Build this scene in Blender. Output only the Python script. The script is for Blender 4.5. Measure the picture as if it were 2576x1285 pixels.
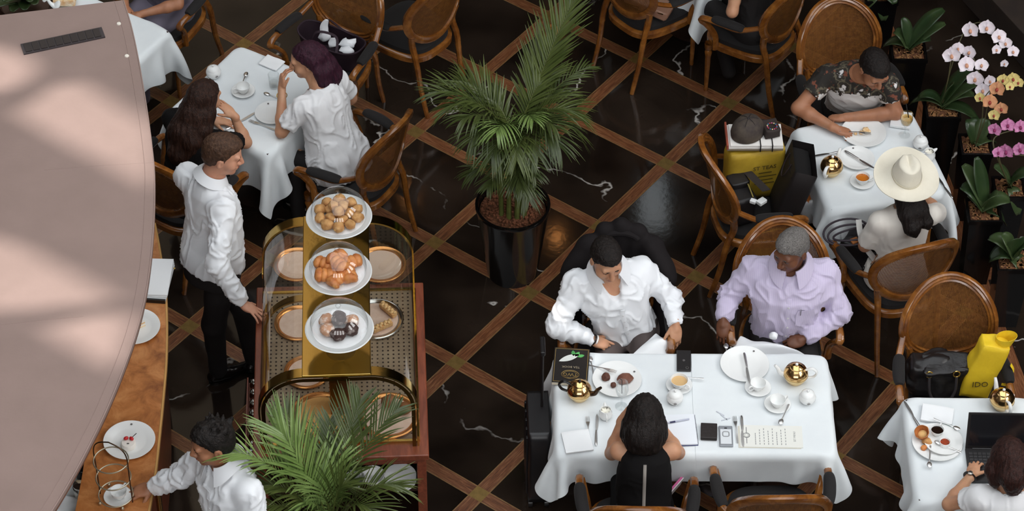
import bpy, bmesh, math, random
import numpy as np
from mathutils import Vector, Matrix
for _o in list(bpy.data.objects): bpy.data.objects.remove(_o, do_unlink=True)
random.seed(7); np.random.seed(7)
SC = bpy.context.scene
COL = SC.collection

# ------------------------------------------------------------------ camera
CAM_H, PITCH, ROLL, FPX = 11.8705, math.radians(45.512), math.radians(0.3106), 7000.0
cam_d = bpy.data.cameras.new('camera'); cam = bpy.data.objects.new('camera', cam_d); COL.objects.link(cam)
cam_d.sensor_width = 36.0; cam_d.lens = 36.0*FPX/2576.0
cam_d.clip_start = 0.1; cam_d.clip_end = 200
CAM_R = Matrix.Rotation(PITCH, 3, 'X') @ Matrix.Rotation(ROLL, 3, 'Z')
cam.matrix_world = Matrix.Translation((0, 0, CAM_H)) @ CAM_R.to_4x4()
SC.camera = cam

# ------------------------------------------------------------------ daylight: overcast sky over the glass atrium roof
world = bpy.data.worlds.new('sky'); SC.world = world; world.use_nodes = True
_bg = world.node_tree.nodes['Background']
_bg.inputs['Color'].default_value = (0.93, 0.97, 1.0, 1); _bg.inputs['Strength'].default_value = 2.1
sun_d = bpy.data.lights.new('sun', 'SUN'); sun_d.energy = 7.5; sun_d.angle = math.radians(0.9); sun_d.color = (1.0, 0.95, 0.89)
sun = bpy.data.objects.new('sun', sun_d); COL.objects.link(sun)
SUN_DIR = Vector((0.80, 0.20, -0.70)).normalized()       # direction the light travels
sun.rotation_euler = SUN_DIR.to_track_quat('-Z', 'Y').to_euler()
sun.location = (-12, 8, 16)
vs = SC.view_settings; vs.view_transform = 'Standard'; vs.look = 'None'; vs.exposure = 0.0; vs.gamma = 1.0; vs.use_curve_mapping = False

# ------------------------------------------------------------------ helpers
_R = np.array(CAM_R)
def at(px, py, z=0.0):
    """where the line of sight through pixel (px,py) of the 2576x1285 photograph meets height z"""
    d = _R @ np.array([(px-1288)/FPX, -(py-642.5)/FPX, -1.0]); t = (z-CAM_H)/d[2]
    return np.array([d[0]*t, d[1]*t, z])
def V(*a): return np.array(a, float)
def nrm(v): v = np.asarray(v, float); return v/(np.linalg.norm(v)+1e-12)
def lin(c):
    out = []
    for x in c[:3]:
        x = x/255.0
        out.append(x/12.92 if x <= 0.04045 else ((x+0.055)/1.055)**2.4)
    return (*out, 1.0)

MATS = {}
def M(name, col, rough=0.6, metal=0.0, spec=0.5, bump=None, mix=None, coat=0.0, trans=0.0, ior=1.45, sheen=0.0, alpha=1.0, stretch=None, rand=0.0, sss=0.0, emit=None):
    """procedural principled material. col / mix colours in sRGB 0-255. bump=(scale,strength,distance) mix=(scale,col2,lo,hi)"""
    if name in MATS: return MATS[name]
    m = bpy.data.materials.new(name); m.use_nodes = True; nt = m.node_tree; N = nt.nodes; L = nt.links
    b = N['Principled BSDF']
    b.inputs['Base Color'].default_value = lin(col); b.inputs['Roughness'].default_value = rough
    b.inputs['Metallic'].default_value = metal; b.inputs['Specular IOR Level'].default_value = spec
    b.inputs['Coat Weight'].default_value = coat; b.inputs['Coat Roughness'].default_value = 0.12
    b.inputs['Transmission Weight'].default_value = trans; b.inputs['IOR'].default_value = ior
    b.inputs['Sheen Weight'].default_value = sheen; b.inputs['Alpha'].default_value = alpha
    if sss: b.inputs['Subsurface Weight'].default_value = sss; b.inputs['Subsurface Radius'].default_value = (0.012, 0.005, 0.003); b.inputs['Subsurface Scale'].default_value = 1.0
    if emit: b.inputs['Emission Color'].default_value = lin(emit[0]); b.inputs['Emission Strength'].default_value = emit[1]
    vec = None
    if bump or mix:
        tc = N.new('ShaderNodeTexCoord'); mp = N.new('ShaderNodeMapping'); L.new(tc.outputs['Object'], mp.inputs[0]); vec = mp.outputs[0]
        if stretch: mp.inputs['Scale'].default_value = stretch
        if rand:
            oi = N.new('ShaderNodeObjectInfo'); mu = N.new('ShaderNodeMath'); mu.operation = 'MULTIPLY'; mu.inputs[1].default_value = rand
            L.new(oi.outputs['Random'], mu.inputs[0]); L.new(mu.outputs[0], mp.inputs['Location'])
    if mix:
        no = N.new('ShaderNodeTexNoise'); no.inputs['Scale'].default_value = mix[0]; no.inputs['Detail'].default_value = 5; no.inputs['Roughness'].default_value = 0.6
        L.new(vec, no.inputs['Vector']); cr = N.new('ShaderNodeValToRGB')
        cr.color_ramp.elements[0].position = mix[2] if len(mix) > 2 else .35; cr.color_ramp.elements[1].position = mix[3] if len(mix) > 3 else .65
        cr.color_ramp.elements[0].color = lin(col); cr.color_ramp.elements[1].color = lin(mix[1])
        L.new(no.outputs['Fac'], cr.inputs[0]); L.new(cr.outputs[0], b.inputs['Base Color'])
    if bump:
        nb = N.new('ShaderNodeTexNoise'); nb.inputs['Scale'].default_value = bump[0]; nb.inputs['Detail'].default_value = 4
        L.new(vec, nb.inputs['Vector']); bp_ = N.new('ShaderNodeBump'); bp_.inputs['Strength'].default_value = bump[1]
        bp_.inputs['Distance'].default_value = bump[2] if len(bump) > 2 else 0.01
        L.new(nb.outputs['Fac'], bp_.inputs['Height']); L.new(bp_.outputs[0], b.inputs['Normal'])
    MATS[name] = m; return m

class MB:
    """collects shapes; build() links them as one mesh object"""
    def __init__(s): s.v = []; s.f = []; s.mi = []
    def _add(s, vs, fs, mi=0):
        o = len(s.v); s.v += [tuple(map(float, q)) for q in vs]; s.f += [tuple(i+o for i in f) for f in fs]; s.mi += [mi]*len(fs); return s
    def box(s, c, d, rot=None, mi=0, taper=1.0):
        c = np.asarray(c, float); h = np.asarray(d, float)/2
        P = [(x, y, z) for z in (-1, 1) for y in (-1, 1) for x in (-1, 1)]
        Q = []
        for x, y, z in P:
            k = taper if z > 0 else 1.0
            q = np.array([x*h[0]*k, y*h[1]*k, z*h[2]])
            if rot is not None: q = rot @ q
            Q.append(c+q)
        return s._add(Q, [(0,2,3,1),(4,5,7,6),(0,1,5,4),(2,6,7,3),(0,4,6,2),(1,3,7,5)], mi)
    def lathe(s, prof, seg=24, c=(0,0,0), axis=None, mi=0, sx=1.0, sy=1.0, arc=None):
        """prof list of (r,z); axis optional 3x3 rotation"""
        c = np.asarray(c, float); vs = []; fs = []; n = len(prof)
        full = arc is None; a0, a1 = (0, 2*math.pi) if full else arc
        cnt = seg if full else seg+1
        for k in range(cnt):
            a = a0+(a1-a0)*k/seg; ca, sa = math.cos(a), math.sin(a)
            for r, z in prof:
                q = np.array([r*ca*sx, r*sa*sy, z]); q = axis @ q if axis is not None else q; vs.append(c+q)
        for k in range(seg):
            k2 = (k+1) % cnt
            for i in range(n-1):
                r0, r1 = prof[i][0], prof[i+1][0]
                A, B, C, D = k*n+i, k2*n+i, k2*n+i+1, k*n+i+1
                if r0 < 1e-7 and r1 < 1e-7: continue
                if r0 < 1e-7: fs.append((A, C, D))
                elif r1 < 1e-7: fs.append((A, B, D))
                else: fs.append((A, B, C, D))
        return s._add(vs, fs, mi)
    def tube(s, pts, r, seg=8, closed=False, caps=True, mi=0, flat=None, up=None, prof=None):
        """sweep along pts; r scalar or list; flat=(a,b) radii factors in (side, up) directions; up fixes the frame; prof = list of (u,v) cross-section"""
        P = np.asarray(pts, float); n = len(P); rr = np.full(n, r, float) if np.isscalar(r) else np.asarray(r, float)
        if closed: T = np.roll(P, -1, 0)-np.roll(P, 1, 0)
        else: T = np.gradient(P, axis=0)
        T = T/(np.linalg.norm(T, axis=1)[:, None]+1e-12)
        if up is None:
            u = np.cross(T[0], [0, 0, 1.0]);
            if np.linalg.norm(u) < .05: u = np.cross(T[0], [0, 1.0, 0])
            u = nrm(u)
        vs = []; fa, fb = flat if flat else (1, 1)
        if prof is None: prof = [(math.cos(2*math.pi*k/seg)*fa, math.sin(2*math.pi*k/seg)*fb) for k in range(seg)]
        seg = len(prof)
        for i in range(n):
            if up is not None:
                U = np.asarray(up[i] if np.ndim(up) > 1 else up, float); sd = nrm(np.cross(T[i], U)); w = np.cross(sd, T[i])
            else:
                u = nrm(u-T[i]*np.dot(u, T[i])); sd = u; w = np.cross(T[i], u)
            for a, b in prof: vs.append(P[i]+rr[i]*(a*sd+b*w))
        fs = []
        for i in range(n if closed else n-1):
            j = (i+1) % n
            for k in range(seg):
                k2 = (k+1) % seg; fs.append((i*seg+k, j*seg+k, j*seg+k2, i*seg+k2))
        if caps and not closed:
            fs.append(tuple(range(seg))); fs.append(tuple(reversed([(n-1)*seg+k for k in range(seg)])))
        return s._add(vs, fs, mi)
    def ell(s, c, r, seg=16, rings=10, rot=None, mi=0):
        c = np.asarray(c, float); r = np.asarray(r, float)*np.ones(3); vs = [c+(rot @ (r*[0,0,-1]) if rot is not None else r*[0,0,-1])]; fs = []
        for i in range(1, rings):
            a = -math.pi/2+math.pi*i/rings
            for k in range(seg):
                b = 2*math.pi*k/seg; q = r*np.array([math.cos(a)*math.cos(b), math.cos(a)*math.sin(b), math.sin(a)])
                vs.append(c+(rot @ q if rot is not None else q))
        q = r*[0,0,1]; vs.append(c+(rot @ q if rot is not None else q)); top = len(vs)-1
        for k in range(seg): k2 = (k+1) % seg; fs.append((0, 1+k2, 1+k)); fs.append((top, 1+(rings-2)*seg+k, 1+(rings-2)*seg+k2))
        for i in range(rings-2):
            for k in range(seg):
                k2 = (k+1) % seg; A = 1+i*seg; B = A+seg; fs.append((A+k, A+k2, B+k2, B+k))
        return s._add(vs, fs, mi)
    def prism(s, poly, z0, z1, mi=0, mat=None):
        n = len(poly); vs = [(x, y, z0) for x, y in poly]+[(x, y, z1) for x, y in poly]
        if mat is not None: vs = [mat @ np.array(q) for q in vs]
        fs = [tuple(reversed(range(n))), tuple(range(n, 2*n))]+[(i, (i+1) % n, n+(i+1) % n, n+i) for i in range(n)]
        return s._add(vs, fs, mi)
    def grid(s, G, mi=0, thick=0.0, closed_u=False):
        """G (nu,nv,3) array surface; thick>0 gives a solid sheet"""
        G = np.asarray(G, float); nu, nv = G.shape[:2]
        def quads(off, flip):
            out = []
            for i in range(nu if closed_u else nu-1):
                i2 = (i+1) % nu
                for j in range(nv-1):
                    q = (off+i*nv+j, off+i2*nv+j, off+i2*nv+j+1, off+i*nv+j+1); out.append(q[::-1] if flip else q)
            return out
        if not thick: return s._add(G.reshape(-1, 3), quads(0, False), mi)
        du = np.gradient(G, axis=0); dv = np.gradient(G, axis=1); nn = np.cross(du, dv); nn /= (np.linalg.norm(nn, axis=2)[..., None]+1e-12)
        H = G-nn*thick; o = nu*nv; fs = quads(0, False)+quads(o, True)
        if not closed_u:
            for j in range(nv-1): fs.append((j, j+1, o+j+1, o+j)); a = (nu-1)*nv; fs.append((a+j+1, a+j, o+a+j, o+a+j+1))
        for i in range(nu if closed_u else nu-1):
            i2 = (i+1) % nu
            fs.append((i2*nv, i*nv, o+i*nv, o+i2*nv)); b = nv-1; fs.append((i*nv+b, i2*nv+b, o+i2*nv+b, o+i*nv+b))
        return s._add(np.concatenate([G.reshape(-1, 3), H.reshape(-1, 3)]), fs, mi)
    def xf(s, Mx):
        A = np.asarray(Mx, float); P = np.c_[np.array(s.v), np.ones(len(s.v))] @ A.T; s.v = [tuple(q[:3]) for q in P]; return s
    def build(s, name, mat, parent=None, smooth=True, bevel=0.0, subsurf=0, loc=None, angle=40):
        me = bpy.data.meshes.new(name); me.from_pydata(s.v, [], s.f)
        mats = mat if isinstance(mat, (list, tuple)) else [mat]
        for m in mats: me.materials.append(m)
        if len(mats) > 1: me.polygons.foreach_set('material_index', s.mi)
        bm = bmesh.new(); bm.from_mesh(me); bmesh.ops.recalc_face_normals(bm, faces=bm.faces); bm.to_mesh(me); bm.free()
        if smooth:
            me.polygons.foreach_set('use_smooth', [True]*len(me.polygons))
            try: me.set_sharp_from_angle(angle=math.radians(angle))
            except Exception: pass
        o = bpy.data.objects.new(name, me); COL.objects.link(o)
        if parent is not None: o.parent = parent
        if loc is not None: o.location = [float(q) for q in loc]
        if bevel:
            b = o.modifiers.new('bevel', 'BEVEL'); b.width = bevel; b.segments = 2; b.limit_method = 'ANGLE'; b.angle_limit = math.radians(35)
        if subsurf:
            q = o.modifiers.new('subsurf', 'SUBSURF'); q.levels = q.render_levels = subsurf
        return o

def tag(o, label=None, cat=None, group=None, kind=None):
    if label: o['label'] = label
    if cat: o['category'] = cat
    if group: o['group'] = group
    if kind: o['kind'] = kind
    return o
def thing(name, label, cat, loc=(0,0,0), rz=0.0, group=None):
    o = bpy.data.objects.new(name, None); COL.objects.link(o); o.empty_display_size = .05
    o.location = [float(q) for q in loc]; o.rotation_euler = (0, 0, rz); return tag(o, label, cat, group)
def copy_tree(o, parent=None):
    c = o.copy(); COL.objects.link(c); c.parent = parent
    for ch in list(o.children): copy_tree(ch, c)
    return c
def place(o, loc, rz=0.0, label=None, group=None, rot=None):
    o.location = [float(q) for q in loc]; o.rotation_euler = rot if rot is not None else (0, 0, rz)
    if label: o['label'] = label
    if group: o['group'] = group
    return o
def spline(pts, n=40, closed=False):
    """Catmull-Rom through pts"""
    P = np.asarray(pts, float); k = len(P); out = []
    segs = k if closed else k-1
    for i in range(n):
        t = i/(n if closed else n-1)*segs; a = min(int(t), segs-1); u = t-a
        g = lambda q: P[q % k] if closed else P[min(max(q, 0), k-1)]
        p0, p1, p2, p3 = g(a-1), g(a), g(a+1), g(a+2)
        out.append(.5*((2*p1)+(-p0+p2)*u+(2*p0-5*p1+4*p2-p3)*u*u+(-p0+3*p1-3*p2+p3)*u**3))
    return np.array(out)
def rotz(a): c, s = math.cos(a), math.sin(a); return np.array([[c,-s,0],[s,c,0],[0,0,1.0]])
def frame(x, z):
    """3x3 with columns x', y', z' from a z axis and a rough x axis"""
    z = nrm(z); x = np.asarray(x, float); x = nrm(x-z*np.dot(x, z)); y = np.cross(z, x); return np.c_[x, y, z]
_lat = np.random.RandomState(3).rand(32, 32, 32)
def vnoise(P):
    P = np.asarray(P, float); i = np.floor(P).astype(int); f = P-i; f = f*f*(3-2*f); i %= 32; j = (i+1) % 32
    x0, y0, z0 = i[..., 0], i[..., 1], i[..., 2]; x1, y1, z1 = j[..., 0], j[..., 1], j[..., 2]; fx, fy, fz = f[..., 0], f[..., 1], f[..., 2]
    a = _lat[x0,y0,z0]*(1-fx)+_lat[x1,y0,z0]*fx; b = _lat[x0,y1,z0]*(1-fx)+_lat[x1,y1,z0]*fx
    c = _lat[x0,y0,z1]*(1-fx)+_lat[x1,y0,z1]*fx; d = _lat[x0,y1,z1]*(1-fx)+_lat[x1,y1,z1]*fx
    a = a*(1-fy)+b*fy; c = c*(1-fy)+d*fy; return a*(1-fz)+c*fz
def text_obj(body, size, mat, parent, loc, rot, depth=0.0006, name='lettering', sp=1.0, sx=1.0):
    cu = bpy.data.curves.new(name, 'FONT'); cu.body = body; cu.size = size; cu.align_x = 'CENTER'; cu.align_y = 'CENTER'; cu.extrude = depth; cu.space_character = sp
    cu.resolution_u = 2
    t = bpy.data.objects.new('_t', cu); COL.objects.link(t); dg = bpy.context.evaluated_depsgraph_get(); dg.update()
    me = bpy.data.meshes.new_from_object(t.evaluated_get(dg)); bpy.data.objects.remove(t, do_unlink=True)
    me.materials.clear(); me.materials.append(mat); o = bpy.data.objects.new(name, me); COL.objects.link(o)
    o.parent = parent; o.location = loc; o.rotation_euler = rot; o.scale = (sx, 1, 1); return o

# ------------------------------------------------------------------ materials
def nodes_of(name):
    m = bpy.data.materials.new(name); m.use_nodes = True; MATS[name] = m
    return m, m.node_tree.nodes, m.node_tree.links, m.node_tree.nodes['Principled BSDF']
def make_marble():
    m, N, L, b = nodes_of('dark_marble')
    geo = N.new('ShaderNodeNewGeometry'); oi = N.new('ShaderNodeObjectInfo'); ad = N.new('ShaderNodeVectorMath'); ad.operation = 'ADD'
    mu = N.new('ShaderNodeMath'); mu.operation = 'MULTIPLY'; mu.inputs[1].default_value = 37.0
    L.new(oi.outputs['Random'], mu.inputs[0]); L.new(geo.outputs['Position'], ad.inputs[0]); L.new(mu.outputs[0], ad.inputs[1])
    n1 = N.new('ShaderNodeTexNoise'); n1.inputs['Scale'].default_value = .62; n1.inputs['Detail'].default_value = 6; n1.inputs['Roughness'].default_value = .5; n1.inputs['Distortion'].default_value = .0
    L.new(ad.outputs[0], n1.inputs['Vector'])
    sb = N.new('ShaderNodeMath'); sb.operation = 'SUBTRACT'; sb.inputs[1].default_value = .5; L.new(n1.outputs['Fac'], sb.inputs[0])
    ab = N.new('ShaderNodeMath'); ab.operation = 'ABSOLUTE'; L.new(sb.outputs[0], ab.inputs[0])
    r1 = N.new('ShaderNodeValToRGB'); r1.color_ramp.elements[0].position = .0; r1.color_ramp.elements[0].color = (1,1,1,1); r1.color_ramp.elements[1].position = .0022; r1.color_ramp.elements[1].color = (0,0,0,1)
    L.new(ab.outputs[0], r1.inputs[0])
    n2 = N.new('ShaderNodeTexNoise'); n2.inputs['Scale'].default_value = 3.3; n2.inputs['Detail'].default_value = 5; L.new(ad.outputs[0], n2.inputs['Vector'])
    r2 = N.new('ShaderNodeValToRGB'); r2.color_ramp.elements[0].position = .46; r2.color_ramp.elements[1].position = .60; L.new(n2.outputs['Fac'], r2.inputs[0])
    mm = N.new('ShaderNodeMath'); mm.operation = 'MULTIPLY'; L.new(r1.outputs[0], mm.inputs[0]); L.new(r2.outputs[0], mm.inputs[1])
    n3 = N.new('ShaderNodeTexNoise'); n3.inputs['Scale'].default_value = 2.2; n3.inputs['Detail'].default_value = 6; L.new(ad.outputs[0], n3.inputs['Vector'])
    r3 = N.new('ShaderNodeValToRGB'); r3.color_ramp.elements[0].color = lin((20, 15, 12)); r3.color_ramp.elements[1].color = lin((50, 40, 33)); r3.color_ramp.elements[0].position = .3; r3.color_ramp.elements[1].position = .75
    L.new(n3.outputs['Fac'], r3.inputs[0])
    mx = N.new('ShaderNodeMix'); mx.data_type = 'RGBA'; L.new(mm.outputs[0], mx.inputs['Factor']); L.new(r3.outputs[0], mx.inputs[6]); mx.inputs[7].default_value = lin((196, 190, 184))
    L.new(mx.outputs[2], b.inputs['Base Color'])
    b.inputs['Roughness'].default_value = .085; b.inputs['Specular IOR Level'].default_value = .5
    nb = N.new('ShaderNodeTexNoise'); nb.inputs['Scale'].default_value = 26; nb.inputs['Detail'].default_value = 3; L.new(geo.outputs['Position'], nb.inputs['Vector'])
    bu = N.new('ShaderNodeBump'); bu.inputs['Strength'].default_value = .05; bu.inputs['Distance'].default_value = .003; L.new(nb.outputs['Fac'], bu.inputs['Height']); L.new(bu.outputs[0], b.inputs['Normal'])
    return m
MARBLE = make_marble()
def make_wood(name, c1, c2, c3, axis=(1, 14, 14), scale=6, rough=.35, coat=.0, bump=.08):
    """grained wood; long axis = the one with the small scale"""
    m, N, L, b = nodes_of(name)
    tc = N.new('ShaderNodeTexCoord'); mp = N.new('ShaderNodeMapping'); mp.inputs['Scale'].default_value = axis; L.new(tc.outputs['Object'], mp.inputs[0])
    oi = N.new('ShaderNodeObjectInfo'); mu = N.new('ShaderNodeMath'); mu.operation = 'MULTIPLY'; mu.inputs[1].default_value = 23.0; L.new(oi.outputs['Random'], mu.inputs[0]); L.new(mu.outputs[0], mp.inputs['Location'])
    n1 = N.new('ShaderNodeTexNoise'); n1.inputs['Scale'].default_value = scale; n1.inputs['Detail'].default_value = 6; n1.inputs['Roughness'].default_value = .65; n1.inputs['Distortion'].default_value = .6; L.new(mp.outputs[0], n1.inputs['Vector'])
    r = N.new('ShaderNodeValToRGB'); e = r.color_ramp.elements; e[0].position = .28; e[0].color = lin(c1); e[1].position = .72; e[1].color = lin(c3); q = r.color_ramp.elements.new(.5); q.color = lin(c2)
    L.new(n1.outputs['Fac'], r.inputs[0]); L.new(r.outputs[0], b.inputs['Base Color'])
    b.inputs['Roughness'].default_value = rough; b.inputs['Coat Weight'].default_value = coat; b.inputs['Coat Roughness'].default_value = .1
    bu = N.new('ShaderNodeBump'); bu.inputs['Strength'].default_value = bump; bu.inputs['Distance'].default_value = .004; L.new(n1.outputs['Fac'], bu.inputs['Height']); L.new(bu.outputs[0], b.inputs['Normal'])
    return m
STRIP = make_wood('worn_floor_wood', (50, 24, 14), (112, 68, 42), (150, 106, 74), axis=(2.2, 30, 10), scale=5, rough=.3)
FILLET = M('floor_fillet', (128, 96, 60), rough=.35, metal=.3, mix=(30, (150, 118, 80)))
BRASS_FL = M('worn_brass', (128, 104, 58), rough=.35, metal=.55, mix=(24, (150, 122, 70)))
CHAIRW = make_wood('honey_chair_wood', (84, 44, 15), (124, 74, 28), (160, 104, 46), axis=(4, 4, 4), scale=2.2, rough=.24, coat=.6, bump=.02)
MAHOG = make_wood('red_mahogany', (92, 44, 26), (116, 58, 38), (136, 72, 48), axis=(12, 2, 12), scale=3, rough=.38, coat=.2, bump=.02)
DARKW = M('dark_walnut', (34, 20, 14), rough=.45, mix=(12, (48, 28, 18)))
COUNTERW = make_wood('worn_counter_wood', (120, 66, 30), (176, 110, 58), (208, 144, 88), axis=(3, 3, 3), scale=2.6, rough=.35, coat=.15, bump=.03)
BRASS = M('polished_brass', (208, 176, 100), rough=.13, metal=1.0, bump=(9, .05, .02))
BRASSD = M('dark_brass', (120, 92, 44), rough=.25, metal=1.0)
WALLD = M('dark_wall', (44, 34, 28), rough=.8, mix=(2, (52, 42, 34)))
def make_glass(name='thin_glass', tint=(0.985, 0.992, 0.99), refl=1.0, base=.04):
    """thin clear glass: see-through, with a mirror-like sheen that grows towards grazing angles"""
    m = bpy.data.materials.new(name); m.use_nodes = True; N = m.node_tree.nodes; L = m.node_tree.links; N.remove(N['Principled BSDF'])
    t = N.new('ShaderNodeBsdfTransparent'); t.inputs[0].default_value = (*tint, 1); g = N.new('ShaderNodeBsdfGlossy'); g.inputs['Roughness'].default_value = .04
    lw = N.new('ShaderNodeLayerWeight'); lw.inputs[0].default_value = .5; pw = N.new('ShaderNodeMath'); pw.operation = 'POWER'; pw.inputs[1].default_value = 3.2; L.new(lw.outputs['Facing'], pw.inputs[0])
    mu = N.new('ShaderNodeMath'); mu.operation = 'MULTIPLY_ADD'; mu.inputs[1].default_value = .75*refl; mu.inputs[2].default_value = base; mu.use_clamp = True
    L.new(pw.outputs[0], mu.inputs[0]); mx = N.new('ShaderNodeMixShader'); L.new(mu.outputs[0], mx.inputs[0]); L.new(t.outputs[0], mx.inputs[1]); L.new(g.outputs[0], mx.inputs[2])
    L.new(mx.outputs[0], N['Material Output'].inputs['Surface']); MATS[name] = m; return m
GLASS = make_glass(base=.07); CASEG = make_glass('case_glass', (.97, .975, .96), 1.0, .13); GLASSW = make_glass('clear_tumbler_glass', (.97, .98, .98), 1.0, .06)

# ------------------------------------------------------------------ floor
G0 = V(.2423, 14.3558); GA = math.radians(8.3064); TP = .72; SW = .088
_c, _s = math.cos(GA), math.sin(GA)
def g2w(i, j):
    x, y = (i-j)*TP/math.sqrt(2), -(i+j)*TP/math.sqrt(2); return V(G0[0]+_c*x-_s*y, G0[1]+_s*x+_c*y)
UAX = V(_c, _s); VAX = V(-_s, _c)
UB = 2.20                                      # the border strip along the planters
def ucoord(p): return float(np.dot(np.asarray(p[:2])-G0, UAX))
def clip_poly(P, ulim):
    out = []
    for k in range(len(P)):
        a, b = P[k], P[(k+1) % len(P)]; da, db = ulim-ucoord(a), ulim-ucoord(b)
        if da >= 0: out.append(a)
        if (da > 0) != (db > 0): t = da/(da-db); out.append(a+(b-a)*t)
    return out
fb = MB(); fb.box((0, 9, -.06), (24, 34, .08)); floor = fb.build('floor', M('floor_bed', (20, 16, 14), rough=.2), smooth=False)
tag(floor, 'polished dark marble floor with diagonal wood strips', None, kind='structure'); del floor['label']
def flat_piece(poly, name, mat, zt=0.0, th=.02, parent=floor, ang=0.0):
    """thin slab; object origin at its centre so that grain follows ang"""
    P = np.array(poly); c = P.mean(0); Rm = rotz(-ang)[:2, :2]; Q = (P-c) @ Rm.T
    b = MB(); b.prism([tuple(q) for q in Q], -th, 0); o = b.build(name, mat, parent, smooth=False, loc=(c[0], c[1], zt)); o.rotation_euler = (0, 0, ang); return o
tile_me = None; strip_me = {}; brass_me = None
def inside(p, m=.55): return -4.2 < p[0] < 4.3 and 8.9 < p[1] < 15.6 and ucoord(p) < UB+m
hw = SW/2/TP
angA = GA-math.pi/4; angB = GA+math.pi/4       # directions of the i and j strips
def slab(me_key, store, poly, name, mat, zt, ang):
    c = np.array(poly).mean(0)
    if me_key in store:
        o = bpy.data.objects.new(name, store[me_key]); COL.objects.link(o); o.parent = floor; o.location = (c[0], c[1], zt); o.rotation_euler = (0, 0, ang); return o
    o = flat_piece(poly, name, mat, zt, ang=ang); store[me_key] = o.data; return o
store = {}
for i in range(-12, 14):
    for j in range(-12, 14):
        c = g2w(i+.5, j+.5)
        if inside(c):
            P = [g2w(i+hw, j+hw), g2w(i+1-hw, j+hw), g2w(i+1-hw, j+1-hw), g2w(i+hw, j+1-hw)][::-1]
            if max(ucoord(p) for p in P) > UB-.05:
                Q = clip_poly([np.array(p) for p in P], UB-.05)
                if len(Q) > 2: flat_piece(Q, 'marble_tile', MARBLE)
            else: slab('tile', store, P, 'marble_tile', MARBLE, 0, angA)
        for ax in (0, 1):
            if ax == 0: A, B, S = g2w(i+hw, j), g2w(i+1-hw, j), g2w(0, hw)-g2w(0, 0); ang = angA
            else: A, B, S = g2w(i, j+hw), g2w(i, j+1-hw), g2w(hw, 0)-g2w(0, 0); ang = angA-math.pi/2
            mid = (A+B)/2
            if not inside(mid): continue
            e = S*.86
            P = [A-e, B-e, B+e, A+e]
            cut = max(ucoord(p) for p in P) > UB-.05
            if cut:
                Q = clip_poly([np.array(p) for p in P], UB-.05)
                if len(Q) > 2: flat_piece(Q, 'wood_strip', STRIP, .0008, ang=ang)
                continue
            o = slab('strip%d' % ax, store, P, 'wood_strip', STRIP, .0008, ang)
            if 'fil' not in store:
                b = MB(); h = SW/2; L2 = TP/2-SW/2
                for sg in (-1, 1): b.box((0, sg*h*.93, -.0096), (2*L2, h*.14, .02))
                f = b.build('edge_fillet', FILLET, o, smooth=False); store['fil'] = f.data
            else:
                f = bpy.data.objects.new('edge_fillet', store['fil']); COL.objects.link(f); f.parent = o
        p = g2w(i, j)
        if inside(p, -.1):
            P = [g2w(i-hw, j-hw), g2w(i+hw, j-hw), g2w(i+hw, j+hw), g2w(i-hw, j+hw)][::-1]
            slab('brass', store, P, 'brass_inlay', BRASS_FL, .001, angA)
def uv2w(u, v): return G0+UAX*u+VAX*v
flat_piece([uv2w(UB-.05, -6), uv2w(UB+.05, -6), uv2w(UB+.05, 2), uv2w(UB-.05, 2)], 'wood_strip', STRIP, .0012, ang=GA+math.pi/2)
_p = at(2490, 688, 0); _v = float(np.dot(_p[:2]-G0, VAX))
flat_piece([uv2w(UB+.05, _v-.05), uv2w(UB+.9, _v-.05), uv2w(UB+.9, _v+.05), uv2w(UB+.05, _v+.05)], 'wood_strip', STRIP, .0012, ang=GA)
flat_piece([uv2w(UB+.05, _v-2.6), uv2w(UB+1.3, _v-2.6), uv2w(UB+1.3, _v-.052), uv2w(UB+.05, _v-.052)], 'marble_tile', MARBLE, 0, ang=GA)
flat_piece([uv2w(UB+.05, _v+.052), uv2w(UB+1.3, _v+.052), uv2w(UB+1.3, _v+4.4), uv2w(UB+.05, _v+4.4)], 'marble_tile', MARBLE, 0, ang=GA)

# ------------------------------------------------------------------ the hall around (outside the frame): walls, gallery, low ledge
def wall_box(name, c, d, mat=WALLD):
    b = MB(); b.box(c, d); return tag(b.build(name, mat, smooth=False), kind='structure')
wall_box('wall_back', (0, 24, 10), (24, .3, 20), M('cream_wall', (172, 152, 126), rough=.8)); wall_box('wall_front', (0, -8, 10), (24, .3, 20)); wall_box('wall_right', (10, 8, 10), (.3, 32, 20))
gal = wall_box('gallery', (4.3, 18.7, 4.6), (11.2, 10.2, .5), M('gallery_soffit', (30, 22, 18), rough=.7))
wall_box('trim_1', (4.3, 13.55, 5.3), (11.2, .1, .9), M('gallery_front', (150, 126, 96), rough=.6))
# tall glowing panels added on side and front walls for fill and brass reflections
FILL_GLOW = M('frosted_window', (226, 232, 236), emit=((240, 240, 240), 7.5)); FILL_BAR = M('window_frame', (70, 58, 48), rough=.5)
wn = 0
for (x, y, ax_) in [(-5.2, -7.82, 0), (-1.8, -7.82, 0), (1.8, -7.82, 0), (5.2, -7.82, 0), (9.82, 2.5, 1), (9.82, 6.5, 1), (9.82, 10.5, 1)]:
    wn += 1; b = MB(); b.box((x, y, 9.5), (2.2, .05, 7.0) if ax_ == 0 else (.05, 2.2, 7.0)); w_ = tag(b.build('window_%d' % wn, FILL_GLOW, smooth=False), kind='structure')
    b = MB()
    for k in range(4): b.box((x, y+(.04 if ax_ == 0 else 0), 6.0+k*2.333) if ax_ == 0 else (x-.04, y, 6.0+k*2.333), (2.3, .04, .10) if ax_ == 0 else (.04, 2.3, .10))
    b.build('window_frame', FILL_BAR, w_, smooth=False)
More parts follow.
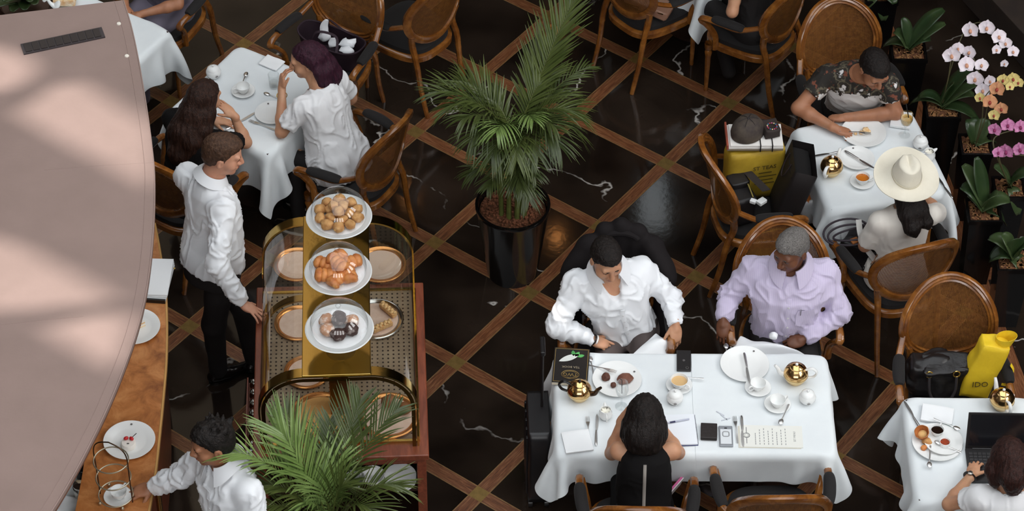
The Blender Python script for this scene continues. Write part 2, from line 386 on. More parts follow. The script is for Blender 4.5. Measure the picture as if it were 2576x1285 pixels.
# low stone ledge behind the orchids
_a, _b = at(2497, 0, .25), at(2600, 112, .25); _d = nrm(_b-_a); _n = V(-_d[1], _d[0], 0)
if _n[0] < 0: _n = -_n
lb = MB(); q0 = _a-_d*.6; q1 = _b+_d*.8
lb.prism([tuple(q0[:2]), tuple(q1[:2]), tuple((q1+_n*.9)[:2]), tuple((q0+_n*.9)[:2])], 0, .25)
tag(lb.build('trim_2', M('ledge_stone', (58, 48, 42), rough=.6, mix=(9, (50, 42, 38))), smooth=False, bevel=.006), kind='structure')
# unseen left wall used as sun gobo, its holes shaped for patches on canopy
CANZ = 2.6
XW = -9.0
def sun_back(px, py):
    p = at(px, py, CANZ+.03); t = (XW-p[0])/SUN_DIR[0]; q = p+np.array(SUN_DIR)*t; return (q[1], q[2])
holes_px = [[(8, 278), (115, 205), (195, 198), (382, 315), (382, 480), (45, 300)],
            [(-90, 95), (45, 128), (82, 160), (45, 205), (-90, 235)],
            [(-120, 560), (64, 621), (285, 744), (190, 758), (-120, 780)],
            [(75, 818), (235, 778), (322, 790), (290, 930), (225, 905)]]
cu = bpy.data.curves.new('wall_left', 'CURVE'); cu.dimensions = '2D'; cu.fill_mode = 'BOTH'; cu.extrude = .02
for pl in [[(-8, 0), (24, 0), (24, 20), (-8, 20)]]+[[sun_back(*p) for p in h] for h in holes_px]:
    sp = cu.splines.new('POLY'); sp.points.add(len(pl)-1); sp.use_cyclic_u = True
    for k, (a, b) in enumerate(pl): sp.points[k].co = (a, b, 0, 1)
_t = bpy.data.objects.new('_w', cu); COL.objects.link(_t); _dg = bpy.context.evaluated_depsgraph_get(); _dg.update()
_me = bpy.data.meshes.new_from_object(_t.evaluated_get(_dg)); bpy.data.objects.remove(_t, do_unlink=True); _me.materials.clear(); _me.materials.append(WALLD)
wl = bpy.data.objects.new('wall_left', _me); COL.objects.link(wl); wl.matrix_world = Matrix(((0, 0, 1, XW), (1, 0, 0, 0), (0, 1, 0, 0), (0, 0, 0, 1))); tag(wl, kind='structure')
# warm downlights in the gallery soffit (seen as glints in the floor)
def mirror_at(px, py, z):
    p = at(px, py, 0); d = p-V(0, 0, CAM_H); d[2] = -d[2]; return p+d*(z/d[2])
for k, (px, py, w) in enumerate([(1035, 503, 'above the palm table'), (1400, 606, 'nearest the atrium'), (1391, 88, 'furthest back')]):
    q = mirror_at(px, py, 4.34)
    r = thing('downlight', 'round warm downlight in the gallery soffit, %s' % w, 'lamp', (q[0], q[1], 4.29), group='gallery downlights')
    b = MB(); b.lathe([(.085, .06), (.085, 0), (.042, 0), (.04, .05)], 24); b.build('trim_ring', BRASS, r)
    b = MB(); b.lathe([(0, .02), (.040, .02)], 24); b.build('lamp_lens', M('warm_lamp', (255, 190, 120), emit=((255, 176, 104), 34)), r)
q = mirror_at(1642, 515, 4.34)  # glowing panel added only to mirror as a pale patch in the floor
r = thing('ceiling_panel', 'frosted white light panel in the gallery soffit', 'lamp', (q[0], q[1], 4.30))
b = MB(); b.box((0, 0, .02), (.26, .72, .04)); b.build('panel_frame', M('panel_frame', (90, 88, 84)), r)
b = MB(); b.box((0, 0, -.004), (.22, .66, .01)); b.build('diffuser', M('cool_panel', (230, 236, 240), emit=((225, 235, 240), 2.5)), r)

# ------------------------------------------------------------------ kiosk canopy (the pale board roof in the left foreground)
CANM = M('canopy_board', (142, 121, 114), rough=.75, mix=(3, (135, 115, 108)), bump=(60, .12, .004))
kc = thing('kiosk_canopy', 'large flat taupe-pink kiosk canopy with curved edge in the left foreground', 'canopy', (-3.4, 9.8, 0))
edge_px = [(288, -80), (312, 0), (333, 70), (352, 160), (372, 280), (384, 370), (390, 440), (389, 540), (382, 640), (368, 740), (346, 830), (315, 920), (272, 1025), (232, 1108), (186, 1195), (132, 1285), (60, 1390)]
ctl = np.array([at(x, y, CANZ)[:2] for x, y in edge_px]); edge = spline(ctl, 70)
tl = at(0, 38, CANZ)[:2]; tr = at(312, 0, CANZ)[:2]; dtop = nrm(tr-tl)
edge = np.array([p for p in edge if np.cross(dtop, p-tl) <= 1e-6])
poly = [tr]+[p for p in edge]+[V(-4.6, edge[-1][1]), tl-dtop*2.2]
poly = [np.asarray(p)-V(-3.4, 9.8) for p in poly]
b = MB(); b.prism([tuple(p) for p in poly], CANZ-.02, CANZ); b.build('canopy_board', CANM, kc, smooth=False)
# hem: a shallow raised rim following the curved edge, and the brown fascia below
E3 = [V(p[0]+3.4, p[1]-9.8, CANZ-.035) for p in [tr]+list(edge)]
E3 = np.array(E3); tn = np.gradient(E3, axis=0); tn /= np.linalg.norm(tn, axis=1)[:, None]; side = np.c_[-tn[:, 1], tn[:, 0], tn[:, 2]]
if side[20][0] > 0: side = -side
b = MB(); b.tube(E3+side*.012, .011, 6, flat=(1, 1.3)); b.build('fascia', M('canopy_fascia', (98, 66, 52), rough=.5), kc)
b = MB(); b.tube(E3+side*.05+V(0, 0, .0355), .0012, 5, caps=True); b.build('hem_seam', CANM, kc)
b = MB(); b.tube(E3+side*.004+V(0, 0, .034), .0035, 5, caps=True); b.build('edge_bead', CANM, kc)
for a_, b_ in (((110, 428), (385, 409)), ((0, 818), (210, 796))):
    p_, q_ = at(*a_, CANZ)-V(-3.4, 9.8, 0), at(*b_, CANZ)-V(-3.4, 9.8, 0); b = MB(); b.tube([p_, (p_+q_)/2+V(0, .004, .0), q_], .0012, 5); b.build('panel_seam', CANM, kc)
# dark louvre vent with its fins
va = [at(*p, CANZ)[:2]-V(-3.4, 9.8) for p in [(52, 113), (256, 70), (265, 97), (60, 138)]]
vc = np.mean(va, 0); vx = nrm(va[1]-va[0]); vl = np.linalg.norm(va[1]-va[0]); vh = np.linalg.norm(va[3]-va[0]); vr = np.c_[np.r_[vx, 0], np.r_[V(-vx[1], vx[0]), 0], [0, 0, 1]]
b = MB(); b.box((vc[0], vc[1], CANZ+.004), (vl, vh, .008), rot=vr); vent = b.build('vent', M('vent_dark', (56, 50, 52), rough=.55), kc, smooth=False)
for k in range(10):
    c = vc+vx*(-.5+(k+.75)/10.6)*vl; b = MB(); b.box((c[0], c[1], CANZ+.010), (vl/10.6*.82, vh*.8, .005), rot=vr); b.build('louvre', M('louvre_dark', (44, 38, 38), rough=.4), vent, smooth=False)
for px, py in [(299, 60), (319, 141)]:
    p = at(px, py, CANZ)-V(-3.4, 9.8, 0); b = MB(); b.lathe([(0, .006), (.010, .005), (.012, 0)], 14, c=p); b.build('stud', M('stud_white', (222, 216, 205)), kc)
for q in ((-.2, -.2, 0), (-.3, 1.2, 0)): b = MB(); b.lathe([(.05, 0), (.05, CANZ-.02)], 16, c=q); b.build('post', DARKW, kc)

# ------------------------------------------------------------------ curved counter under the canopy
CZ = 1.05
out_px = [(388, 560), (396, 600), (406, 660), (414, 720), (418, 800), (417, 900), (409, 1000), (399, 1100), (389, 1190), (373, 1285), (350, 1400)]
oc = spline(np.array([at(x, y, CZ)[:2] for x, y in out_px]), 60)
t = np.gradient(oc, axis=0); t /= np.linalg.norm(t, axis=1)[:, None]; nn = np.c_[t[:, 1], -t[:, 0]]
if nn[30][0] > 0: nn = -nn
W0 = .37
ic = oc+nn*W0; c0 = V(-2.05, 10.0)
ct = thing('bar_counter', 'curved bar counter with worn orange-brown wooden top beneath the canopy', 'counter', (c0[0], c0[1], 0))
ring = [tuple(p-c0) for p in oc]+[tuple(p-c0) for p in ic[::-1]]
b = MB(); b.prism(ring, CZ-.035, CZ); b.build('counter_top', COUNTERW, ct, smooth=False)
b = MB(); b.tube([V(*(p-c0), CZ-.016) for p in oc], .018, 8, flat=(.6, 1)); b.build('edge_trim', M('edge_trim_wood', (196, 150, 92), rough=.3, coat=.3), ct)
f0 = oc+nn*.05; f1 = oc+nn*.075
b = MB(); b.prism([tuple(p-c0) for p in f0]+[tuple(p-c0) for p in f1[::-1]], .10, CZ-.035); b.build('front_panel', MAHOG, ct, smooth=False)
b = MB(); b.prism([tuple(p-c0) for p in (oc+nn*.07)]+[tuple(p-c0) for p in (oc+nn*.09)[::-1]], 0, .10); b.build('plinth', DARKW, ct, smooth=False)
b = MB(); b.prism([tuple(p-c0) for p in (oc+nn*(W0-.03))]+[tuple(p-c0) for p in (oc+nn*(W0+.35))[::-1]], .82, .86); b.build('back_shelf', M('back_shelf', (36, 30, 28), rough=.4), ct, smooth=False)
b = MB(); b.prism([tuple(p-c0) for p in (oc+nn*(W0+.33))]+[tuple(p-c0) for p in (oc+nn*(W0+.35))[::-1]], .0, .82); b.build('back_panel', DARKW, ct, smooth=False)
# brass rail and its post on the customer side
pr_ = at(396, 1232, .95)[:2]-c0
b = MB(); b.lathe([(.016, 0), (.016, .96), (.022, .97), (.022, .99), (0, .995)], 14, c=(pr_[0], pr_[1], 0)); b.build('rail_post', BRASS, ct)

# ------------------------------------------------------------------ tables and draped cloths
CLOTH = M('white_linen', (224, 229, 231), rough=.85, sheen=.2, bump=(420, .06, .002), mix=(5, (219, 224, 227)))
NAPK = M('napkin_linen', (236, 238, 240), rough=.85, bump=(300, .08, .002))
TZ = .74
def sim_cloth(x0, x1, y0, y1, ax, ay, ztop, step=.030, steps=110, seed=0, iters=9, block=None):
    """position-based cloth: sheet [x0,x1]x[y0,y1] dropped on a table [-ax,ax]x[-ay,ay]"""
    rs = np.random.RandomState(seed); nu = int(round((x1-x0)/step))+1; nv = int(round((y1-y0)/step))+1
    X, Y = np.meshgrid(np.linspace(x0, x1, nu), np.linspace(y0, y1, nv), indexing='ij'); P = np.stack([X, Y, np.full_like(X, ztop+.004)], -1)
    P0 = P.copy(); out = (np.abs(X) > ax) | (np.abs(Y) > ay)
    sm = vnoise(np.stack([X*6+seed*3.1, Y*6, X*0+seed], -1))-.5
    P[..., 0] += np.where(out, sm*.012, 0); P[..., 1] += np.where(out, (vnoise(np.stack([X*6+9, Y*6+seed*1.7, X*0], -1))-.5)*.012, 0)
    Q = P.copy(); dt2 = (1/50.)**2*9.8
    def con(sl1, sl2, k):
        L0 = np.linalg.norm(P0[sl1]-P0[sl2], axis=-1)
        def go():
            a, b = P[sl1], P[sl2]; d = b-a; L = np.linalg.norm(d, axis=-1)+1e-9; c = (d*((L-L0)/L*.5*k)[..., None]); P[sl1] = a+c; P[sl2] = b-c
        return go
    S = slice; cons = []
    for o in (0, 1):
        a = (nu-1-o)//2*2; 
        n1 = (nu-o)//2; cons.append(con((S(o, o+2*n1, 2), S(None)), (S(o+1, o+2*n1, 2), S(None)), 1.0))
        n2 = (nv-o)//2; cons.append(con((S(None), S(o, o+2*n2, 2)), (S(None), S(o+1, o+2*n2, 2)), 1.0))
    for o in (0, 1):
        n1 = (nu-o)//2
        cons.append(con((S(o, o+2*n1, 2), S(0, nv-1)), (S(o+1, o+2*n1, 2), S(1, nv)), .35)); cons.append(con((S(o, o+2*n1, 2), S(1, nv)), (S(o+1, o+2*n1, 2), S(0, nv-1)), .35))
    for o in range(4):
        ia = np.arange(o, nu-2, 4); ja = np.arange(o, nv-2, 4)
        if len(ia): cons.append(con((ia, S(None)), (ia+2, S(None)), .5))
        if len(ja): cons.append(con((S(None), ja), (S(None), ja+2), .5))
    r = .012
    for s in range(steps):
        vel = (P-Q)*.965; Q = P.copy(); P = P+vel; P[..., 2] -= dt2*.6
        for it in range(iters):
            for c in cons: c()
            ins = (np.abs(P[..., 0]) < ax+r) & (np.abs(P[..., 1]) < ay+r) & (P[..., 2] < ztop)
            # rounded edge: distance to the inset box
            cx = np.clip(P[..., 0], -ax, ax); cy = np.clip(P[..., 1], -ay, ay); cz = np.minimum(P[..., 2], ztop-r)
            d = P-np.stack([cx, cy, cz], -1); L = np.linalg.norm(d, axis=-1)
            core = (L < 1e-6)
            px = ax+r-np.abs(P[..., 0]); py = ay+r-np.abs(P[..., 1]); pz = ztop-P[..., 2]
            m = core & (pz <= np.minimum(px, py)); P[..., 2] = np.where(m, ztop, P[..., 2])
            mx_ = core & ~m & (px <= py); P[..., 0] = np.where(mx_, np.sign(P[..., 0])*(ax+r), P[..., 0])
            my_ = core & ~m & (px > py); P[..., 1] = np.where(my_, np.sign(P[..., 1])*(ay+r), P[..., 1])
            sh = (~core) & (L < r); k = np.where(sh, r/(L+1e-9), 1.0)[..., None]; P = np.where(sh[..., None], np.stack([cx, cy, cz], -1)+d*k, P)
            if block is not None: P = block(P)
        top = (P[..., 2] > ztop-.004); P = np.where(top[..., None], Q*.85+P*.15, P)
        P[..., 2] = np.maximum(P[..., 2], .03)
    top = (P[..., 2] > ztop-.002); P[..., 2] = np.where(top, ztop, P[..., 2])
    return P
def table(cx, cy, ang, side, label, sx=None):
    t = thing('table', label, 'table', (cx, cy, 0), ang, group='square cafe tables under white cloths')
    hx = (sx or side)/2; hy = side/2
    b = MB(); b.box((0, 0, TZ-.026), (2*hx-.03, 2*hy-.03, .03)); b.build('tabletop', DARKW, t, smooth=False)
    b = MB(); b.lathe([(.20, 0), (.20, .02), (.05, .05), (.035, .1), (.035, TZ-.06), (.09, TZ-.036)], 24); b.build('pedestal', DARKW, t)
    return t
_sims = {}
def cloth(cx, cy, ang, hx, hy, ov, label, seed, seam=0, dz=0.0):
    """ov=(left,right,front,back) overhangs; seam=+1/-1: the cloth ends on the joint with a second table on that side"""
    l, r, f, k = ov; key = (hx, hy, ov, seed, abs(seam))
    if key not in _sims:
        if seam: P = sim_cloth(-hx-.05-l, hx-.05+.016, -hy-f, hy+k, hx+.05, hy, TZ, seed=seed); P[..., 0] += .05
        else: P = sim_cloth(-hx-l, hx+r, -hy-f, hy+k, hx, hy, TZ, seed=seed)
        _sims[key] = P
    P = _sims[key].copy()
    if seam < 0: P[..., 0] *= -1
    b = MB(); b.grid(P); o = b.build('tablecloth', CLOTH, None, angle=180)
    s = o.modifiers.new('thickness', 'SOLIDIFY'); s.thickness = .0016; s.offset = -1 if o.data.polygons[len(o.data.polygons)//2].normal.z > 0 else 1
    q = o.modifiers.new('subsurf', 'SUBSURF'); q.levels = q.render_levels = 2
    o.location = (cx, cy, dz); o.rotation_euler = (0, 0, ang); return tag(o, label, 'tablecloth', 'white tablecloths')
E1 = nrm(V(.854, -.52, 0)); E2 = nrm(V(-.549, -.836, 0)); A2 = math.atan2(E1[1], E1[0])
T2C = V(-1.572, 12.677, 0); T3C = V(2.125, 12.165, 0); A3 = math.radians(13.0); T5C = V(2.50, 9.885, 0)
_k = at(437, 76, TZ); T1C = V(_k[0], _k[1], 0)+.375*(-E1+E2)
_k = at(1758, 78, .40); T6C = V(_k[0]+.02, _k[1]+.56, 0)
S_ = .745; hs = S_/2
for c, a, lb in [(T1C, A2, 'square table under white cloth partly behind the canopy edge'), (T2C, A2, 'square table where the two women sit, under a white cloth'),
                 (T3C, A3, 'square table between the floral shirt man and the hat woman, under white cloth'), (V(.612, 10.203, 0), 0, 'left half of the double table, below white cloth'),
                 (V(1.362, 10.203, 0), 0, 'right half of the double table, below white cloth'), (T5C, 0, 'square table with the laptop, under a white cloth'), (T6C, math.radians(45), 'table at the top edge, only its hanging cloth corner in view')]:
    table(c[0], c[1], a, S_, lb)
cloth(T1C[0], T1C[1], A2, hs, hs, (.25,)*4, 'white tablecloth in the upper left, partly hidden by the canopy', 1)
cloth(T2C[0], T2C[1], A2, hs, hs, (.25, .25, .27, .24), 'white tablecloth on the table with the dark-haired and purple-haired women', 2)
cloth(T3C[0], T3C[1], A3, hs, hs, (.24, .26, .24, .23), 'white tablecloth beneath the cream hat and the gold teapot beside the orchids', 3)
cloth(.612, 10.203, 0, hs, hs, (.25, 0, .20, .23), 'white tablecloth on the left half of the double table', 4, seam=1)
cloth(1.362, 10.203, 0, hs, hs, (.25, 0, .20, .23), 'white tablecloth on the right half of the double table', 4, seam=-1, dz=.0022)
cloth(T5C[0], T5C[1], 0, hs, hs, (.25,)*4, 'white tablecloth beneath the open laptop in the lower right', 1)
cloth(T6C[0], T6C[1], math.radians(45), hs, hs, (.25,)*4, 'white tablecloth corner hanging between two dark chairs at the top edge', 1)

# ------------------------------------------------------------------ cane-back armchairs
PADM = M('black_upholstery', (22, 19, 19), rough=.85, sheen=.05, bump=(240, .25, .003))
CANE = M('cane_weave', (128, 82, 34), rough=.5, mix=(40, (104, 62, 24)))
def bp(x, t):                                  # a point of the curved, raked chair back
    return V(x, -.215-.22*t+.085*(x/.25)**2, .475+.95*t)
def make_chair():
    r = thing('cane_armchair', 'wooden cane-back armchair', 'chair', group='cane-back armchairs')
    # seat: rounded trapezoid outline
    def outline(k, inset=0.0):
        th = 2*math.pi*k; c, s = math.cos(th), math.sin(th); e = .62
        x = math.copysign(abs(c)**e, c); y = math.copysign(abs(s)**e, s)
        w = (.27-.032*(1-y)/1.0*1.0 if y < 1 else .27)-inset; return V(x*w, .012+y*(.255-inset), 0)
    n = 40
    b = MB(); G = np.array([[outline(k/n, i)+V(0, 0, z) for k in range(n)] for i, z in [(.016, .385), (0, .392), (0, .428), (.014, .436), (.03, .436)]]); b.grid(G.transpose(1, 0, 2), closed_u=True)
    b.build('seat_frame', CHAIRW, r)
    b = MB(); G = np.array([[outline(k/n, i)*V(1, 1, 0)+V(0, 0, z) for k in range(n)] for i, z in [(.03, .43), (.022, .445), (.026, .468), (.05, .482), (.10, .49), (.15, .495), (.19, .497)]]); b.grid(G.transpose(1, 0, 2), closed_u=True)
    G0_ = [outline(k/n, .19)+V(0, 0, .497) for k in range(n)]; b._add(G0_, [tuple(range(n))]); b.build('seat', PADM, r)
    # oval back frame with a moulded section
    T0, A0, B0 = .33, .248, .262
    ths = np.linspace(0, 2*math.pi, 48, endpoint=False)
    path = np.array([bp(A0*math.cos(t), T0+B0*math.sin(t)) for t in ths]); cen = bp(0, T0)
    nor = np.array([V(0, .97, .22)-V(2*.085*(math.cos(t)*A0/.25)/.25, 0, 0) for t in ths]); nor /= np.linalg.norm(nor, axis=1)[:, None]
    prof = [(-.027, -.014), (-.027, .010), (-.020, .017), (-.010, .013), (0, .019), (.010, .013), (.020, .017), (.027, .010), (.027, -.014), (.012, -.019), (-.012, -.019)]
    b = MB(); b.tube(path, 1.0, closed=True, up=nor, prof=prof); b.build('back_frame', CHAIRW, r, angle=50)
    # cane panel: two woven layers of thin strands
    b = MB(); ai, bi = A0-.022, B0-.022
    def strand(pts, dy):
        pts = np.array(pts)+V(0, dy, 0); d = nrm(pts[-1]-pts[0]); sd = nrm(np.cross(d, V(0, 1, .2)))*.0021
        G = np.stack([pts-sd, pts+sd], 1); b.grid(G)
    m = 30
    for k in range(-m, m+1):
        x = k/m*ai*.985; h = bi*math.sqrt(max(0, 1-(x/ai)**2)); strand([bp(x, T0-h+2*h*q/2) for q in range(3)], .0012)
    for k in range(-m, m+1):
        t = k/m*bi*.985; h = ai*math.sqrt(max(0, 1-(t/bi)**2)); strand([bp(-h+2*h*q/6, T0+t) for q in range(7)], -.0012)
    p = b.build('cane_panel', CANE, r, smooth=False); p['kind'] = 'stuff'
    # arms, pads, posts
    for s in (-1, 1):
        st = bp(s*A0, T0-.06)
        arm = spline([st+V(0, .0, 0), V(s*.285, -.06, .672), V(s*.30, .06, .668), V(s*.305, .155, .664), V(s*.305, .205, .652), V(s*.30, .215, .63), V(s*.285, .185, .60), V(s*.262, .135, .52), V(s*.258, .125, .41)], 36)
        rr = np.interp(np.linspace(0, 1, 36), [0, .15, .5, .62, .8, 1], [.017, .018, .020, .023, .019, .021])
        b = MB(); b.tube(arm, rr, 8, flat=(1.15, .9)); b.build('arm', CHAIRW, r)
        pad = spline([V(s*.276, -.085, .684), V(s*.290, -.02, .690), V(s*.300, .06, .689), V(s*.304, .13, .685)], 14)
        pr2 = .030*np.array([.72, .92, 1, 1.05, 1.08, 1.1, 1.1, 1.1, 1.1, 1.08, 1.05, 1, .9, .72]); b = MB(); b.tube(pad, pr2, 10, flat=(1.05, .72)); b.build('arm_pad', PADM, r)
    for s in (-1, 1):
        b = MB(); b.lathe([(.0, 0), (.013, 0), (.015, .02), (.013, .03), (.021, .30), (.026, .33), (.018, .345), (.028, .36), (.028, .40)], 12, c=(s*.225, .195, 0)); b.build('leg', CHAIRW, r)
        b = MB(); b.tube(spline([V(s*.185, -.30, 0), V(s*.185, -.25, .2), V(s*.19, -.218, .42), bp(s*.185, .06), bp(s*.205, .17)], 16), np.linspace(.015, .023, 16), 8, flat=(1, 1.1)); b.build('leg', CHAIRW, r)
    return r
CHAIR0 = make_chair(); _used = [False]
def chair(pos, face, label, tilt=None):
    """face = direction the sitter looks"""
    o = CHAIR0 if not _used[0] else copy_tree(CHAIR0); _used[0] = True
    f = nrm(np.asarray(face, float)[:2]); rz = math.atan2(-f[0], f[1])
    o.location = (float(pos[0]), float(pos[1]), 0); o.rotation_euler = (0, 0, rz); o['label'] = label; return o
def cfrom(px, py, z, face, fwd=0.0, right=0.0):
    """seat centre from a seen point that lies fwd / right of it in the chair's own frame"""
    p = at(px, py, z); f = nrm(np.r_[np.asarray(face, float)[:2]]); rt = V(f[1], -f[0]); return p[:2]-f*fwd-rt*right
CH = {}
def addchair(key, pos, face, label): CH[key] = (V(*pos[:2]), nrm(np.asarray(face, float)[:2])); chair(pos, face, label)
addchair('purple', T2C+E1*.735, (-.856, .517), 'cane-back armchair holding the purple-haired woman in white')
addchair('brunette', T2C+E2*.70, (.549, .836), 'cane-back armchair of the dark-haired woman, beside the canopy edge')
addchair('tote', T2C-E2*.78, (-.50, -.866), 'cane-back armchair with a dark tote bag on its seat')
addchair('grey', T1C-E2*.74, (-.549, -.836), 'armchair of the person in grey at the upper left table')
addchair('c4', at(1035, 78, .44), (-.75, .66), 'empty dark armchair left of the potted palm at the top edge')
addchair('c6', at(1632, 20, .44), (.75, .66), 'armchair at the top edge with a tan bag on its seat')
addchair('c7', at(1898, 80, .44), (-.80, .60), 'armchair at the top edge behind the bare elbow')
addchair('floral', cfrom(2103, 2, 1.03, (.22, -.975), -.34), (.22, -.975), 'cane-back armchair behind the man in the floral shirt')
addchair('bags', cfrom(2022, 548, .66, (.974, .225), .2, .305), (.974, .225), 'cane-back armchair heaped with shopping bags')
addchair('hat', cfrom(2335, 622, 1.03, (-.32, .947), -.34), (-.32, .947), 'cane-back armchair behind the woman in the cream hat')
addchair('lav', cfrom(1968, 558, 1.03, (0.02, -1), -.34), (0.02, -1), 'cane-back armchair behind the man in the lavender shirt')
addchair('white', cfrom(1562, 575, 1.03, (-.05, -1), -.34), (-.05, -1), 'armchair draped with a dark jacket behind the white-shirted diner')
addchair('blk', cfrom(1602, 1203, .66, (0.02, 1), .2), (0.02, 1), 'armchair of the woman in the sleeveless black top')
addchair('empty', cfrom(1938, 1176, .66, (-.03, 1), .2), (-.03, 1), 'empty armchair pushed up to the double table at the bottom edge')
addchair('hb', cfrom(2390, 700, 1.03, (0.03, -1), -.34), (0.03, -1), 'cane-back armchair with a black handbag and a yellow bag')
addchair('lap', V(2.66, 9.12), (-.02, 1), 'armchair of the woman typing on the laptop, mostly below the frame')

# ------------------------------------------------------------------ implicit-surface modelling for figures, hair and clothes
class Field:
    def __init__(s): s.p = []; s.lo = np.full(3, 1e9); s.hi = np.full(3, -1e9)
    def _bb(s, lo, hi, grow=True):
        if grow: s.lo = np.minimum(s.lo, lo); s.hi = np.maximum(s.hi, hi)
    def cone(s, a, b, ra, rb, k=.02, sub=False):
        a, b = np.asarray(a, float), np.asarray(b, float); r = max(ra, rb); lo, hi = np.minimum(a, b)-r, np.maximum(a, b)+r
        d = b-a; L2 = d@d+1e-12
        def f(P):
            q = P-a; t = np.clip((q@d)/L2, 0, 1); return np.linalg.norm(q-t[..., None]*d, axis=-1)-(ra+(rb-ra)*t)
        s.p.append((f, lo, hi, k, sub)); s._bb(lo, hi, not sub); return s
    def chain(s, pts, rr, k=.02):
        for i in range(len(pts)-1): s.cone(pts[i], pts[i+1], rr[i], rr[i+1], k)
        return s
    def ell(s, c, r, R=None, k=.02, sub=False):
        c = np.asarray(c, float); r = np.asarray(r, float)*np.ones(3); R = np.eye(3) if R is None else R; m = r.max(); lo, hi = c-m, c+m
        def f(P):
            q = (P-c)@R; k0 = np.linalg.norm(q/r, axis=-1); k1 = np.linalg.norm(q/(r*r), axis=-1)+1e-9; return k0*(k0-1)/k1
        s.p.append((f, lo, hi, k, sub)); s._bb(lo, hi, not sub); return s
    def fn(s, f, lo, hi, k=.02, sub=False): s.p.append((f, np.asarray(lo, float), np.asarray(hi, float), k, sub)); s._bb(np.asarray(lo), np.asarray(hi), not sub); return s
    def cut(s, f): s.p.append((f, None, None, 0, 'cut')); return s          # keep where f<0
    def mesh(s, h, pad=.02):
        lo = s.lo-pad; n = np.ceil((s.hi+pad-lo)/h).astype(int)+2; F = np.full(n, .2, np.float32)
        ax = [lo[i]+h*np.arange(n[i]) for i in range(3)]
        for f, a, b, k, sub in s.p:
            if sub == 'cut':
                idx = np.argwhere(F < .06)
                if not len(idx): continue
                P = lo+h*idx; i = tuple(idx.T); F[i] = np.maximum(F[i], f(P)); continue
            m = k+2.5*h; i0 = np.maximum(np.floor((a-m-lo)/h).astype(int), 0); i1 = np.minimum(np.ceil((b+m-lo)/h).astype(int)+1, n)
            if np.any(i1 <= i0): continue
            P = np.stack(np.meshgrid(*[ax[q][i0[q]:i1[q]] for q in range(3)], indexing='ij'), -1); d = f(P).astype(np.float32)
            sl = tuple(slice(i0[q], i1[q]) for q in range(3)); A = F[sl]; kk = max(k, 1e-5)
            if sub: hh = np.clip(.5-.5*(A+d)/kk, 0, 1); F[sl] = A*(1-hh)-d*hh+kk*hh*(1-hh)
            else: hh = np.clip(.5+.5*(A-d)/kk, 0, 1); F[sl] = A*(1-hh)+d*hh-kk*hh*(1-hh)
        return nets(F, lo, h)
def nets(F, lo, h):
    S = F < 0; c = np.zeros(np.array(F.shape)-1, np.int8); cor = [(i, j, k) for i in (0, 1) for j in (0, 1) for k in (0, 1)]
    nx, ny, nz = c.shape
    for i, j, k in cor: c += S[i:i+nx, j:j+ny, k:k+nz]
    act = (c > 0) & (c < 8); ids = np.argwhere(act); N = len(ids); idx = np.full(c.shape, -1, np.int64); idx[act] = np.arange(N)
    fv = np.stack([F[ids[:, 0]+i, ids[:, 1]+j, ids[:, 2]+k] for i, j, k in cor], 1); pos = np.zeros((N, 3)); cnt = np.zeros(N); co = np.array(cor, float)
    for a in range(8):
        for b in range(a+1, 8):
            if np.abs(co[a]-co[b]).sum() != 1: continue
            m = (fv[:, a] < 0) != (fv[:, b] < 0); t = fv[m, a]/(fv[m, a]-fv[m, b]); pos[m] += co[a]+(co[b]-co[a])*t[:, None]; cnt[m] += 1
    Vt = lo+h*(ids+pos/cnt[:, None]); Q = []
    for axx in range(3):
        o = [0, 0, 0]; o[axx] = 1; A = S[:S.shape[0]-o[0], :S.shape[1]-o[1], :S.shape[2]-o[2]]; B = S[o[0]:, o[1]:, o[2]:]
        e = np.argwhere(A != B); u, v = [(1, 2), (2, 0), (0, 1)][axx]
        e = e[(e[:, u] > 0) & (e[:, v] > 0) & (e[:, u] < c.shape[u]) & (e[:, v] < c.shape[v])]
        du = np.zeros(3, int); du[u] = 1; dv = np.zeros(3, int); dv[v] = 1
        g = lambda w: idx[w[:, 0], w[:, 1], w[:, 2]]
        q = np.stack([g(e-du-dv), g(e-dv), g(e), g(e-du)], 1); ins = A[e[:, 0], e[:, 1], e[:, 2]]; q[~ins] = q[~ins][:, ::-1]; Q.append(q)
    Q = np.concatenate(Q); Q = Q[(Q >= 0).all(1)]; return Vt, Q
def vnorm(Vt, Q):
    n = np.cross(Vt[Q[:, 2]]-Vt[Q[:, 0]], Vt[Q[:, 3]]-Vt[Q[:, 1]]); out = np.zeros_like(Vt)
    for k in range(4): np.add.at(out, Q[:, k], n)
    return out/(np.linalg.norm(out, axis=1)[:, None]+1e-12)
def relax(Vt, Q, it=1, w=.5):
    for _ in range(it):
        s = np.zeros_like(Vt); c = np.zeros(len(Vt))
        for a, b in ((0, 1), (1, 2), (2, 3), (3, 0)):
            np.add.at(s, Q[:, a], Vt[Q[:, b]]); np.add.at(c, Q[:, a], 1); np.add.at(s, Q[:, b], Vt[Q[:, a]]); np.add.at(c, Q[:, b], 1)
        Vt = Vt*(1-w)+w*s/np.maximum(c, 1)[:, None]
    return Vt
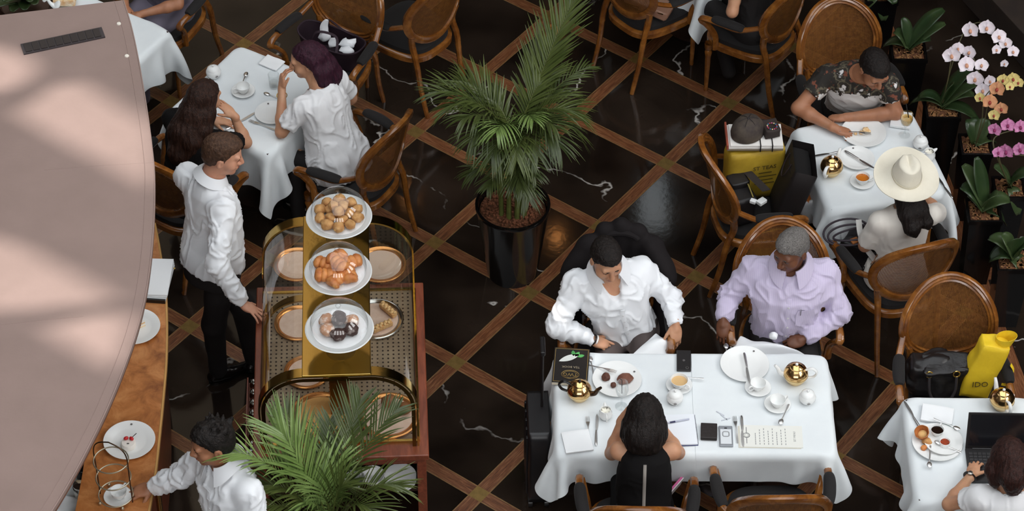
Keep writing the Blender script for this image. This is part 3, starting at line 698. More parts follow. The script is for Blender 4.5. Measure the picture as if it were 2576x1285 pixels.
def mesh_obj(parts, name, mat, parent, org):
    """one mesh object from several (verts, quads) pieces"""
    vs, qs, o = [], [], 0
    for v, q in parts: vs.append(v-org); qs.append(q+o); o += len(v)
    Vt = np.concatenate(vs); Q = np.concatenate(qs); me = bpy.data.meshes.new(name)
    me.vertices.add(len(Vt)); me.vertices.foreach_set('co', Vt.ravel()); me.loops.add(len(Q)*4); me.loops.foreach_set('vertex_index', Q.ravel().astype(np.int32))
    me.polygons.add(len(Q)); me.polygons.foreach_set('loop_start', np.arange(0, len(Q)*4, 4, dtype=np.int32)); me.polygons.foreach_set('use_smooth', np.ones(len(Q), bool))
    me.update(calc_edges=True); me.validate(); me.materials.append(mat); ob = bpy.data.objects.new(name, me); COL.objects.link(ob); ob.parent = parent; return ob

SKIN = {'fair': M('skin_fair', (204, 152, 126), rough=.5, sss=.15, mix=(14, (194, 138, 112)), bump=(300, .08, .001)),
        'light': M('skin_light', (196, 148, 116), rough=.5, sss=.15, mix=(14, (186, 134, 104)), bump=(300, .08, .001)),
        'tan': M('skin_tan', (170, 118, 88), rough=.48, sss=.12, mix=(14, (158, 106, 78)), bump=(300, .08, .001)),
        'brown': M('skin_brown', (112, 70, 48), rough=.45, sss=.1, mix=(14, (98, 60, 42)), bump=(300, .08, .001))}
def hairm(name, c1, c2, stretch=(90, 90, 6)): return M('hair_'+name, c1, rough=.55, spec=.3, mix=(1.0, c2, .35, .7), bump=(2.6, .7, .008), stretch=stretch)
HAIR = {'brown_short': hairm('brown_short', (58, 40, 30), (92, 66, 50), (70, 70, 40)), 'black_short': hairm('black_short', (18, 14, 13), (34, 26, 23), (90, 90, 50)),
        'grey': hairm('grey', (88, 84, 82), (138, 134, 130), (150, 150, 110)), 'dark_long': hairm('dark_long', (32, 19, 15), (62, 38, 28)), 'black_long': hairm('black_long', (17, 13, 12), (34, 26, 23)),
        'purple': hairm('purple', (38, 16, 30), (66, 30, 46)), 'auburn': hairm('auburn', (34, 18, 15), (60, 32, 26)), 'wild': hairm('wild', (16, 13, 12), (36, 30, 27), (60, 60, 60))}
EYEW = M('eye_white', (196, 186, 178), rough=.2); IRIS = M('iris_dark', (26, 17, 13), rough=.15); LIP = M('lips', (150, 84, 76), rough=.4); LIPD = M('lips_brown', (92, 52, 44), rough=.4); NAIL = M('nail', (208, 158, 140), rough=.25)

def fine_hand(F, wr, d, n, right, curl, thumb=(.7, .35), spread=.10, sc=1.0):
    """palm, four fingers and thumb. d = towards fingertips, n = out of the back of the hand. curl = list of 4 (a1,a2,a3). returns fingertip positions"""
    d = nrm(d); n = nrm(np.asarray(n)-d*np.dot(n, d)); sd = np.cross(d, n); th = -sd if right else sd     # thumb side
    tips = []
    def loc(a, b, c): return wr+sc*(d*a+th*b+n*c)
    Rm = np.c_[d, th, n]
    F.ell(loc(.048, .002, 0), (.056*sc, .040*sc, .0165*sc), Rm, k=.006); F.ell(loc(.022, .018, -.006), (.032*sc, .021*sc, .017*sc), Rm, k=.008); F.ell(loc(.030, -.022, -.005), (.034*sc, .017*sc, .016*sc), Rm, k=.008)
    F.cone(loc(-.03, 0, 0), loc(.02, 0, 0), .026*sc, .024*sc, k=.012)
    for q, (lat, base, ln, r) in enumerate([(.0285, .086, (.040, .025, .019), .0093), (.0095, .091, (.045, .029, .020), .0096), (-.0095, .087, (.041, .026, .019), .0090), (-.027, .078, (.032, .019, .017), .0078)]):
        p = loc(base-.012, lat, .001); ang = 0; sp = spread*(lat/.0285)
        for s in range(3):
            ang += curl[q][s]; dirv = d*math.cos(ang)*math.cos(sp)+th*math.sin(sp)-n*math.sin(ang)*math.cos(sp); ll = (ln[s]+(.012 if s == 0 else 0))*sc
            e = p+nrm(dirv)*ll; F.cone(p, e, r*sc*(1-.08*s), r*sc*(1-.08*(s+1)), k=.0028); p = e
        tips.append((p, nrm(dirv)))
    a, bnd = thumb; p = loc(.018, .030, -.008); v = nrm(d*math.cos(a)+th*math.sin(a)-n*.25); e = p+v*.042*sc; F.cone(p, e, .0135*sc, .0105*sc, k=.008)
    v2 = nrm(v*math.cos(bnd)+(d*.8-n*.5)*math.sin(bnd)); e2 = e+v2*.031*sc; F.cone(e, e2, .0105*sc, .0085*sc, k=.004); tips.append((e2, v2))
    return tips
RELAX = [(.25, .35, .2), (.30, .4, .25), (.35, .45, .25), (.4, .45, .3)]
FLAT = [(.05, .1, .05), (.03, .08, .05), (.05, .1, .05), (.1, .12, .08)]
FIST = [(1.2, 1.4, .7), (1.25, 1.45, .7), (1.3, 1.45, .7), (1.3, 1.4, .7)]
GRIP = [(.75, .9, .5), (.85, 1.0, .5), (1.0, 1.1, .6), (1.1, 1.2, .6)]

def person(label, org, J, face, up=(0, 0, 1), skin='light', hair='short', hairmat='black_short', female=False, torso=1.0, depth=1.0,
           top=None, hands=None, bottom=None, shoes=None, headsc=1.0, hair_fn=None, res=.0085, extra=None, chestw=None, smile=False):
    """J: world points hip, neck, head, shL, shR, elL, elR, wrL, wrR and optional kn*/an*/toe*. Body = one mesh; hair, clothes and face details its children."""
    org = np.asarray(org, float); r = thing('person', label, 'person', org)
    J = {k: np.asarray(v, float) for k, v in J.items()}; hip, neck, head = J['hip'], J['neck'], J['head']
    upT = nrm(neck-hip); L = np.linalg.norm(neck-hip); rt = J['shR']-J['shL']; rt = nrm(rt-upT*np.dot(rt, upT)); fw = np.cross(upT, rt)
    sw = np.linalg.norm(J['shR']-J['shL'])/2
    g = 1.0 if not female else .9
    sk = SKIN[skin]
    HS = [-.16, 0, .25, .5, .75, .9, 1.0, 1.08]
    A_ = np.array([.16, .170, .150, .158, sw+.005, sw*.86, sw*.5, .05])*torso if not female else np.array([.165, .175, .130, .14, sw-.01, sw*.82, sw*.45, .045])*torso
    B_ = np.array([.13, .135, .115, .12, .118, .098, .075, .05])*depth*(g if female else 1)
    OF = np.array([0, 0, .012, .022, .012, 0, -.005, -.005])
    def torso_fn(off, hmin=-.16, hmax=1.06, wa=0.0):
        a_, b_ = A_+off, B_+off
        def f(P):
            q = P-hip; h = (q@upT)/L; x = np.abs(q@rt); y = np.abs(q@fw-np.interp(h, HS, OF)); w = wa*np.exp(-((h-.18)/.2)**2)
            a = np.interp(h, HS, a_)+w; b = np.interp(h, HS, b_)+w; d = ((x/a)**2.4+(y/b)**2.4)**(1/2.4); d = (d-1)*np.minimum(a, b)
            return np.maximum(d, np.maximum((h-hmax)*L, (hmin-h)*L))
        m = .30; pts = np.array([hip+upT*L*hmin, hip+upT*L*hmax]); e = np.array([.26, .26, .14]); return f, pts.min(0)-e, pts.max(0)+e
    tw = 1.0 if not female else .86
    UA, EL, FA, WR = .050*tw, .041*tw, .040*tw, .026*tw
    top = top or {}; slv = top.get('sleeve', 'long')
    # ---- body
    B = Field(); B.fn(*torso_fn(-.012), k=.03)
    for s in 'LR':
        if 'sh'+s not in J: continue
        B.cone(neck+upT*-.03, J['sh'+s], .045*tw, .05*tw, k=.035)
        if 'el'+s in J:
            sh, el, wr = J['sh'+s], J['el'+s], J['wr'+s]; k_ = .94 if slv == 'long' else 1.0
            B.cone(sh, el, UA*k_, EL*k_, k=.03); mid = el+(wr-el)*.3; B.cone(el, mid, EL*k_, FA*k_*1.04, k=.02); B.cone(mid, wr, FA*k_*1.04, WR, k=.02)
        if 'kn'+s in J:
            hp = hip+(rt*.09 if s == 'R' else -rt*.09); B.cone(hp, J['kn'+s], .075*g, .052*g, k=.03); B.cone(J['kn'+s], J['an'+s], .052*g, .034*g, k=.03)
            if 'toe'+s in J and not shoes: B.cone(J['an'+s]-V(0, 0, .03), J['toe'+s], .034, .026, k=.02)
    B.cone(neck-upT*.02, head-nrm(up)*.05, .056*g, .052*g, k=.03)
    parts = [B.mesh(res if slv != 'long' else .011)]
    # ---- head
    F3 = nrm(face); U3 = nrm(np.asarray(up, float)-F3*np.dot(up, F3)); R3 = np.cross(F3, U3); Rh = np.c_[R3, F3, U3]; hs = headsc*(.94 if female else 1.0)
    def hp_(x, y, z): return head+hs*(R3*x+F3*y+U3*z)
    H = Field()
    H.ell(hp_(0, -.012, .035), np.array((.077, .096, .086))*hs, Rh, k=.01); H.ell(hp_(0, .028, -.03), np.array((.062, .067, .088))*hs, Rh, k=.03); H.ell(hp_(0, .034, -.080), np.array((.048, .050, .036))*hs, Rh, k=.03)
    H.ell(hp_(0, .076, -.103), .021*hs, Rh, k=.025)
    H.cone(hp_(-.04, .082, .034), hp_(.04, .082, .034), .014*hs, .014*hs, k=.02)
    for s in (-1, 1): H.ell(hp_(s*.044, .060, -.028), .028*hs, Rh, k=.025)
    for s in (-1, 1): H.ell(hp_(s*.033, .109, .010), (.020*hs, .022*hs, .014*hs), Rh, k=.014, sub=True)
    for s in (-1, 1): H.ell(hp_(s*.032, .080, .010), .0145*hs, Rh, k=.004)
    H.cone(hp_(0, .092, .022), hp_(0, .116, -.026), .009*hs, .0135*hs, k=.012)
    for s in (-1, 1): H.ell(hp_(s*.013, .104, -.032), .0105*hs, Rh, k=.008)
    H.ell(hp_(0, .093, -.060), (.025*hs, .013*hs, .008*hs), Rh, k=.008); H.ell(hp_(0, .092, -.073), (.021*hs, .013*hs, .008*hs), Rh, k=.008)
    for s in (-1, 1):
        H.ell(hp_(s*.079, -.006, -.006), (.010*hs, .020*hs, .032*hs), Rh, k=.006); H.ell(hp_(s*.088, .0, -.004), (.006*hs, .010*hs, .018*hs), Rh, k=.004, sub=True)
    H.cone(hp_(0, -.018, -.06), neck+(head-neck)*.12, .054*g, .058*g, k=.03)
    parts.append(H.mesh(.0046))
    # ---- hands
    tipl = []
    for s, hd in (hands or {}).items():
        HF = Field(); wr, el = J['wr'+s], J['el'+s]; fa = nrm(wr-el)
        if slv != 'long': HF.cone(wr-fa*.07, wr, (WR+(FA-WR)*.35), WR, k=.01)
        tipl += fine_hand(HF, wr+fa*.012, hd.get('d', fa), hd['n'], s == 'R', hd.get('curl', RELAX), hd.get('thumb', (.7, .35)), hd.get('spread', .10), (.92 if not female else .84)*hd.get('sc', 1))
        parts.append(HF.mesh(.0034))
    mesh_obj(parts, 'body', sk, r, org)
    # ---- face details
    for s in (-1, 1):
        b = MB(); b.ell(hp_(s*.032, .0835, .0085)-org, np.array((.0125, .0105, .0045))*hs, 12, 8, rot=Rh, mi=0); b.ell(hp_(s*.032, .0925, .0075)-org, np.array((.0048, .0020, .0040))*hs, 10, 6, rot=Rh, mi=1); b.build('eye', [EYEW, IRIS], r)
        b = MB(); b.tube([hp_(s*.016, .0965, .027)-org, hp_(s*.032, .0965, .0325)-org, hp_(s*.047, .086, .0285)-org], [.0022*hs, .0032*hs, .0016*hs], 6, flat=(1, 1)); b.build('eyebrow', HAIR['black_short'] if hairmat not in ('brown_short', 'grey') else HAIR[hairmat], r)
        b = MB(); b.tube([hp_(s*.020, .0920, .0125)-org, hp_(s*.032, .0965, .0155)-org, hp_(s*.046, .0865, .0115)-org], .0013*hs, 5); b.build('eyelid', IRIS, r)
    b = MB(); lm = LIPD if skin == 'brown' else LIP
    wv = .027 if smile else .022
    b.tube([hp_(-wv, .0935-.006*(wv > .025), -.062+(.005 if smile else 0))-org, hp_(-.01, .1045, -.0615)-org, hp_(0, .1055, -.0625)-org, hp_(.01, .1045, -.0615)-org, hp_(wv, .0935-.006*(wv > .025), -.062+(.005 if smile else 0))-org], [.0015*hs, .004*hs, .0038*hs, .004*hs, .0015*hs], 6)
    b.tube([hp_(-wv*.8, .0945, -.069)-org, hp_(0, .1035, -.0725)-org, hp_(wv*.8, .0945, -.069)-org], [.0015*hs, .0048*hs, .0015*hs], 6); b.build('lips', lm, r)
    # ---- hair
    if hair:
        K = Field()
        if hair == 'short':
            K.ell(hp_(0, -.016, .040), np.array((.083, .103, .093))*hs, Rh, k=.01); K.ell(hp_(0, -.050, -.005), np.array((.070, .062, .075))*hs, Rh, k=.02); K.ell(hp_(0, .02, .085), np.array((.066, .075, .050))*hs, Rh, k=.02)
            def fcut(P):
                q = (P-head)@Rh/hs; zc = np.interp(q[..., 1], [-.12, -.055, -.02, .012, .028, .055, .075, .11], [-.085, -.075, -.02, -.018, .036, .066, .080, .090]); return (zc-q[..., 2])*.8*hs
            K.cut(fcut)
        if hair_fn: hair_fn(K, hp_, Rh, hs)
        vt, q = K.mesh(.005); nn = vnorm(vt, q); loc = (vt-head)@Rh
        if hair == 'short': vt = vt+nn*((vnoise(loc*V(140, 140, 90)+40)-.5)*.006)[:, None]
        else: vt = vt+nn*((vnoise(loc*V(75, 75, 7)+20)-.5)*.009+(vnoise(loc*V(180, 180, 12)+7)-.5)*.005)[:, None]
        mesh_obj([(vt, q)], 'hair', HAIR[hairmat], r, org)
    # ---- top
    if top:
        off = top.get('off', .010); C = Field(); hem = top.get('hem', .0); C.fn(*torso_fn(off, hem, 1.05, top.get('loose', .0)), k=.03)
        ex = top.get('ex', .010)
        for s in 'LR':
            if 'sh'+s not in J: continue
            sh, el, wr = J['sh'+s], J.get('el'+s), J.get('wr'+s)
            if slv == 'none':
                C.cone(neck-upT*.04, sh-(rt if s == 'R' else -rt)*.03, .05, .045, k=.03); continue
            C.cone(neck-upT*.035, sh, .050+off*.4, UA+ex, k=.04)
            if el is None: continue
            if slv == 'short':
                e = sh+(el-sh)*top.get('len', .55); C.cone(sh, e, UA+ex, UA+ex+.004, k=.03)
            else:
                dd = nrm(wr-el); C.cone(sh, el, UA+ex, EL+ex+.004, k=.03); C.cone(el, wr-dd*.045, EL+ex+.004, WR+ex+.006, k=.02); C.cone(wr-dd*.05, wr+dd*.004, WR+ex*.9, WR+ex*.75, k=.004)
        # neckline
        nk = top.get('neck', .072); nd = nrm(head-neck); C.cone(neck+nd*.012, neck+nd*.2, nk, nk+.06, k=.008, sub=True)
        if top.get('vneck'): C.cone(neck+fw*.06, neck+fw*.15-upT*top['vneck'], .052, .018, k=.006, sub=True)
        if slv != 'none':
            for s in 'LR':
                if 'el'+s not in J: continue
                sh, el, wr = J['sh'+s], J['el'+s], J['wr'+s]
                if slv == 'short':
                    d0 = nrm(el-sh); e = sh+(el-sh)*top.get('len', .55)
                    C.cut(lambda P, e=e, d0=d0, sh=sh: np.where((np.linalg.norm((P-e)-((P-e)@d0)[..., None]*d0, axis=-1) < .10) & ((P-e)@d0 < .12), np.minimum((P-e)@d0, .05), -1))
                else:
                    d0 = nrm(wr-el); C.cut(lambda P, w=wr, d0=d0: np.where((np.linalg.norm(P-w, axis=-1) < .06), (P-w)@d0-.004, -1))
        if top.get('armhole'):
            for s in 'LR': C.ell(J['sh'+s]+(rt if s == 'R' else -rt)*.05, (.075, .075, .11), np.c_[rt, fw, upT], k=.01, sub=True)
        vt, q = C.mesh(top.get('res', .0085)); vt = relax(vt, q, 1, .4); nn = vnorm(vt, q)
        loc = np.stack([(vt-hip)@rt, (vt-hip)@fw, (vt-hip)@upT], -1); am = top.get('fold', 1.0)
        n1 = vnoise(loc*V(11, 11, 7)+V(3, 7, org[0]*5)); n2 = vnoise(loc*V(15, 15, 8)+n1[:, None]*V(3, 3, 4)+V(org[1]*3, 1, 2)); rid = (1-np.abs(2*n2-1))**2
        disp = (n1-.5)*.005*am+(rid**2-.3)*.008*am
        if slv == 'long':
            for s in 'LR':
                if 'el'+s not in J: continue
                sh, el, wr = J['sh'+s], J['el'+s], J['wr'+s]
                for a, b_, w0 in ((sh, el, .25), (el, wr, .9)):
                    d0 = b_-a; l0 = np.linalg.norm(d0); d0 = d0/l0; t = (vt-a)@d0; rad = np.linalg.norm(vt-a-t[:, None]*d0, axis=1); msk = np.exp(-(np.maximum(rad-.06, 0)/.02)**2)*((t > -.02) & (t < l0-.05))
                    we = np.exp(-((t-(l0 if a is sh else 0))/.09)**2)*.9+.25
                    nz = vnoise(vt*16+V(5, 1, 3)); disp += msk*we*np.sin(t*88+nz*9)*.0042*am
        vt = vt+nn*disp[:, None]; sh_o = mesh_obj([(vt, q)], top.get('name', 'shirt'), top['mat'], r, org)
        r['_v'] = 0; del r['_v']
        person.last = dict(vt=vt, loc=loc, rt=rt, fw=fw, up=upT, hip=hip, L=L, org=org, root=r, shirt=sh_o, neck=neck, nd=nd, hp=hp_, Rh=Rh, head=head, hs=hs, tips=tipl, J=J)
        if top.get('collar'):
            cw = top['collar']; ax_ = nd; f2 = nrm(fw-ax_*np.dot(fw, ax_)); r2 = np.cross(f2, ax_); n = 40; rows = []
            for k in range(n+1):
                a = math.radians(cw.get('gap', 22))+(2*math.pi-2*math.radians(cw.get('gap', 22)))*k/n; fr = max(0, math.cos(a))**2; w = f2*math.cos(a)+r2*math.sin(a)
                c0 = neck+ax_*(.052+cw.get('lift', 0))-f2*.002; w = w*cw.get('wide', 1.0)
                rows.append([c0+w*.064+ax_*(-.030-.03*fr), c0+w*.066+ax_*(.026-.016*fr), c0+w*.072+ax_*(.030-.016*fr), c0+w*(.088+.010*fr)+ax_*(.006-.030*fr), c0+w*(.103+.026*fr)+ax_*(-.022-.050*fr)])
            b = MB(); b.grid(np.array(rows)-org, thick=.0025); b.build('collar', top['mat'], r, angle=70)
        if top.get('placket'):
            pts = []
            for h in np.linspace(top.get('ph', (.12, .86))[0], top.get('ph', (.12, .86))[1], 16):
                m = (np.abs(loc[:, 0]-top.get('px', 0)) < .014) & (np.abs(loc[:, 2]/L-h) < .02)
                if m.any(): i = np.argmax(np.where(m, loc[:, 1], -9)); pts.append(vt[i]+fw*.0015)
            if len(pts) > 4:
                pts = np.array(pts); pts[1:-1] = (pts[:-2]+pts[1:-1]*2+pts[2:])/4
                b = MB(); b.tube(pts-org, .015, 8, flat=(1, .14), up=np.tile(fw, (len(pts), 1))); pk = b.build('placket', top['mat'], sh_o)
                for k in range(1, len(pts)-1, 3):
                    b = MB(); b.lathe([(0, .0022), (.0055, .002), (.006, 0)], 12, c=pts[k]+fw*.0016-org, axis=frame(rt, fw)); b.build('button', M('shirt_button', (214, 214, 216), rough=.3), sh_o)
    # ---- trousers / skirt
    if bottom:
        D = Field(); D.fn(*torso_fn(.008, -.20, bottom.get('waist', .10)), k=.03)
        for s in 'LR':
            if 'kn'+s not in J: continue
            hp = hip+(rt*.09 if s == 'R' else -rt*.09)+upT*-.01; kn, an = J['kn'+s], J['an'+s]; lw = bottom.get('leg', 1.0)
            D.cone(hp, kn, .092*g*lw, .066*g*lw, k=.04); D.cone(kn, an, .066*g*lw, .052*g*lw, k=.03)
        vt, q = D.mesh(.011); nn = vnorm(vt, q); vt = vt+nn*((vnoise(vt*V(14, 14, 9))-.5)*.014)[:, None]
        mesh_obj([(vt, q)], bottom.get('name', 'trousers'), bottom['mat'], r, org)
        if bottom.get('belt'):
            hb = bottom.get('waist', .10)-.02; n = 32; ring = []
            for k in range(n):
                a = 2*math.pi*k/n; aa = np.interp(hb, HS, A_)+.016; bb = np.interp(hb, HS, B_)+.016; e = 2/2.4
                ring.append(hip+upT*L*hb+rt*math.copysign(abs(math.cos(a))**e, math.cos(a))*aa+fw*(math.copysign(abs(math.sin(a))**e, math.sin(a))*bb+np.interp(hb, HS, OF)))
            b = MB(); b.tube(np.array(ring)-org, .016, 6, closed=True, flat=(.25, 1), up=np.tile(upT, (n, 1))); b.build('belt', M('belt_leather', (22, 17, 15), rough=.35), r)
            p = hip+upT*L*hb+fw*(np.interp(hb, HS, B_)+.022+np.interp(hb, HS, OF)); b = MB(); b.tube(np.array([p-rt*.016-upT*.013, p+rt*.016-upT*.013, p+rt*.016+upT*.013, p-rt*.016+upT*.013])-org, .003, 6, closed=True); b.build('buckle', M('buckle_steel', (190, 186, 178), rough=.2, metal=1), r)
    if shoes:
        for s in 'LR':
            if 'toe'+s not in J: continue
            an, to = J['an'+s], J['toe'+s]; d = nrm((to-an)*V(1, 1, 0)); sd = V(-d[1], d[0], 0); a0 = V(an[0], an[1], 0)
            D = Field(); D.cone(a0-d*.035+V(0, 0, .045), a0+d*.06+V(0, 0, .045), .036, .036, k=.02); D.cone(a0+d*.05+V(0, 0, .035), to*V(1, 1, 0)+V(0, 0, .03), .036, .028, k=.02); D.cone(a0+V(0, 0, .05), a0+V(0, 0, .09), .04, .042, k=.02)
            D.cut(lambda P: .004-P[..., 2]); so = mesh_obj([D.mesh(.007)], 'shoe', shoes['mat'], r, org)
            b = MB(); n = 20; pr3 = [a0+d*(.045+.11*math.cos(2*math.pi*k/n))+sd*(.040*math.sin(2*math.pi*k/n))-org for k in range(n)]; b.prism([(p[0], p[1]) for p in pr3], -org[2]+.001, -org[2]+.014); b.build('sole', shoes.get('sole', shoes['mat']), so, smooth=False)
    return r
def short_cut(K, hp, Rh, hs): pass

# ------------------------------------------------------------------ the people
def stripes():
    m, N, L, b = nodes_of('lavender_stripe')
    tc = N.new('ShaderNodeTexCoord'); w = N.new('ShaderNodeTexWave'); w.bands_direction = 'X'; w.inputs['Scale'].default_value = 60; w.inputs['Distortion'].default_value = .4; w.inputs['Detail'].default_value = 0
    L.new(tc.outputs['Object'], w.inputs['Vector']); r = N.new('ShaderNodeValToRGB'); r.color_ramp.elements[0].color = lin((182, 168, 202)); r.color_ramp.elements[1].color = lin((206, 198, 218)); r.color_ramp.elements[0].position = .25; r.color_ramp.elements[1].position = .6
    L.new(w.outputs['Fac'], r.inputs[0]); L.new(r.outputs[0], b.inputs['Base Color']); b.inputs['Roughness'].default_value = .8; b.inputs['Sheen Weight'].default_value = .2; return m
def floral():
    m, N, L, b = nodes_of('floral_print')
    tc = N.new('ShaderNodeTexCoord'); sp = N.new('ShaderNodeSeparateXYZ'); L.new(tc.outputs['Object'], sp.inputs[0])
    no = N.new('ShaderNodeTexNoise'); no.inputs['Scale'].default_value = 22; no.inputs['Detail'].default_value = 4; L.new(tc.outputs['Object'], no.inputs['Vector'])
    ma = N.new('ShaderNodeMath'); ma.operation = 'MULTIPLY_ADD'; ma.inputs[1].default_value = .26; L.new(no.outputs['Fac'], ma.inputs[0]); L.new(sp.outputs['Z'], ma.inputs[2])
    th = N.new('ShaderNodeValToRGB'); th.color_ramp.elements[0].position = .995; th.color_ramp.elements[1].position = 1.0
    m2 = N.new('ShaderNodeMath'); m2.operation = 'ADD'; m2.inputs[1].default_value = -.02; L.new(ma.outputs[0], m2.inputs[0]); L.new(m2.outputs[0], th.inputs[0])
    dn = N.new('ShaderNodeTexNoise'); dn.inputs['Scale'].default_value = 38; dn.inputs['Detail'].default_value = 2; L.new(tc.outputs['Object'], dn.inputs['Vector']); dm = N.new('ShaderNodeVectorMath'); dm.operation = 'MULTIPLY_ADD'; dm.inputs[1].default_value = (.05, .05, .05); L.new(dn.outputs['Color'], dm.inputs[0]); L.new(tc.outputs['Object'], dm.inputs[2])
    vo = N.new('ShaderNodeTexVoronoi'); vo.inputs['Scale'].default_value = 10; L.new(dm.outputs[0], vo.inputs['Vector'])
    fl = N.new('ShaderNodeValToRGB'); e = fl.color_ramp.elements; e[0].position = .0; e[0].color = lin((60, 44, 40)); e[1].position = .62; e[1].color = lin((34, 29, 25))
    for p, c in ((.06, (70, 54, 48)), (.09, (222, 218, 216)), (.20, (206, 202, 202)), (.235, (46, 40, 32)), (.36, (40, 35, 29)), (.44, (104, 96, 78)), (.50, (40, 35, 29))): q = e.new(p); q.color = lin(c)
    L.new(vo.outputs['Distance'], fl.inputs[0])
    n3 = N.new('ShaderNodeTexNoise'); n3.inputs['Scale'].default_value = 30; L.new(tc.outputs['Object'], n3.inputs['Vector']); r3 = N.new('ShaderNodeValToRGB'); r3.color_ramp.elements[0].position = .60; r3.color_ramp.elements[1].position = .64; L.new(n3.outputs['Fac'], r3.inputs[0])
    mx0 = N.new('ShaderNodeMix'); mx0.data_type = 'RGBA'; L.new(r3.outputs[0], mx0.inputs['Factor']); L.new(fl.outputs[0], mx0.inputs[6]); mx0.inputs[7].default_value = lin((112, 62, 44))
    mx = N.new('ShaderNodeMix'); mx.data_type = 'RGBA'; L.new(th.outputs[0], mx.inputs['Factor']); mx.inputs[6].default_value = lin((212, 210, 208)); L.new(mx0.outputs[2], mx.inputs[7])
    L.new(mx.outputs[2], b.inputs['Base Color']); b.inputs['Roughness'].default_value = .85; return m
WSHIRT = M('white_shirt_cotton', (230, 232, 236), rough=.75, sheen=.15, bump=(260, .05, .002)); WTEE = M('white_tee', (222, 222, 224), rough=.85, sheen=.2, bump=(260, .08, .002)); CREAM = M('cream_knit', (214, 208, 200), rough=.9, sheen=.3, bump=(300, .12, .002))
BLK = M('black_cloth', (13, 11, 12), rough=.85, spec=.25, sheen=.0, bump=(200, .15, .002)); GREYT = M('grey_trouser', (78, 68, 66), rough=.8, bump=(260, .12, .002)); DKT = M('charcoal_trouser', (26, 22, 22), rough=.8, bump=(240, .12, .002)); GREYD = M('grey_blue_dress', (108, 102, 116), rough=.85, bump=(200, .1, .002))
LEATH = M('black_leather', (18, 15, 14), rough=.25, bump=(30, .08, .003))
LAVM = stripes(); FLORM = floral()
def P2(px, py, z): return at(px, py, z)

# 1 waiter standing by the cart
person('waiter in white shirt and black trousers standing, one hand on the pastry cart', (-1.66, 11.05, 0),
    dict(hip=V(-1.67, 11.04, .97), neck=V(-1.655, 11.12, 1.50), head=V(-1.575, 11.14, 1.685), shL=V(-1.79, 11.23, 1.44), shR=V(-1.575, 10.975, 1.44), elL=V(-1.76, 11.35, 1.18), wrL=V(-1.66, 11.38, .96),
         elR=V(-1.605, 10.78, 1.20), wrR=V(-1.485, 10.735, .955), knR=V(-1.69, 10.98, .52), anR=V(-1.70, 11.04, .09), toeR=V(-1.54, 11.13, .04), knL=V(-1.54, 11.14, .52), anL=V(-1.50, 11.13, .09), toeL=V(-1.40, 11.30, .04)),
    face=(.96, .02, -.28), skin='fair', hairmat='brown_short', top=dict(mat=WSHIRT, sleeve='long', collar=dict(gap=14), hem=-.03, loose=.02, ex=.016, fold=1.5, neck=.068), torso=1.02,
    hands={'R': dict(d=(.80, -.30, -.40), n=(.28, .10, .95), curl=[(.15, .2, .1), (.12, .2, .1), (.15, .25, .1), (.2, .25, .15)], spread=.30, thumb=(.9, .2))}, bottom=dict(mat=DKT, waist=.06, leg=1.0), shoes=dict(mat=LEATH))
# 2 waiter at the counter
def wild(K, hp, Rh, hs):
    rs = np.random.RandomState(5)
    for _ in range(26):
        a = rs.uniform(0, 6.28); e = rs.uniform(.35, 1.3); d = V(math.cos(a)*math.cos(e), math.sin(a)*math.cos(e)-.15, math.sin(e)); c = hp(*(d*V(.07, .085, .085)+V(0, -.015, .035)))
        K.cone(c, c+(hp(*(d*.022+V(rs.uniform(-.02, .02), rs.uniform(-.02, .02), .01)))-hp(0, 0, 0)), .018, .005, k=.012)
person('young waiter in white shirt leaning to the counter, hand on a cup', (-1.42, 9.10, 0),
    dict(hip=V(-1.37, 9.12, .95), neck=V(-1.415, 9.12, 1.44), head=V(-1.465, 9.115, 1.615), shL=V(-1.30, 9.00, 1.385), shR=V(-1.525, 9.235, 1.385), elL=V(-1.24, 8.90, 1.13), wrL=V(-1.36, 8.82, 1.0), elR=P2(462, 1196, 1.21), wrR=P2(384, 1224, 1.105),
         knR=V(-1.45, 9.18, .5), anR=V(-1.42, 9.2, .09), toeR=V(-1.55, 9.12, .04), knL=V(-1.30, 9.0, .5), anL=V(-1.28, 9.0, .09), toeL=V(-1.41, 8.92, .04)),
    face=(-.90, -.30, -.18), skin='tan', hairmat='wild', hair_fn=wild, top=dict(mat=WSHIRT, sleeve='long', collar=dict(gap=22, lift=.01, wide=1.12), hem=-.03, ex=.018, fold=1.9, neck=.068, placket=True),
    hands={'R': dict(d=(-.95, -.18, -.22), n=(.05, -.35, .93), curl=[(.3, .4, .25), (.35, .45, .25), (.4, .5, .3), (.45, .5, .3)], thumb=(.75, .5), spread=.14)}, bottom=dict(mat=DKT, waist=.06), shoes=dict(mat=LEATH))
# 3 dark-haired woman in black
def long_back(K, hp, Rh, hs):
    K.ell(hp(0, -.014, .040), np.array((.086, .104, .094))*hs, Rh, k=.01)
    for s in (-1, 1): K.chain([hp(s*.05, -.02, .03), hp(s*.078, -.035, -.06), hp(s*.085, -.06, -.16), hp(s*.075, -.10, -.30)], [.045, .042, .048, .03], k=.03)
    K.chain([hp(0, -.07, .03), hp(0, -.10, -.08), hp(-.01, -.125, -.20), hp(-.02, -.15, -.36), hp(-.02, -.155, -.42)], [.06, .062, .075, .055, .02], k=.04)
    K.chain([hp(-.05, -.08, -.08), hp(-.075, -.12, -.24), hp(-.07, -.14, -.40)], [.05, .055, .02], k=.03); K.chain([hp(.05, -.08, -.08), hp(.06, -.12, -.24), hp(.05, -.14, -.37)], [.05, .052, .018], k=.03)
    K.cut(lambda P: np.where((P-hp(0, 0, 0))@Rh[:, 2] < .055, ((P-hp(0, 0, 0))@Rh[:, 1])/1.0-.022, -1))
_c = CH['brunette'][0]
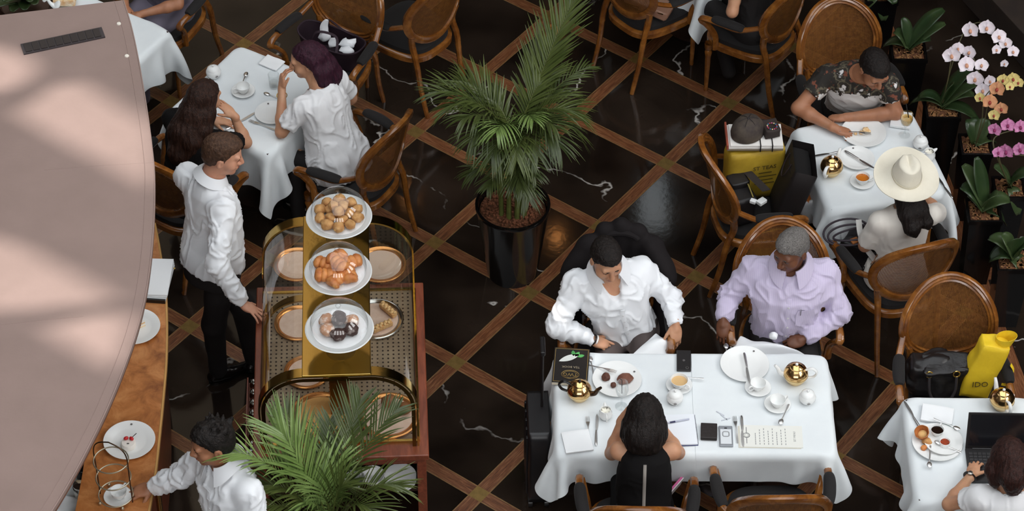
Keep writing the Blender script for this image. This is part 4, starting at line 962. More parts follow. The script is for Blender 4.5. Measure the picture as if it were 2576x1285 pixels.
person('woman in black with long dark brown hair, seated with a raised hand', (_c[0], _c[1], 0),
    dict(hip=V(-1.955, 12.05, .53), neck=V(-1.875, 12.17, .985), head=V(-1.80, 12.225, 1.135), shL=V(-2.01, 12.27, .935), shR=V(-1.735, 12.085, .935), elL=V(-1.99, 12.45, .79), wrL=V(-1.80, 12.44, .775), elR=P2(618, 358, .785), wrR=P2(588, 292, .96),
         knR=V(-1.72, 12.36, .52), anR=V(-1.72, 12.40, .10), knL=V(-1.88, 12.47, .52), anL=V(-1.88, 12.50, .10)),
    face=(.62, .72, -.28), female=True, skin='light', hair='long', hairmat='dark_long', hair_fn=long_back, top=dict(mat=BLK, sleeve='short', len=.75, hem=-.1, neck=.075, fold=.8), bottom=dict(mat=DKT),
    hands={'R': dict(d=(-.70, .30, .62), n=(.55, -.35, .75), curl=[(.1, .25, .15), (.15, .25, .15), (.2, .3, .15), (.3, .35, .2)], spread=.10, thumb=(.6, .3)), 'L': dict(n=(0, 0, 1), curl=RELAX)})
# 4 purple-haired woman in white tee
def bob_purple(K, hp, Rh, hs):
    K.ell(hp(0, -.016, .042), np.array((.085, .105, .094))*hs, Rh, k=.01)
    for s in (-1, 1): K.chain([hp(s*.058, -.035, .03), hp(s*.074, -.055, -.05), hp(s*.080, -.065, -.14), hp(s*.085, -.05, -.195)], [.042, .040, .042, .012], k=.025)
    K.chain([hp(0, -.08, .02), hp(0, -.10, -.08), hp(.0, -.115, -.16), hp(.01, -.125, -.215)], [.06, .062, .062, .02], k=.03); K.chain([hp(-.045, -.095, -.08), hp(-.055, -.12, -.20)], [.05, .018], k=.03); K.chain([hp(.045, -.095, -.08), hp(.055, -.115, -.21)], [.05, .018], k=.03)
    def fc(P):
        q = (P-hp(0, 0, 0))@Rh/hs; zc = np.interp(q[..., 1], [-.035, -.025, .02, .055, .085], [-.5, -.02, .028, .062, .082]); return np.where(q[..., 1] > -.035, (zc-q[..., 2])*.8, -1)
    K.cut(fc)
person('woman with purple bob in a white tee, elbow on the table, hand at her face', (-1.03, 12.33, 0),
    dict(hip=V(-1.03, 12.33, .53), neck=V(-1.145, 12.475, 1.00), head=V(-1.215, 12.55, 1.155), shL=V(-1.245, 12.36, .945), shR=V(-1.055, 12.61, .945), elL=P2(708, 332, .785), wrL=P2(709, 222, .985), elR=V(-.98, 12.68, .74), wrR=V(-1.14, 12.66, .63),
         knL=V(-1.33, 12.40, .53), anL=V(-1.30, 12.28, .10), toeL=V(-1.44, 12.33, .04), knR=V(-1.27, 12.55, .53), anR=V(-1.26, 12.5, .10), toeR=V(-1.40, 12.55, .04)),
    face=(-.95, -.05, -.22), female=True, skin='light', hair='long', hairmat='purple', hair_fn=bob_purple, top=dict(mat=WTEE, sleeve='short', len=.72, hem=-.14, neck=.066, loose=.035, off=.016, ex=.018, fold=1.5), bottom=dict(mat=DKT, leg=.85),
    hands={'L': dict(d=(.05, .25, .96), n=(-.9, -.4, .1), curl=[(.5, .6, .3), (.6, .7, .3), (.7, .7, .3), (.8, .7, .3)], thumb=(.4, .3))}, shoes=dict(mat=LEATH, sole=M('white_sole', (214, 210, 204), rough=.6)))
PP = person.last
_q = at(709, 240, .945)-PP['org']; b = MB(); b.tube([_q+V(.030*math.cos(a), .030*math.sin(a), .004*math.sin(a)) for a in np.linspace(0, 6.28, 20, endpoint=False)], .003, 6, closed=True); b.build('bracelet', BRASS, PP['root'])
# 5 man in floral shirt
person('man in a floral-printed tee looking down at his plate, fork in hand', (2.08, 12.86, 0),
    dict(hip=V(2.09, 12.88, .53), neck=V(2.07, 12.63, 1.00), head=V(2.135, 12.525, 1.135), shL=V(2.235, 12.595, .955), shR=V(1.885, 12.665, .955), elL=P2(2254, 284, .79), wrL=P2(2128, 295, .775), elR=P2(2008, 272, .80), wrR=P2(2100, 322, .785),
         knL=V(2.22, 12.5, .55), anL=V(2.22, 12.5, .1), knR=V(2.0, 12.46, .55), anR=V(2.0, 12.5, .1)),
    face=(.30, -.76, -.52), up=(.15, -.5, .85), skin='tan', hairmat='black_short', top=dict(mat=FLORM, sleeve='short', len=.55, hem=-.05, neck=.066, fold=.9, ex=.016), bottom=dict(mat=DKT),
    hands={'R': dict(d=(.92, -.30, -.12), n=(-.15, .15, .97), curl=GRIP, thumb=(.35, .5)), 'L': dict(d=(-.98, .05, -.1), n=(0, .25, .97), curl=FIST, thumb=(.5, .4))})
# 6 woman in cream hat
def pony(K, hp, Rh, hs):
    K.ell(hp(0, -.016, .030), np.array((.084, .102, .085))*hs, Rh, k=.01); K.ell(hp(0, -.06, -.04), np.array((.075, .058, .075))*hs, Rh, k=.02)
    K.chain([hp(-.02, -.085, -.06), hp(-.03, -.125, -.14), hp(-.015, -.15, -.22), hp(.0, -.16, -.275)], [.055, .05, .045, .012], k=.03); K.chain([hp(.03, -.085, -.06), hp(.05, -.12, -.13), hp(.075, -.145, -.20), hp(.09, -.15, -.245)], [.05, .045, .036, .01], k=.025); K.chain([hp(-.05, -.07, -.06), hp(-.065, -.09, -.14)], [.04, .015], k=.02)
    K.cut(lambda P: np.where((P-hp(0, 0, 0))@Rh[:, 2] < .05, (P-hp(0, 0, 0))@Rh[:, 1]-.0, -1))
_c = CH['hat'][0]
person('woman in a cream top and wide-brimmed hat seen from behind', (_c[0], _c[1], 0),
    dict(hip=V(_c[0]+.005, _c[1]-.02, .53), neck=V(2.235, 11.475, .985), head=V(2.225, 11.535, 1.12), shL=V(2.085, 11.425, .935), shR=V(2.385, 11.485, .935), elL=V(2.03, 11.47, .70), wrL=V(2.12, 11.66, .63), elR=V(2.46, 11.66, .785), wrR=V(2.36, 11.86, .775),
         knL=V(2.05, 11.82, .54), anL=V(2.05, 11.8, .1), knR=V(2.25, 11.86, .54), anR=V(2.25, 11.85, .1)),
    face=(-.25, .93, -.30), female=True, skin='light', hair='long', hairmat='black_long', hair_fn=pony, top=dict(mat=CREAM, sleeve='short', len=.85, hem=-.12, neck=.064, fold=.45, ex=.012, loose=.01), bottom=dict(mat=DKT),
    hands={'R': dict(n=(0, 0, 1), curl=RELAX)})
HATP = person.last
# 7 man in white shirt
person('smiling man in a white dress shirt seated at the double table', (.64, 10.93, 0),
    dict(hip=V(.645, 10.955, .53), neck=V(.535, 10.915, 1.015), head=V(.515, 10.855, 1.185), shL=V(.725, 11.00, .95), shR=V(.355, 10.905, .95), elL=P2(1686, 750, .775), wrL=P2(1699, 815, .725), elR=P2(1402, 822, .745), wrR=P2(1487, 853, .645),
         knL=V(.75, 10.53, .55), anL=V(.75, 10.5, .1), knR=V(.53, 10.52, .55), anR=V(.53, 10.5, .1)),
    face=(.30, -.88, -.34), up=(.10, -.3, .95), skin='light', smile=True, hairmat='black_short', torso=1.02, depth=1.05, top=dict(mat=WSHIRT, sleeve='long', collar=dict(gap=34, lift=.014, wide=1.16), hem=.04, ex=.018, off=.014, fold=1.7, neck=.066, vneck=.09, placket=True, ph=(.08, .72)),
    bottom=dict(mat=GREYT, waist=.07, belt=True),
    hands={'R': dict(d=(.86, -.18, -.30), n=(.35, -.25, .90), curl=[(.25, .3, .2), (.45, .5, .3), (.55, .55, .3), (.6, .55, .3)], thumb=(.7, .3)), 'L': dict(d=(.05, -.60, -.75), n=(.35, -.70, .60), curl=[(.35, .5, .3), (.4, .5, .3), (.45, .5, .3), (.5, .5, .3)], thumb=(.6, .3))})
WP = person.last
_w = WP['J']['wrR']+nrm(WP['J']['wrR']-WP['J']['elR'])*.016; _d = nrm(WP['J']['wrR']-WP['J']['elR']); _f = frame(V(0, 0, 1), _d)
for dk, mt, nm in ((0, M('bead_black', (24, 20, 22), rough=.2), 'bead_bracelet'), (.012, M('band_white', (222, 222, 222)), 'wristband')):
    b = MB(); b.tube([_w-WP['org']+_d*dk+_f@V(.031*math.cos(a), .029*math.sin(a), 0) for a in np.linspace(0, 6.28, 18, endpoint=False)], .0048, 6, closed=True); b.build(nm, mt, WP['root'])
# 8 man in lavender shirt
def grey_short(K, hp, Rh, hs): pass
person('grey-haired man in a lavender striped shirt turning to his left-hand neighbour', (1.53, 10.95, 0),
    dict(hip=V(1.545, 10.965, .53), neck=V(1.545, 10.955, 1.02), head=V(1.535, 10.925, 1.195), shL=V(1.745, 10.985, .96), shR=V(1.345, 11.015, .96), elL=P2(2112, 788, .745), wrL=P2(2025, 850, .665), elR=P2(1838, 740, .78), wrR=P2(1820, 803, .725),
         knL=V(1.66, 10.53, .55), anL=V(1.66, 10.5, .1), knR=V(1.42, 10.53, .55), anR=V(1.42, 10.5, .1)),
    face=(-.62, -.72, -.26), up=(-.15, -.2, .96), skin='brown', hairmat='grey', torso=1.10, depth=1.28, top=dict(mat=LAVM, sleeve='long', collar=dict(gap=18, lift=.016, wide=1.22), hem=.03, ex=.020, off=.016, fold=1.6, neck=.068, placket=True, ph=(.06, .86)),
    bottom=dict(mat=DKT, waist=.08),
    hands={'R': dict(d=(-.05, -.60, -.75), n=(-.25, -.70, .60), curl=[(.3, .45, .3), (.35, .45, .3), (.4, .5, .3), (.45, .5, .3)], thumb=(.6, .3)), 'L': dict(d=(-.90, -.28, -.20), n=(-.05, -.45, .88), curl=GRIP, thumb=(.4, .4))})
LP_ = person.last
# breast pocket with a pen clip
def on_front(PL, x, h):
    m = (np.abs(PL['loc'][:, 0]-x) < .012) & (np.abs(PL['loc'][:, 2]/PL['L']-h) < .025); i = np.argmax(np.where(m, PL['loc'][:, 1], -9)); return PL['vt'][i]
G = np.array([[on_front(LP_, -.055-.10*u, .72-.25*v)+LP_['fw']*.004 for v in np.linspace(0, 1, 6)] for u in np.linspace(0, 1, 6)])
b = MB(); b.grid(G-LP_['org'], thick=.002); b.build('breast_pocket', LAVM, LP_['shirt'])
p0 = on_front(LP_, -.075, .73)+LP_['fw']*.008-LP_['org']; b = MB(); b.tube([p0+LP_['up']*.014, p0-LP_['up']*.03], .003, 6); b.build('pen_clip', M('steel', (196, 196, 194), rough=.2, metal=1), LP_['shirt'])
# 9 woman in black sleeveless top
def bob_black(K, hp, Rh, hs):
    K.ell(hp(0, -.016, .042), np.array((.086, .106, .095))*hs, Rh, k=.01)
    for s in (-1, 1): K.chain([hp(s*.055, -.01, .03), hp(s*.078, -.02, -.05), hp(s*.082, -.03, -.10), hp(s*.078, -.04, -.135)], [.045, .042, .043, .03], k=.03)
    K.chain([hp(0, -.07, .03), hp(0, -.095, -.06), hp(0, -.100, -.10), hp(0, -.095, -.145)], [.06, .064, .064, .042], k=.04)
    for s in (-1, 1): K.chain([hp(s*.05, -.085, -.05), hp(s*.055, -.09, -.135)], [.055, .04], k=.04)
    K.cut(lambda P: np.where((P-hp(0, 0, 0))@Rh[:, 2] < .055, (P-hp(0, 0, 0))@Rh[:, 1]-.035, -1))
_c = CH['blk'][0]
person('woman in a sleeveless black top with a pale back zip, seen from behind', (_c[0], _c[1], 0),
    dict(hip=V(.70, _c[1]-.02, .53), neck=V(.70, 9.655, .985), head=V(.695, 9.745, 1.135), shL=V(.565, 9.675, .94), shR=V(.845, 9.675, .94), elL=V(.535, 9.79, .79), wrL=V(.585, 9.86, .975), elR=V(.885, 9.80, .785), wrR=V(.80, 10.0, .78),
         knL=V(.60, 9.93, .54), anL=V(.6, 9.9, .1), knR=V(.80, 9.93, .54), anR=V(.8, 9.9, .1)),
    face=(.05, .92, -.38), female=True, skin='light', hair='long', hairmat='black_long', hair_fn=bob_black, top=dict(mat=BLK, sleeve='none', armhole=True, hem=-.14, neck=.058, fold=.5), bottom=dict(mat=BLK), res=.007,
    hands={'L': dict(d=(.45, .25, .85), n=(-.8, .2, .5), curl=[(.6, .7, .4)]*4, thumb=(.5, .4)), 'R': dict(n=(0, 0, 1), curl=RELAX)})
BP = person.last
zp = []
for h in np.linspace(-.08, .93, 18):
    m = (np.abs(BP['loc'][:, 0]-.0) < .014) & (np.abs(BP['loc'][:, 2]/BP['L']-h) < .025)
    if m.any(): i = np.argmin(np.where(m, BP['loc'][:, 1], 9)); zp.append(BP['vt'][i]-BP['fw']*.002-BP['org'])
zp = np.array(zp); zp[1:-1] = (zp[:-2]+2*zp[1:-1]+zp[2:])/4; b = MB(); b.tube(zp, .0085, 8, flat=(1, .25), up=np.tile(BP['fw'], (len(zp), 1))); b.build('zip', M('zip_tape', (150, 144, 138), rough=.5), BP['root'])
# 10 woman at the laptop
def bob_auburn(K, hp, Rh, hs):
    K.ell(hp(0, -.016, .042), np.array((.088, .108, .097))*hs, Rh, k=.01)
    for s in (-1, 1): K.chain([hp(s*.055, -.01, .03), hp(s*.082, -.015, -.05), hp(s*.080, -.02, -.115)], [.048, .046, .034], k=.03)
    K.chain([hp(0, -.07, .03), hp(0, -.10, -.05), hp(0, -.09, -.125)], [.065, .068, .044], k=.04)
    K.cut(lambda P: np.where((P-hp(0, 0, 0))@Rh[:, 2] < .06, (P-hp(0, 0, 0))@Rh[:, 1]-.05, -1))
person('woman in a white top typing on the laptop, seen from behind', (2.58, 9.16, 0),
    dict(hip=V(2.60, 9.13, .53), neck=V(2.575, 9.355, 1.01), head=V(2.545, 9.43, 1.165), shL=V(2.415, 9.355, .955), shR=V(2.735, 9.355, .955), elL=P2(2388, 1268, .80), wrL=P2(2442, 1196, .795), elR=V(2.84, 9.47, .80), wrR=V(2.70, 9.66, .79),
         knL=V(2.50, 9.55, .54), anL=V(2.5, 9.5, .1), knR=V(2.68, 9.55, .54), anR=V(2.68, 9.5, .1)),
    face=(-.12, .90, -.40), female=True, skin='light', hair='long', hairmat='auburn', hair_fn=bob_auburn, top=dict(mat=WTEE, sleeve='short', len=.45, hem=-.1, neck=.072, fold=.7, ex=.02), bottom=dict(mat=DKT), res=.007,
    hands={'L': dict(d=(.30, .90, -.05), n=(-.1, .05, 1), curl=[(.35, .45, .25), (.35, .5, .25), (.38, .5, .25), (.4, .45, .25)], spread=.16, thumb=(.7, .3)), 'R': dict(d=(-.3, .9, 0), n=(0, 0, 1), curl=RELAX)})
LW = person.last; _w = LW['J']['wrL']-nrm(LW['J']['wrL']-LW['J']['elL'])*.012; _d = nrm(LW['J']['wrL']-LW['J']['elL']); _f = frame(V(0, 0, 1), _d)
b = MB(); b.tube([_w-LW['org']+_f@V(.030*math.cos(a), .030*math.sin(a), 0) for a in np.linspace(0, 6.28, 20, endpoint=False)], .009, 6, closed=True, flat=(.35, 1)); b.build('wristwatch', M('watch_strap', (32, 28, 28), rough=.3), LW['root'])
b = MB(); b.lathe([(0, .006), (.013, .005), (.014, 0)], 16, c=_w-LW['org']+_f@V(.031, 0, 0), axis=frame(_d, _f@V(1, 0, 0))); b.build('watch_face', M('watch_steel', (190, 188, 184), rough=.2, metal=1), LW['root'])
# 11 person in grey at the upper left table (only lap and arms in the frame)
_c = CH['grey'][0]; _f2 = CH['grey'][1]; _r2 = V(_f2[1], -_f2[0])
def rel(c, f, x, y, z): rr = V(f[1], -f[0]); q = c+rr*x+np.asarray(f)*y; return V(q[0], q[1], z)
g_ = lambda x, y, z: rel(_c, _f2, x, y, z)
person('person in a grey dress at the upper left table, only lap and hands in view', (_c[0], _c[1], 0),
    dict(hip=g_(0, -.03, .53), neck=g_(0, -.02, .99), head=g_(0, .04, 1.15), shL=g_(-.16, -.02, .94), shR=g_(.16, -.02, .94), elL=g_(-.22, .12, .72), wrL=g_(-.08, .30, .70), elR=g_(.22, .12, .72), wrR=g_(.06, .30, .70), knL=g_(-.10, .42, .54), anL=g_(-.1, .42, .1), knR=g_(.10, .42, .54), anR=g_(.1, .42, .1)),
    face=(_f2[0], _f2[1], -.3), female=True, skin='tan', hair='long', hairmat='black_long', hair_fn=bob_black, top=dict(mat=GREYD, sleeve='short', len=.5, hem=-.15, fold=.8), bottom=dict(mat=GREYD, name='dress_skirt', leg=1.15), hands={'R': dict(n=(0, 0, 1), curl=RELAX), 'L': dict(n=(0, 0, 1), curl=RELAX)})
# 12 person at the top edge, bare elbow in view
_c = CH['c7'][0]; _f2 = CH['c7'][1]
g_ = lambda x, y, z: rel(_c, _f2, x, y, z)
person('person at the top edge, a bare elbow resting on the chair arm', (_c[0], _c[1], 0),
    dict(hip=g_(0, -.02, .53), neck=g_(.02, .06, .99), head=g_(.02, .12, 1.15), shL=g_(-.16, .05, .94), shR=g_(.18, .05, .94), elL=P2(1842, 30, .76), wrL=P2(1862, -62, .80), elR=g_(.24, .2, .75), wrR=g_(.1, .36, .77), knL=g_(-.09, .26, .55), anL=g_(-.08, .12, .1), knR=g_(.10, .28, .55), anR=g_(.1, .14, .1)),
    face=(_f2[0], _f2[1], -.2), female=True, skin='light', hair='long', hairmat='black_long', hair_fn=bob_black, top=dict(mat=DKT, sleeve='short', len=.4, hem=-.1, fold=.8), bottom=dict(mat=DKT), res=.008, hands={'R': dict(n=(0, 0, 1), curl=RELAX)})

# ------------------------------------------------------------------ pastry cart
CA = math.radians(2.9); CC = V(-.928, 10.335, 0); DZ = .85
RC = rotz(CA)
def cl(px, py, z): return RC.T@(at(px, py, z)-CC)            # seen point -> cart frame
cart = thing('pastry_cart', 'mahogany pastry cart topped by a brass-framed glass display case', 'cart', CC, CA)
b = MB(); b.box((0, 0, DZ-.02), (.93, 1.29, .04)); b.build('deck', MAHOG, cart, smooth=False, bevel=.006)
b = MB(); b.box((0, 0, DZ-.055), (.90, 1.26, .03)); b.build('deck_moulding', MAHOG, cart, smooth=False, bevel=.008)
for sx in (-1, 1):
    b = MB(); b.box((sx*.43, .03, .46), (.03, 1.16, .66)); b.build('side_panel', MAHOG, cart, smooth=False)
b = MB(); b.box((0, .59, .46), (.83, .03, .66)); b.build('back_panel', MAHOG, cart, smooth=False)
for z, nm in ((.13, 'bottom_board'), (.50, 'shelf')): b = MB(); b.box((0, -.0, z), (.83, 1.15, .025)); b.build(nm, DARKW, cart, smooth=False)
b = MB(); b.box((0, -.585, .765), (.88, .025, .06)); b.build('apron', MAHOG, cart, smooth=False)
for sx in (-1, 1):
    for sy in (-1, 1):
        b = MB(); b.box((sx*.425, sy*.58, .46), (.05, .05, .73)); b.build('corner_post', MAHOG, cart, smooth=False, bevel=.004)
        w = MB(); w.lathe([(0, -.015), (.045, -.015), (.05, -.01), (.05, .01), (.045, .015), (0, .015)], 20, c=(sx*.40, sy*.55, .05), axis=frame(V(0, 0, 1), V(1, 0, 0))); w.build('wheel', M('rubber', (24, 22, 22), rough=.7), cart)
# perforated interior floor
PERF = M('perforated_board', (150, 132, 108), rough=.5, mix=(7, (128, 108, 86)))
b = MB(); b.box((0, .03, DZ+.004), (.80, 1.13, .008)); pf = b.build('display_floor', PERF, cart, smooth=False)
b = MB()
for i in range(-13, 14):
    for j in range(-18, 20): b.lathe([(0, .0015), (.0055, .0015), (.0055, 0)], 6, c=(i*.029, .03+j*.029, DZ+.008))
h = b.build('perforation', M('hole_dark', (44, 32, 24), rough=.9), pf, smooth=False); h['kind'] = 'stuff'
# case
HWc, ZS, ZT, FT = .412, 1.15, 1.405, .172; YB, YF = .585, -.545
def arch(n=14, inset=0.0, left=True, right=True, ztop=ZT):
    P = []
    if left:
        P += [(-HWc+inset, DZ), (-HWc+inset, ZS)]
        P += [(-FT-(HWc-inset-FT)*math.cos(a), ZS+(ztop-inset-ZS)*math.sin(a)) for a in np.linspace(0, math.pi/2, n)[1:]]
    if right:
        if not left: P.append((FT, ztop-inset))
        P += [(FT+(HWc-inset-FT)*math.sin(a), ZS+(ztop-inset-ZS)*math.cos(a)) for a in np.linspace(0, math.pi/2, n)]
        P += [(HWc-inset, DZ)]
    return P
def band(y, w, mat, nm, inset=0.0, th=.010, **k):
    pr = np.array(arch(inset=inset, **k)); G = np.array([[V(x, y-w/2, z), V(x, y+w/2, z)] for x, z in pr]); b = MB(); b.grid(G, thick=th); return b.build(nm, mat, cart, angle=30)
band(YB, .062, BRASS, 'arch_band', inset=-.004); band(YF, .062, BRASS, 'arch_band', inset=-.004)
band(YF-.0315, .004, BRASSD, 'arch_face', inset=.012, th=.02); band(.02, .045, BRASS, 'arch_band', inset=.018, right=False)
b = MB(); b.box((0, (YB+YF)/2, ZT+.004), (2*FT+.01, YB-YF+.06, .014)); b.build('top_plate', BRASS, cart, smooth=False, bevel=.003)
for sx in (-1, 1):
    side = np.array([p for p in arch(inset=.004) if p[0]*sx > FT-.01]); G = np.array([[V(x, YF, z), V(x, YB, z)] for x, z in side]); b = MB(); b.grid(G); b.build('curved_glass', CASEG, cart, angle=60)
    b = MB(); b.box((sx*FT, (YB+YF)/2, ZT-.01), (.012, YB-YF, .02)); b.build('glazing_bar', BRASS, cart, smooth=False)
    b = MB(); b.box((sx*HWc, (YB+YF)/2, DZ+.008), (.016, YB-YF, .016)); b.build('base_rail', BRASS, cart, smooth=False)
for y in (YF, YB):
    pr = arch(inset=.008); b = MB(); b._add([V(x, y, z) for x, z in pr], [tuple(range(len(pr)))]); b.build('end_glass', CASEG, cart, smooth=False)
    b = MB(); b.box((0, y, DZ+.008), (2*HWc, .016, .016)); b.build('base_rail', BRASS, cart, smooth=False)
b = MB(); b.box((-HWc-.004, cl(685, 703, 1.0)[1], 1.05), (.012, .05, .04)); b.build('latch', BRASS, cart, smooth=False, bevel=.003)
# added dark block standing in for a reflection inside the case
b = MB(); b.box((0, -.30, DZ+.14), (.10, .10, .26)); b.build('inner_column', BRASSD, cart, smooth=False, bevel=.004)
# side rack with the little silver creamers
b = MB(); b.box((-.485, -.17, .60), (.07, .62, .02)); b.build('side_rack', MAHOG, cart, smooth=False); 
b = MB(); b.box((-.516, -.17, .63), (.008, .62, .05)); b.build('side_rack_lip', MAHOG, cart, smooth=False)
SILV = M('silver', (205, 203, 198), rough=.16, metal=1.0)
def c2w(p): q = RC@np.asarray(p, float)+CC; return q
cr0 = None
for k in range(8):
    y = .10-.076*k
    if cr0 is None:
        cr0 = thing('creamer', '', 'creamer'); bb = MB(); bb.lathe([(0, .002), (.018, .002), (.024, .02), (.02, .04), (.017, .05), (.02, .056)], 16); bb.build('pot', SILV, cr0); bb = MB(); bb.tube([V(0, .018, .045), V(0, .033, .04), V(0, .033, .02), V(0, .022, .012)], .003, 6); bb.build('handle', SILV, cr0); o = cr0
    else: o = copy_tree(cr0)
    place(o, c2w((-.483, y, .611)), CA, ['rearmost', 'second from rear', 'third from rear', 'fourth from rear', 'fourth from front', 'third from front', 'second from front', 'frontmost'][k]+' silver creamer in the rack on the cart side', 'silver creamers in the cart side rack')
# trays inside the case
GOLDT = M('tray_gilt', (214, 150, 88), rough=.25, metal=.8); DOILY = M('tray_paper', (226, 200, 182), rough=.8, mix=(30, (216, 186, 166)))
def tray(px, py, r, label, z=DZ+.012, mat=GOLDT, liner=DOILY):
    c = cl(px, py, z); t = thing('round_tray', label, 'tray', c2w(c), CA, 'round trays in the display case')
    b = MB(); b.lathe([(0, .004), (r*.82, .004), (r*.86, .012), (r*.96, .016), (r, .013), (r, .006), (r*.85, 0), (0, 0)], 40); b.build('tray_rim', mat, t); b = MB(); b.lathe([(0, .007), (r*.80, .0065), (r*.80, .003)], 40); b.build('tray_liner', liner, t); return c
tray(748, 668, .135, 'empty gilt tray at the back left of the display case'); tray(752, 815, .135, 'pale paper-lined tray at the middle left of the display case'); tray(772, 938, .125, 'gilt tray near the front arch at the left of the display case')
tray(958, 668, .145, 'dim tray at the back right of the display case', liner=M('tray_paper_dim', (206, 182, 164), rough=.8)); tr_c = tray(945, 805, .155, 'tray with two cake bars at the right of the display case', mat=SILV)  # back right tray has a slightly darker paper liner
tray(806, 1046, .165, 'gilt tray glowing at the front left of the display case', liner=M('tray_amber', (232, 176, 104), rough=.6)); tf = tray(978, 1048, .165, 'cream tray with two round buns at the front right of the display case')  # front left tray has an amber liner
BAKE = {'scone': M('scone_crust', (206, 160, 104), rough=.75, mix=(26, (176, 122, 70)), bump=(60, .5, .006)), 'puff': M('puff_pastry', (214, 142, 80), rough=.45, mix=(22, (176, 98, 48)), bump=(50, .4, .005)), 'choc': M('chocolate_bun', (62, 40, 36), rough=.6, mix=(30, (150, 138, 134), .52, .7), bump=(50, .3, .004)), 'pale': M('sugared_bun', (196, 148, 118), rough=.7, mix=(40, (222, 206, 196), .45, .62), bump=(60, .3, .004)), 'bar': M('almond_bar', (206, 150, 92), rough=.7, mix=(60, (228, 190, 136)), bump=(90, .6, .006))}
def lump(name, c, r, mat, label, cat, group, seed, sq=.8, flat=.9, parent=None):
    """an uneven baked piece"""
    b = MB(); b.ell((0, 0, 0), (r, r*flat, r*sq), 20, 12); P = np.array(b.v); n = vnoise(P/r*1.7+seed*1.37)-.5; n2 = vnoise(P/r*4.1+seed*2.1)-.5; P = P*(1+n*.34+n2*.14)[:, None]; P[:, 2] = np.maximum(P[:, 2], -r*sq*.75); b.v = [tuple(q) for q in P]
    o = b.build(name, mat, None, angle=80); o.location = [float(q) for q in c]; o.rotation_euler = (0, 0, seed*1.3); return tag(o, label, cat, group)
for k, (dx, dy, a) in enumerate(((.07, .05, -.9), (.035, -.075, .5))):
    c = c2w(tr_c+V(dx, dy, .020)); o = thing('cake_bar', ['almond cake bar at the back of the silver tray in the case', 'almond cake bar at the front of the silver tray in the case'][k], 'cake', c, a+CA, 'almond cake bars')
    b = MB(); b.box((0, 0, .008), (.12, .035, .026)); b.build('bar_base', BAKE['bar'], o, smooth=False, bevel=.004); b = MB()
    for q in range(9): b.ell((-.052+q*.013, (-1)**q*.006, .024), (.009, .012, .006), 8, 6)
    b.build('almond_topping', M('almonds', (226, 186, 130), rough=.6), o)
for k, (dx, dy) in enumerate(((.0, .075), (.085, .02))): lump('bun', c2w(tf+V(dx, dy, .04)), .042, M('bun_brown', (140, 92, 52), rough=.5, mix=(20, (110, 66, 36))), ['brown bun at the back of the front right tray', 'brown bun at the right of the front right tray'][k], 'bun', 'buns on the front tray', k+3)
# three glass cake stands with domes on the brass plate
PZ = ZT+.011; PLZ = PZ+.15
def stand(px, py, label, key):
    c = cl(px, py, PLZ); w = c2w(V(c[0], c[1], PZ)); s = thing('cake_stand', label, 'cake stand', w, CA, 'glass cake stands on the cart')
    b = MB(); b.lathe([(0, 0), (.075, 0), (.078, .004), (.05, .014), (.018, .035), (.013, .075), (.018, .115), (.05, .140), (.05, .145)], 32); b.build('pedestal', GLASSW, s)
    b = MB(); b.lathe([(.0, .145), (.15, .146), (.172, .154), (.178, .160), (.172, .163), (.15, .152), (0, .151)], 48); b.build('plate', M('glass_plate', (206, 208, 208), rough=.08, spec=.7), s)
    b = MB(); n = 36; b.lathe([(0, .1535), (.130, .1535), (.140, .1545), (.140, .1525)], 48); b.build('doily', M('doily_white', (236, 236, 238), rough=.8, bump=(80, .4, .004)), s)
    b = MB(); b.lathe([(.150, .158), (.151, .20), (.138, .245), (.105, .285), (.06, .308), (.018, .314)], 40); b.build('dome', GLASS, s)
    b = MB(); b.ell((0, 0, .327), (.015, .015, .014), 14, 10); b.build('knob', GLASSW, s); return c
S1 = stand(853, 547, 'glass cake stand at the back of the cart, piled with scones', 1); S2 = stand(851, 686, 'middle glass cake stand on the cart, with puff pastries', 2); S3 = stand(854, 829, 'front glass cake stand on the cart, with chocolate and sugared buns', 3)
zt = PZ+.1545
NUM = ['three', 'two', 'one', 'twelve', 'eleven', 'ten', 'nine', 'eight', 'seven', 'six', 'five', 'four']
def clock(x, y): return NUM[int(round(math.atan2(y, x)/(math.pi/6))) % 12]
rs = np.random.RandomState(11)
pile = [(0, 0, 0)]+[(.055*math.cos(a), .055*math.sin(a), 0) for a in np.linspace(0, 6.28, 6)[:-1]]+[(.106*math.cos(a+.3), .106*math.sin(a+.3), 0) for a in np.linspace(0, 6.28, 11)[:-1]]+[(.03*math.cos(a), .03*math.sin(a), 1) for a in (0.5, 2.6, 4.7)]
for k, (x, y, l) in enumerate(pile): lump('scone', c2w(V(S1[0]+x, S1[1]+y, zt+.026+l*.045)), .0325+rs.uniform(-.002, .003), BAKE['scone'], 'golden scone on top of the pile, towards %s o\'clock, back stand' % clock(x, y) if l else 'golden scone at the centre bottom of the pile, back stand' if k == 0 else 'golden scone in the %s ring at %s o\'clock, back stand' % ('inner' if k < 6 else 'outer', clock(x, y)), 'scone', 'scones on the back cake stand', k)
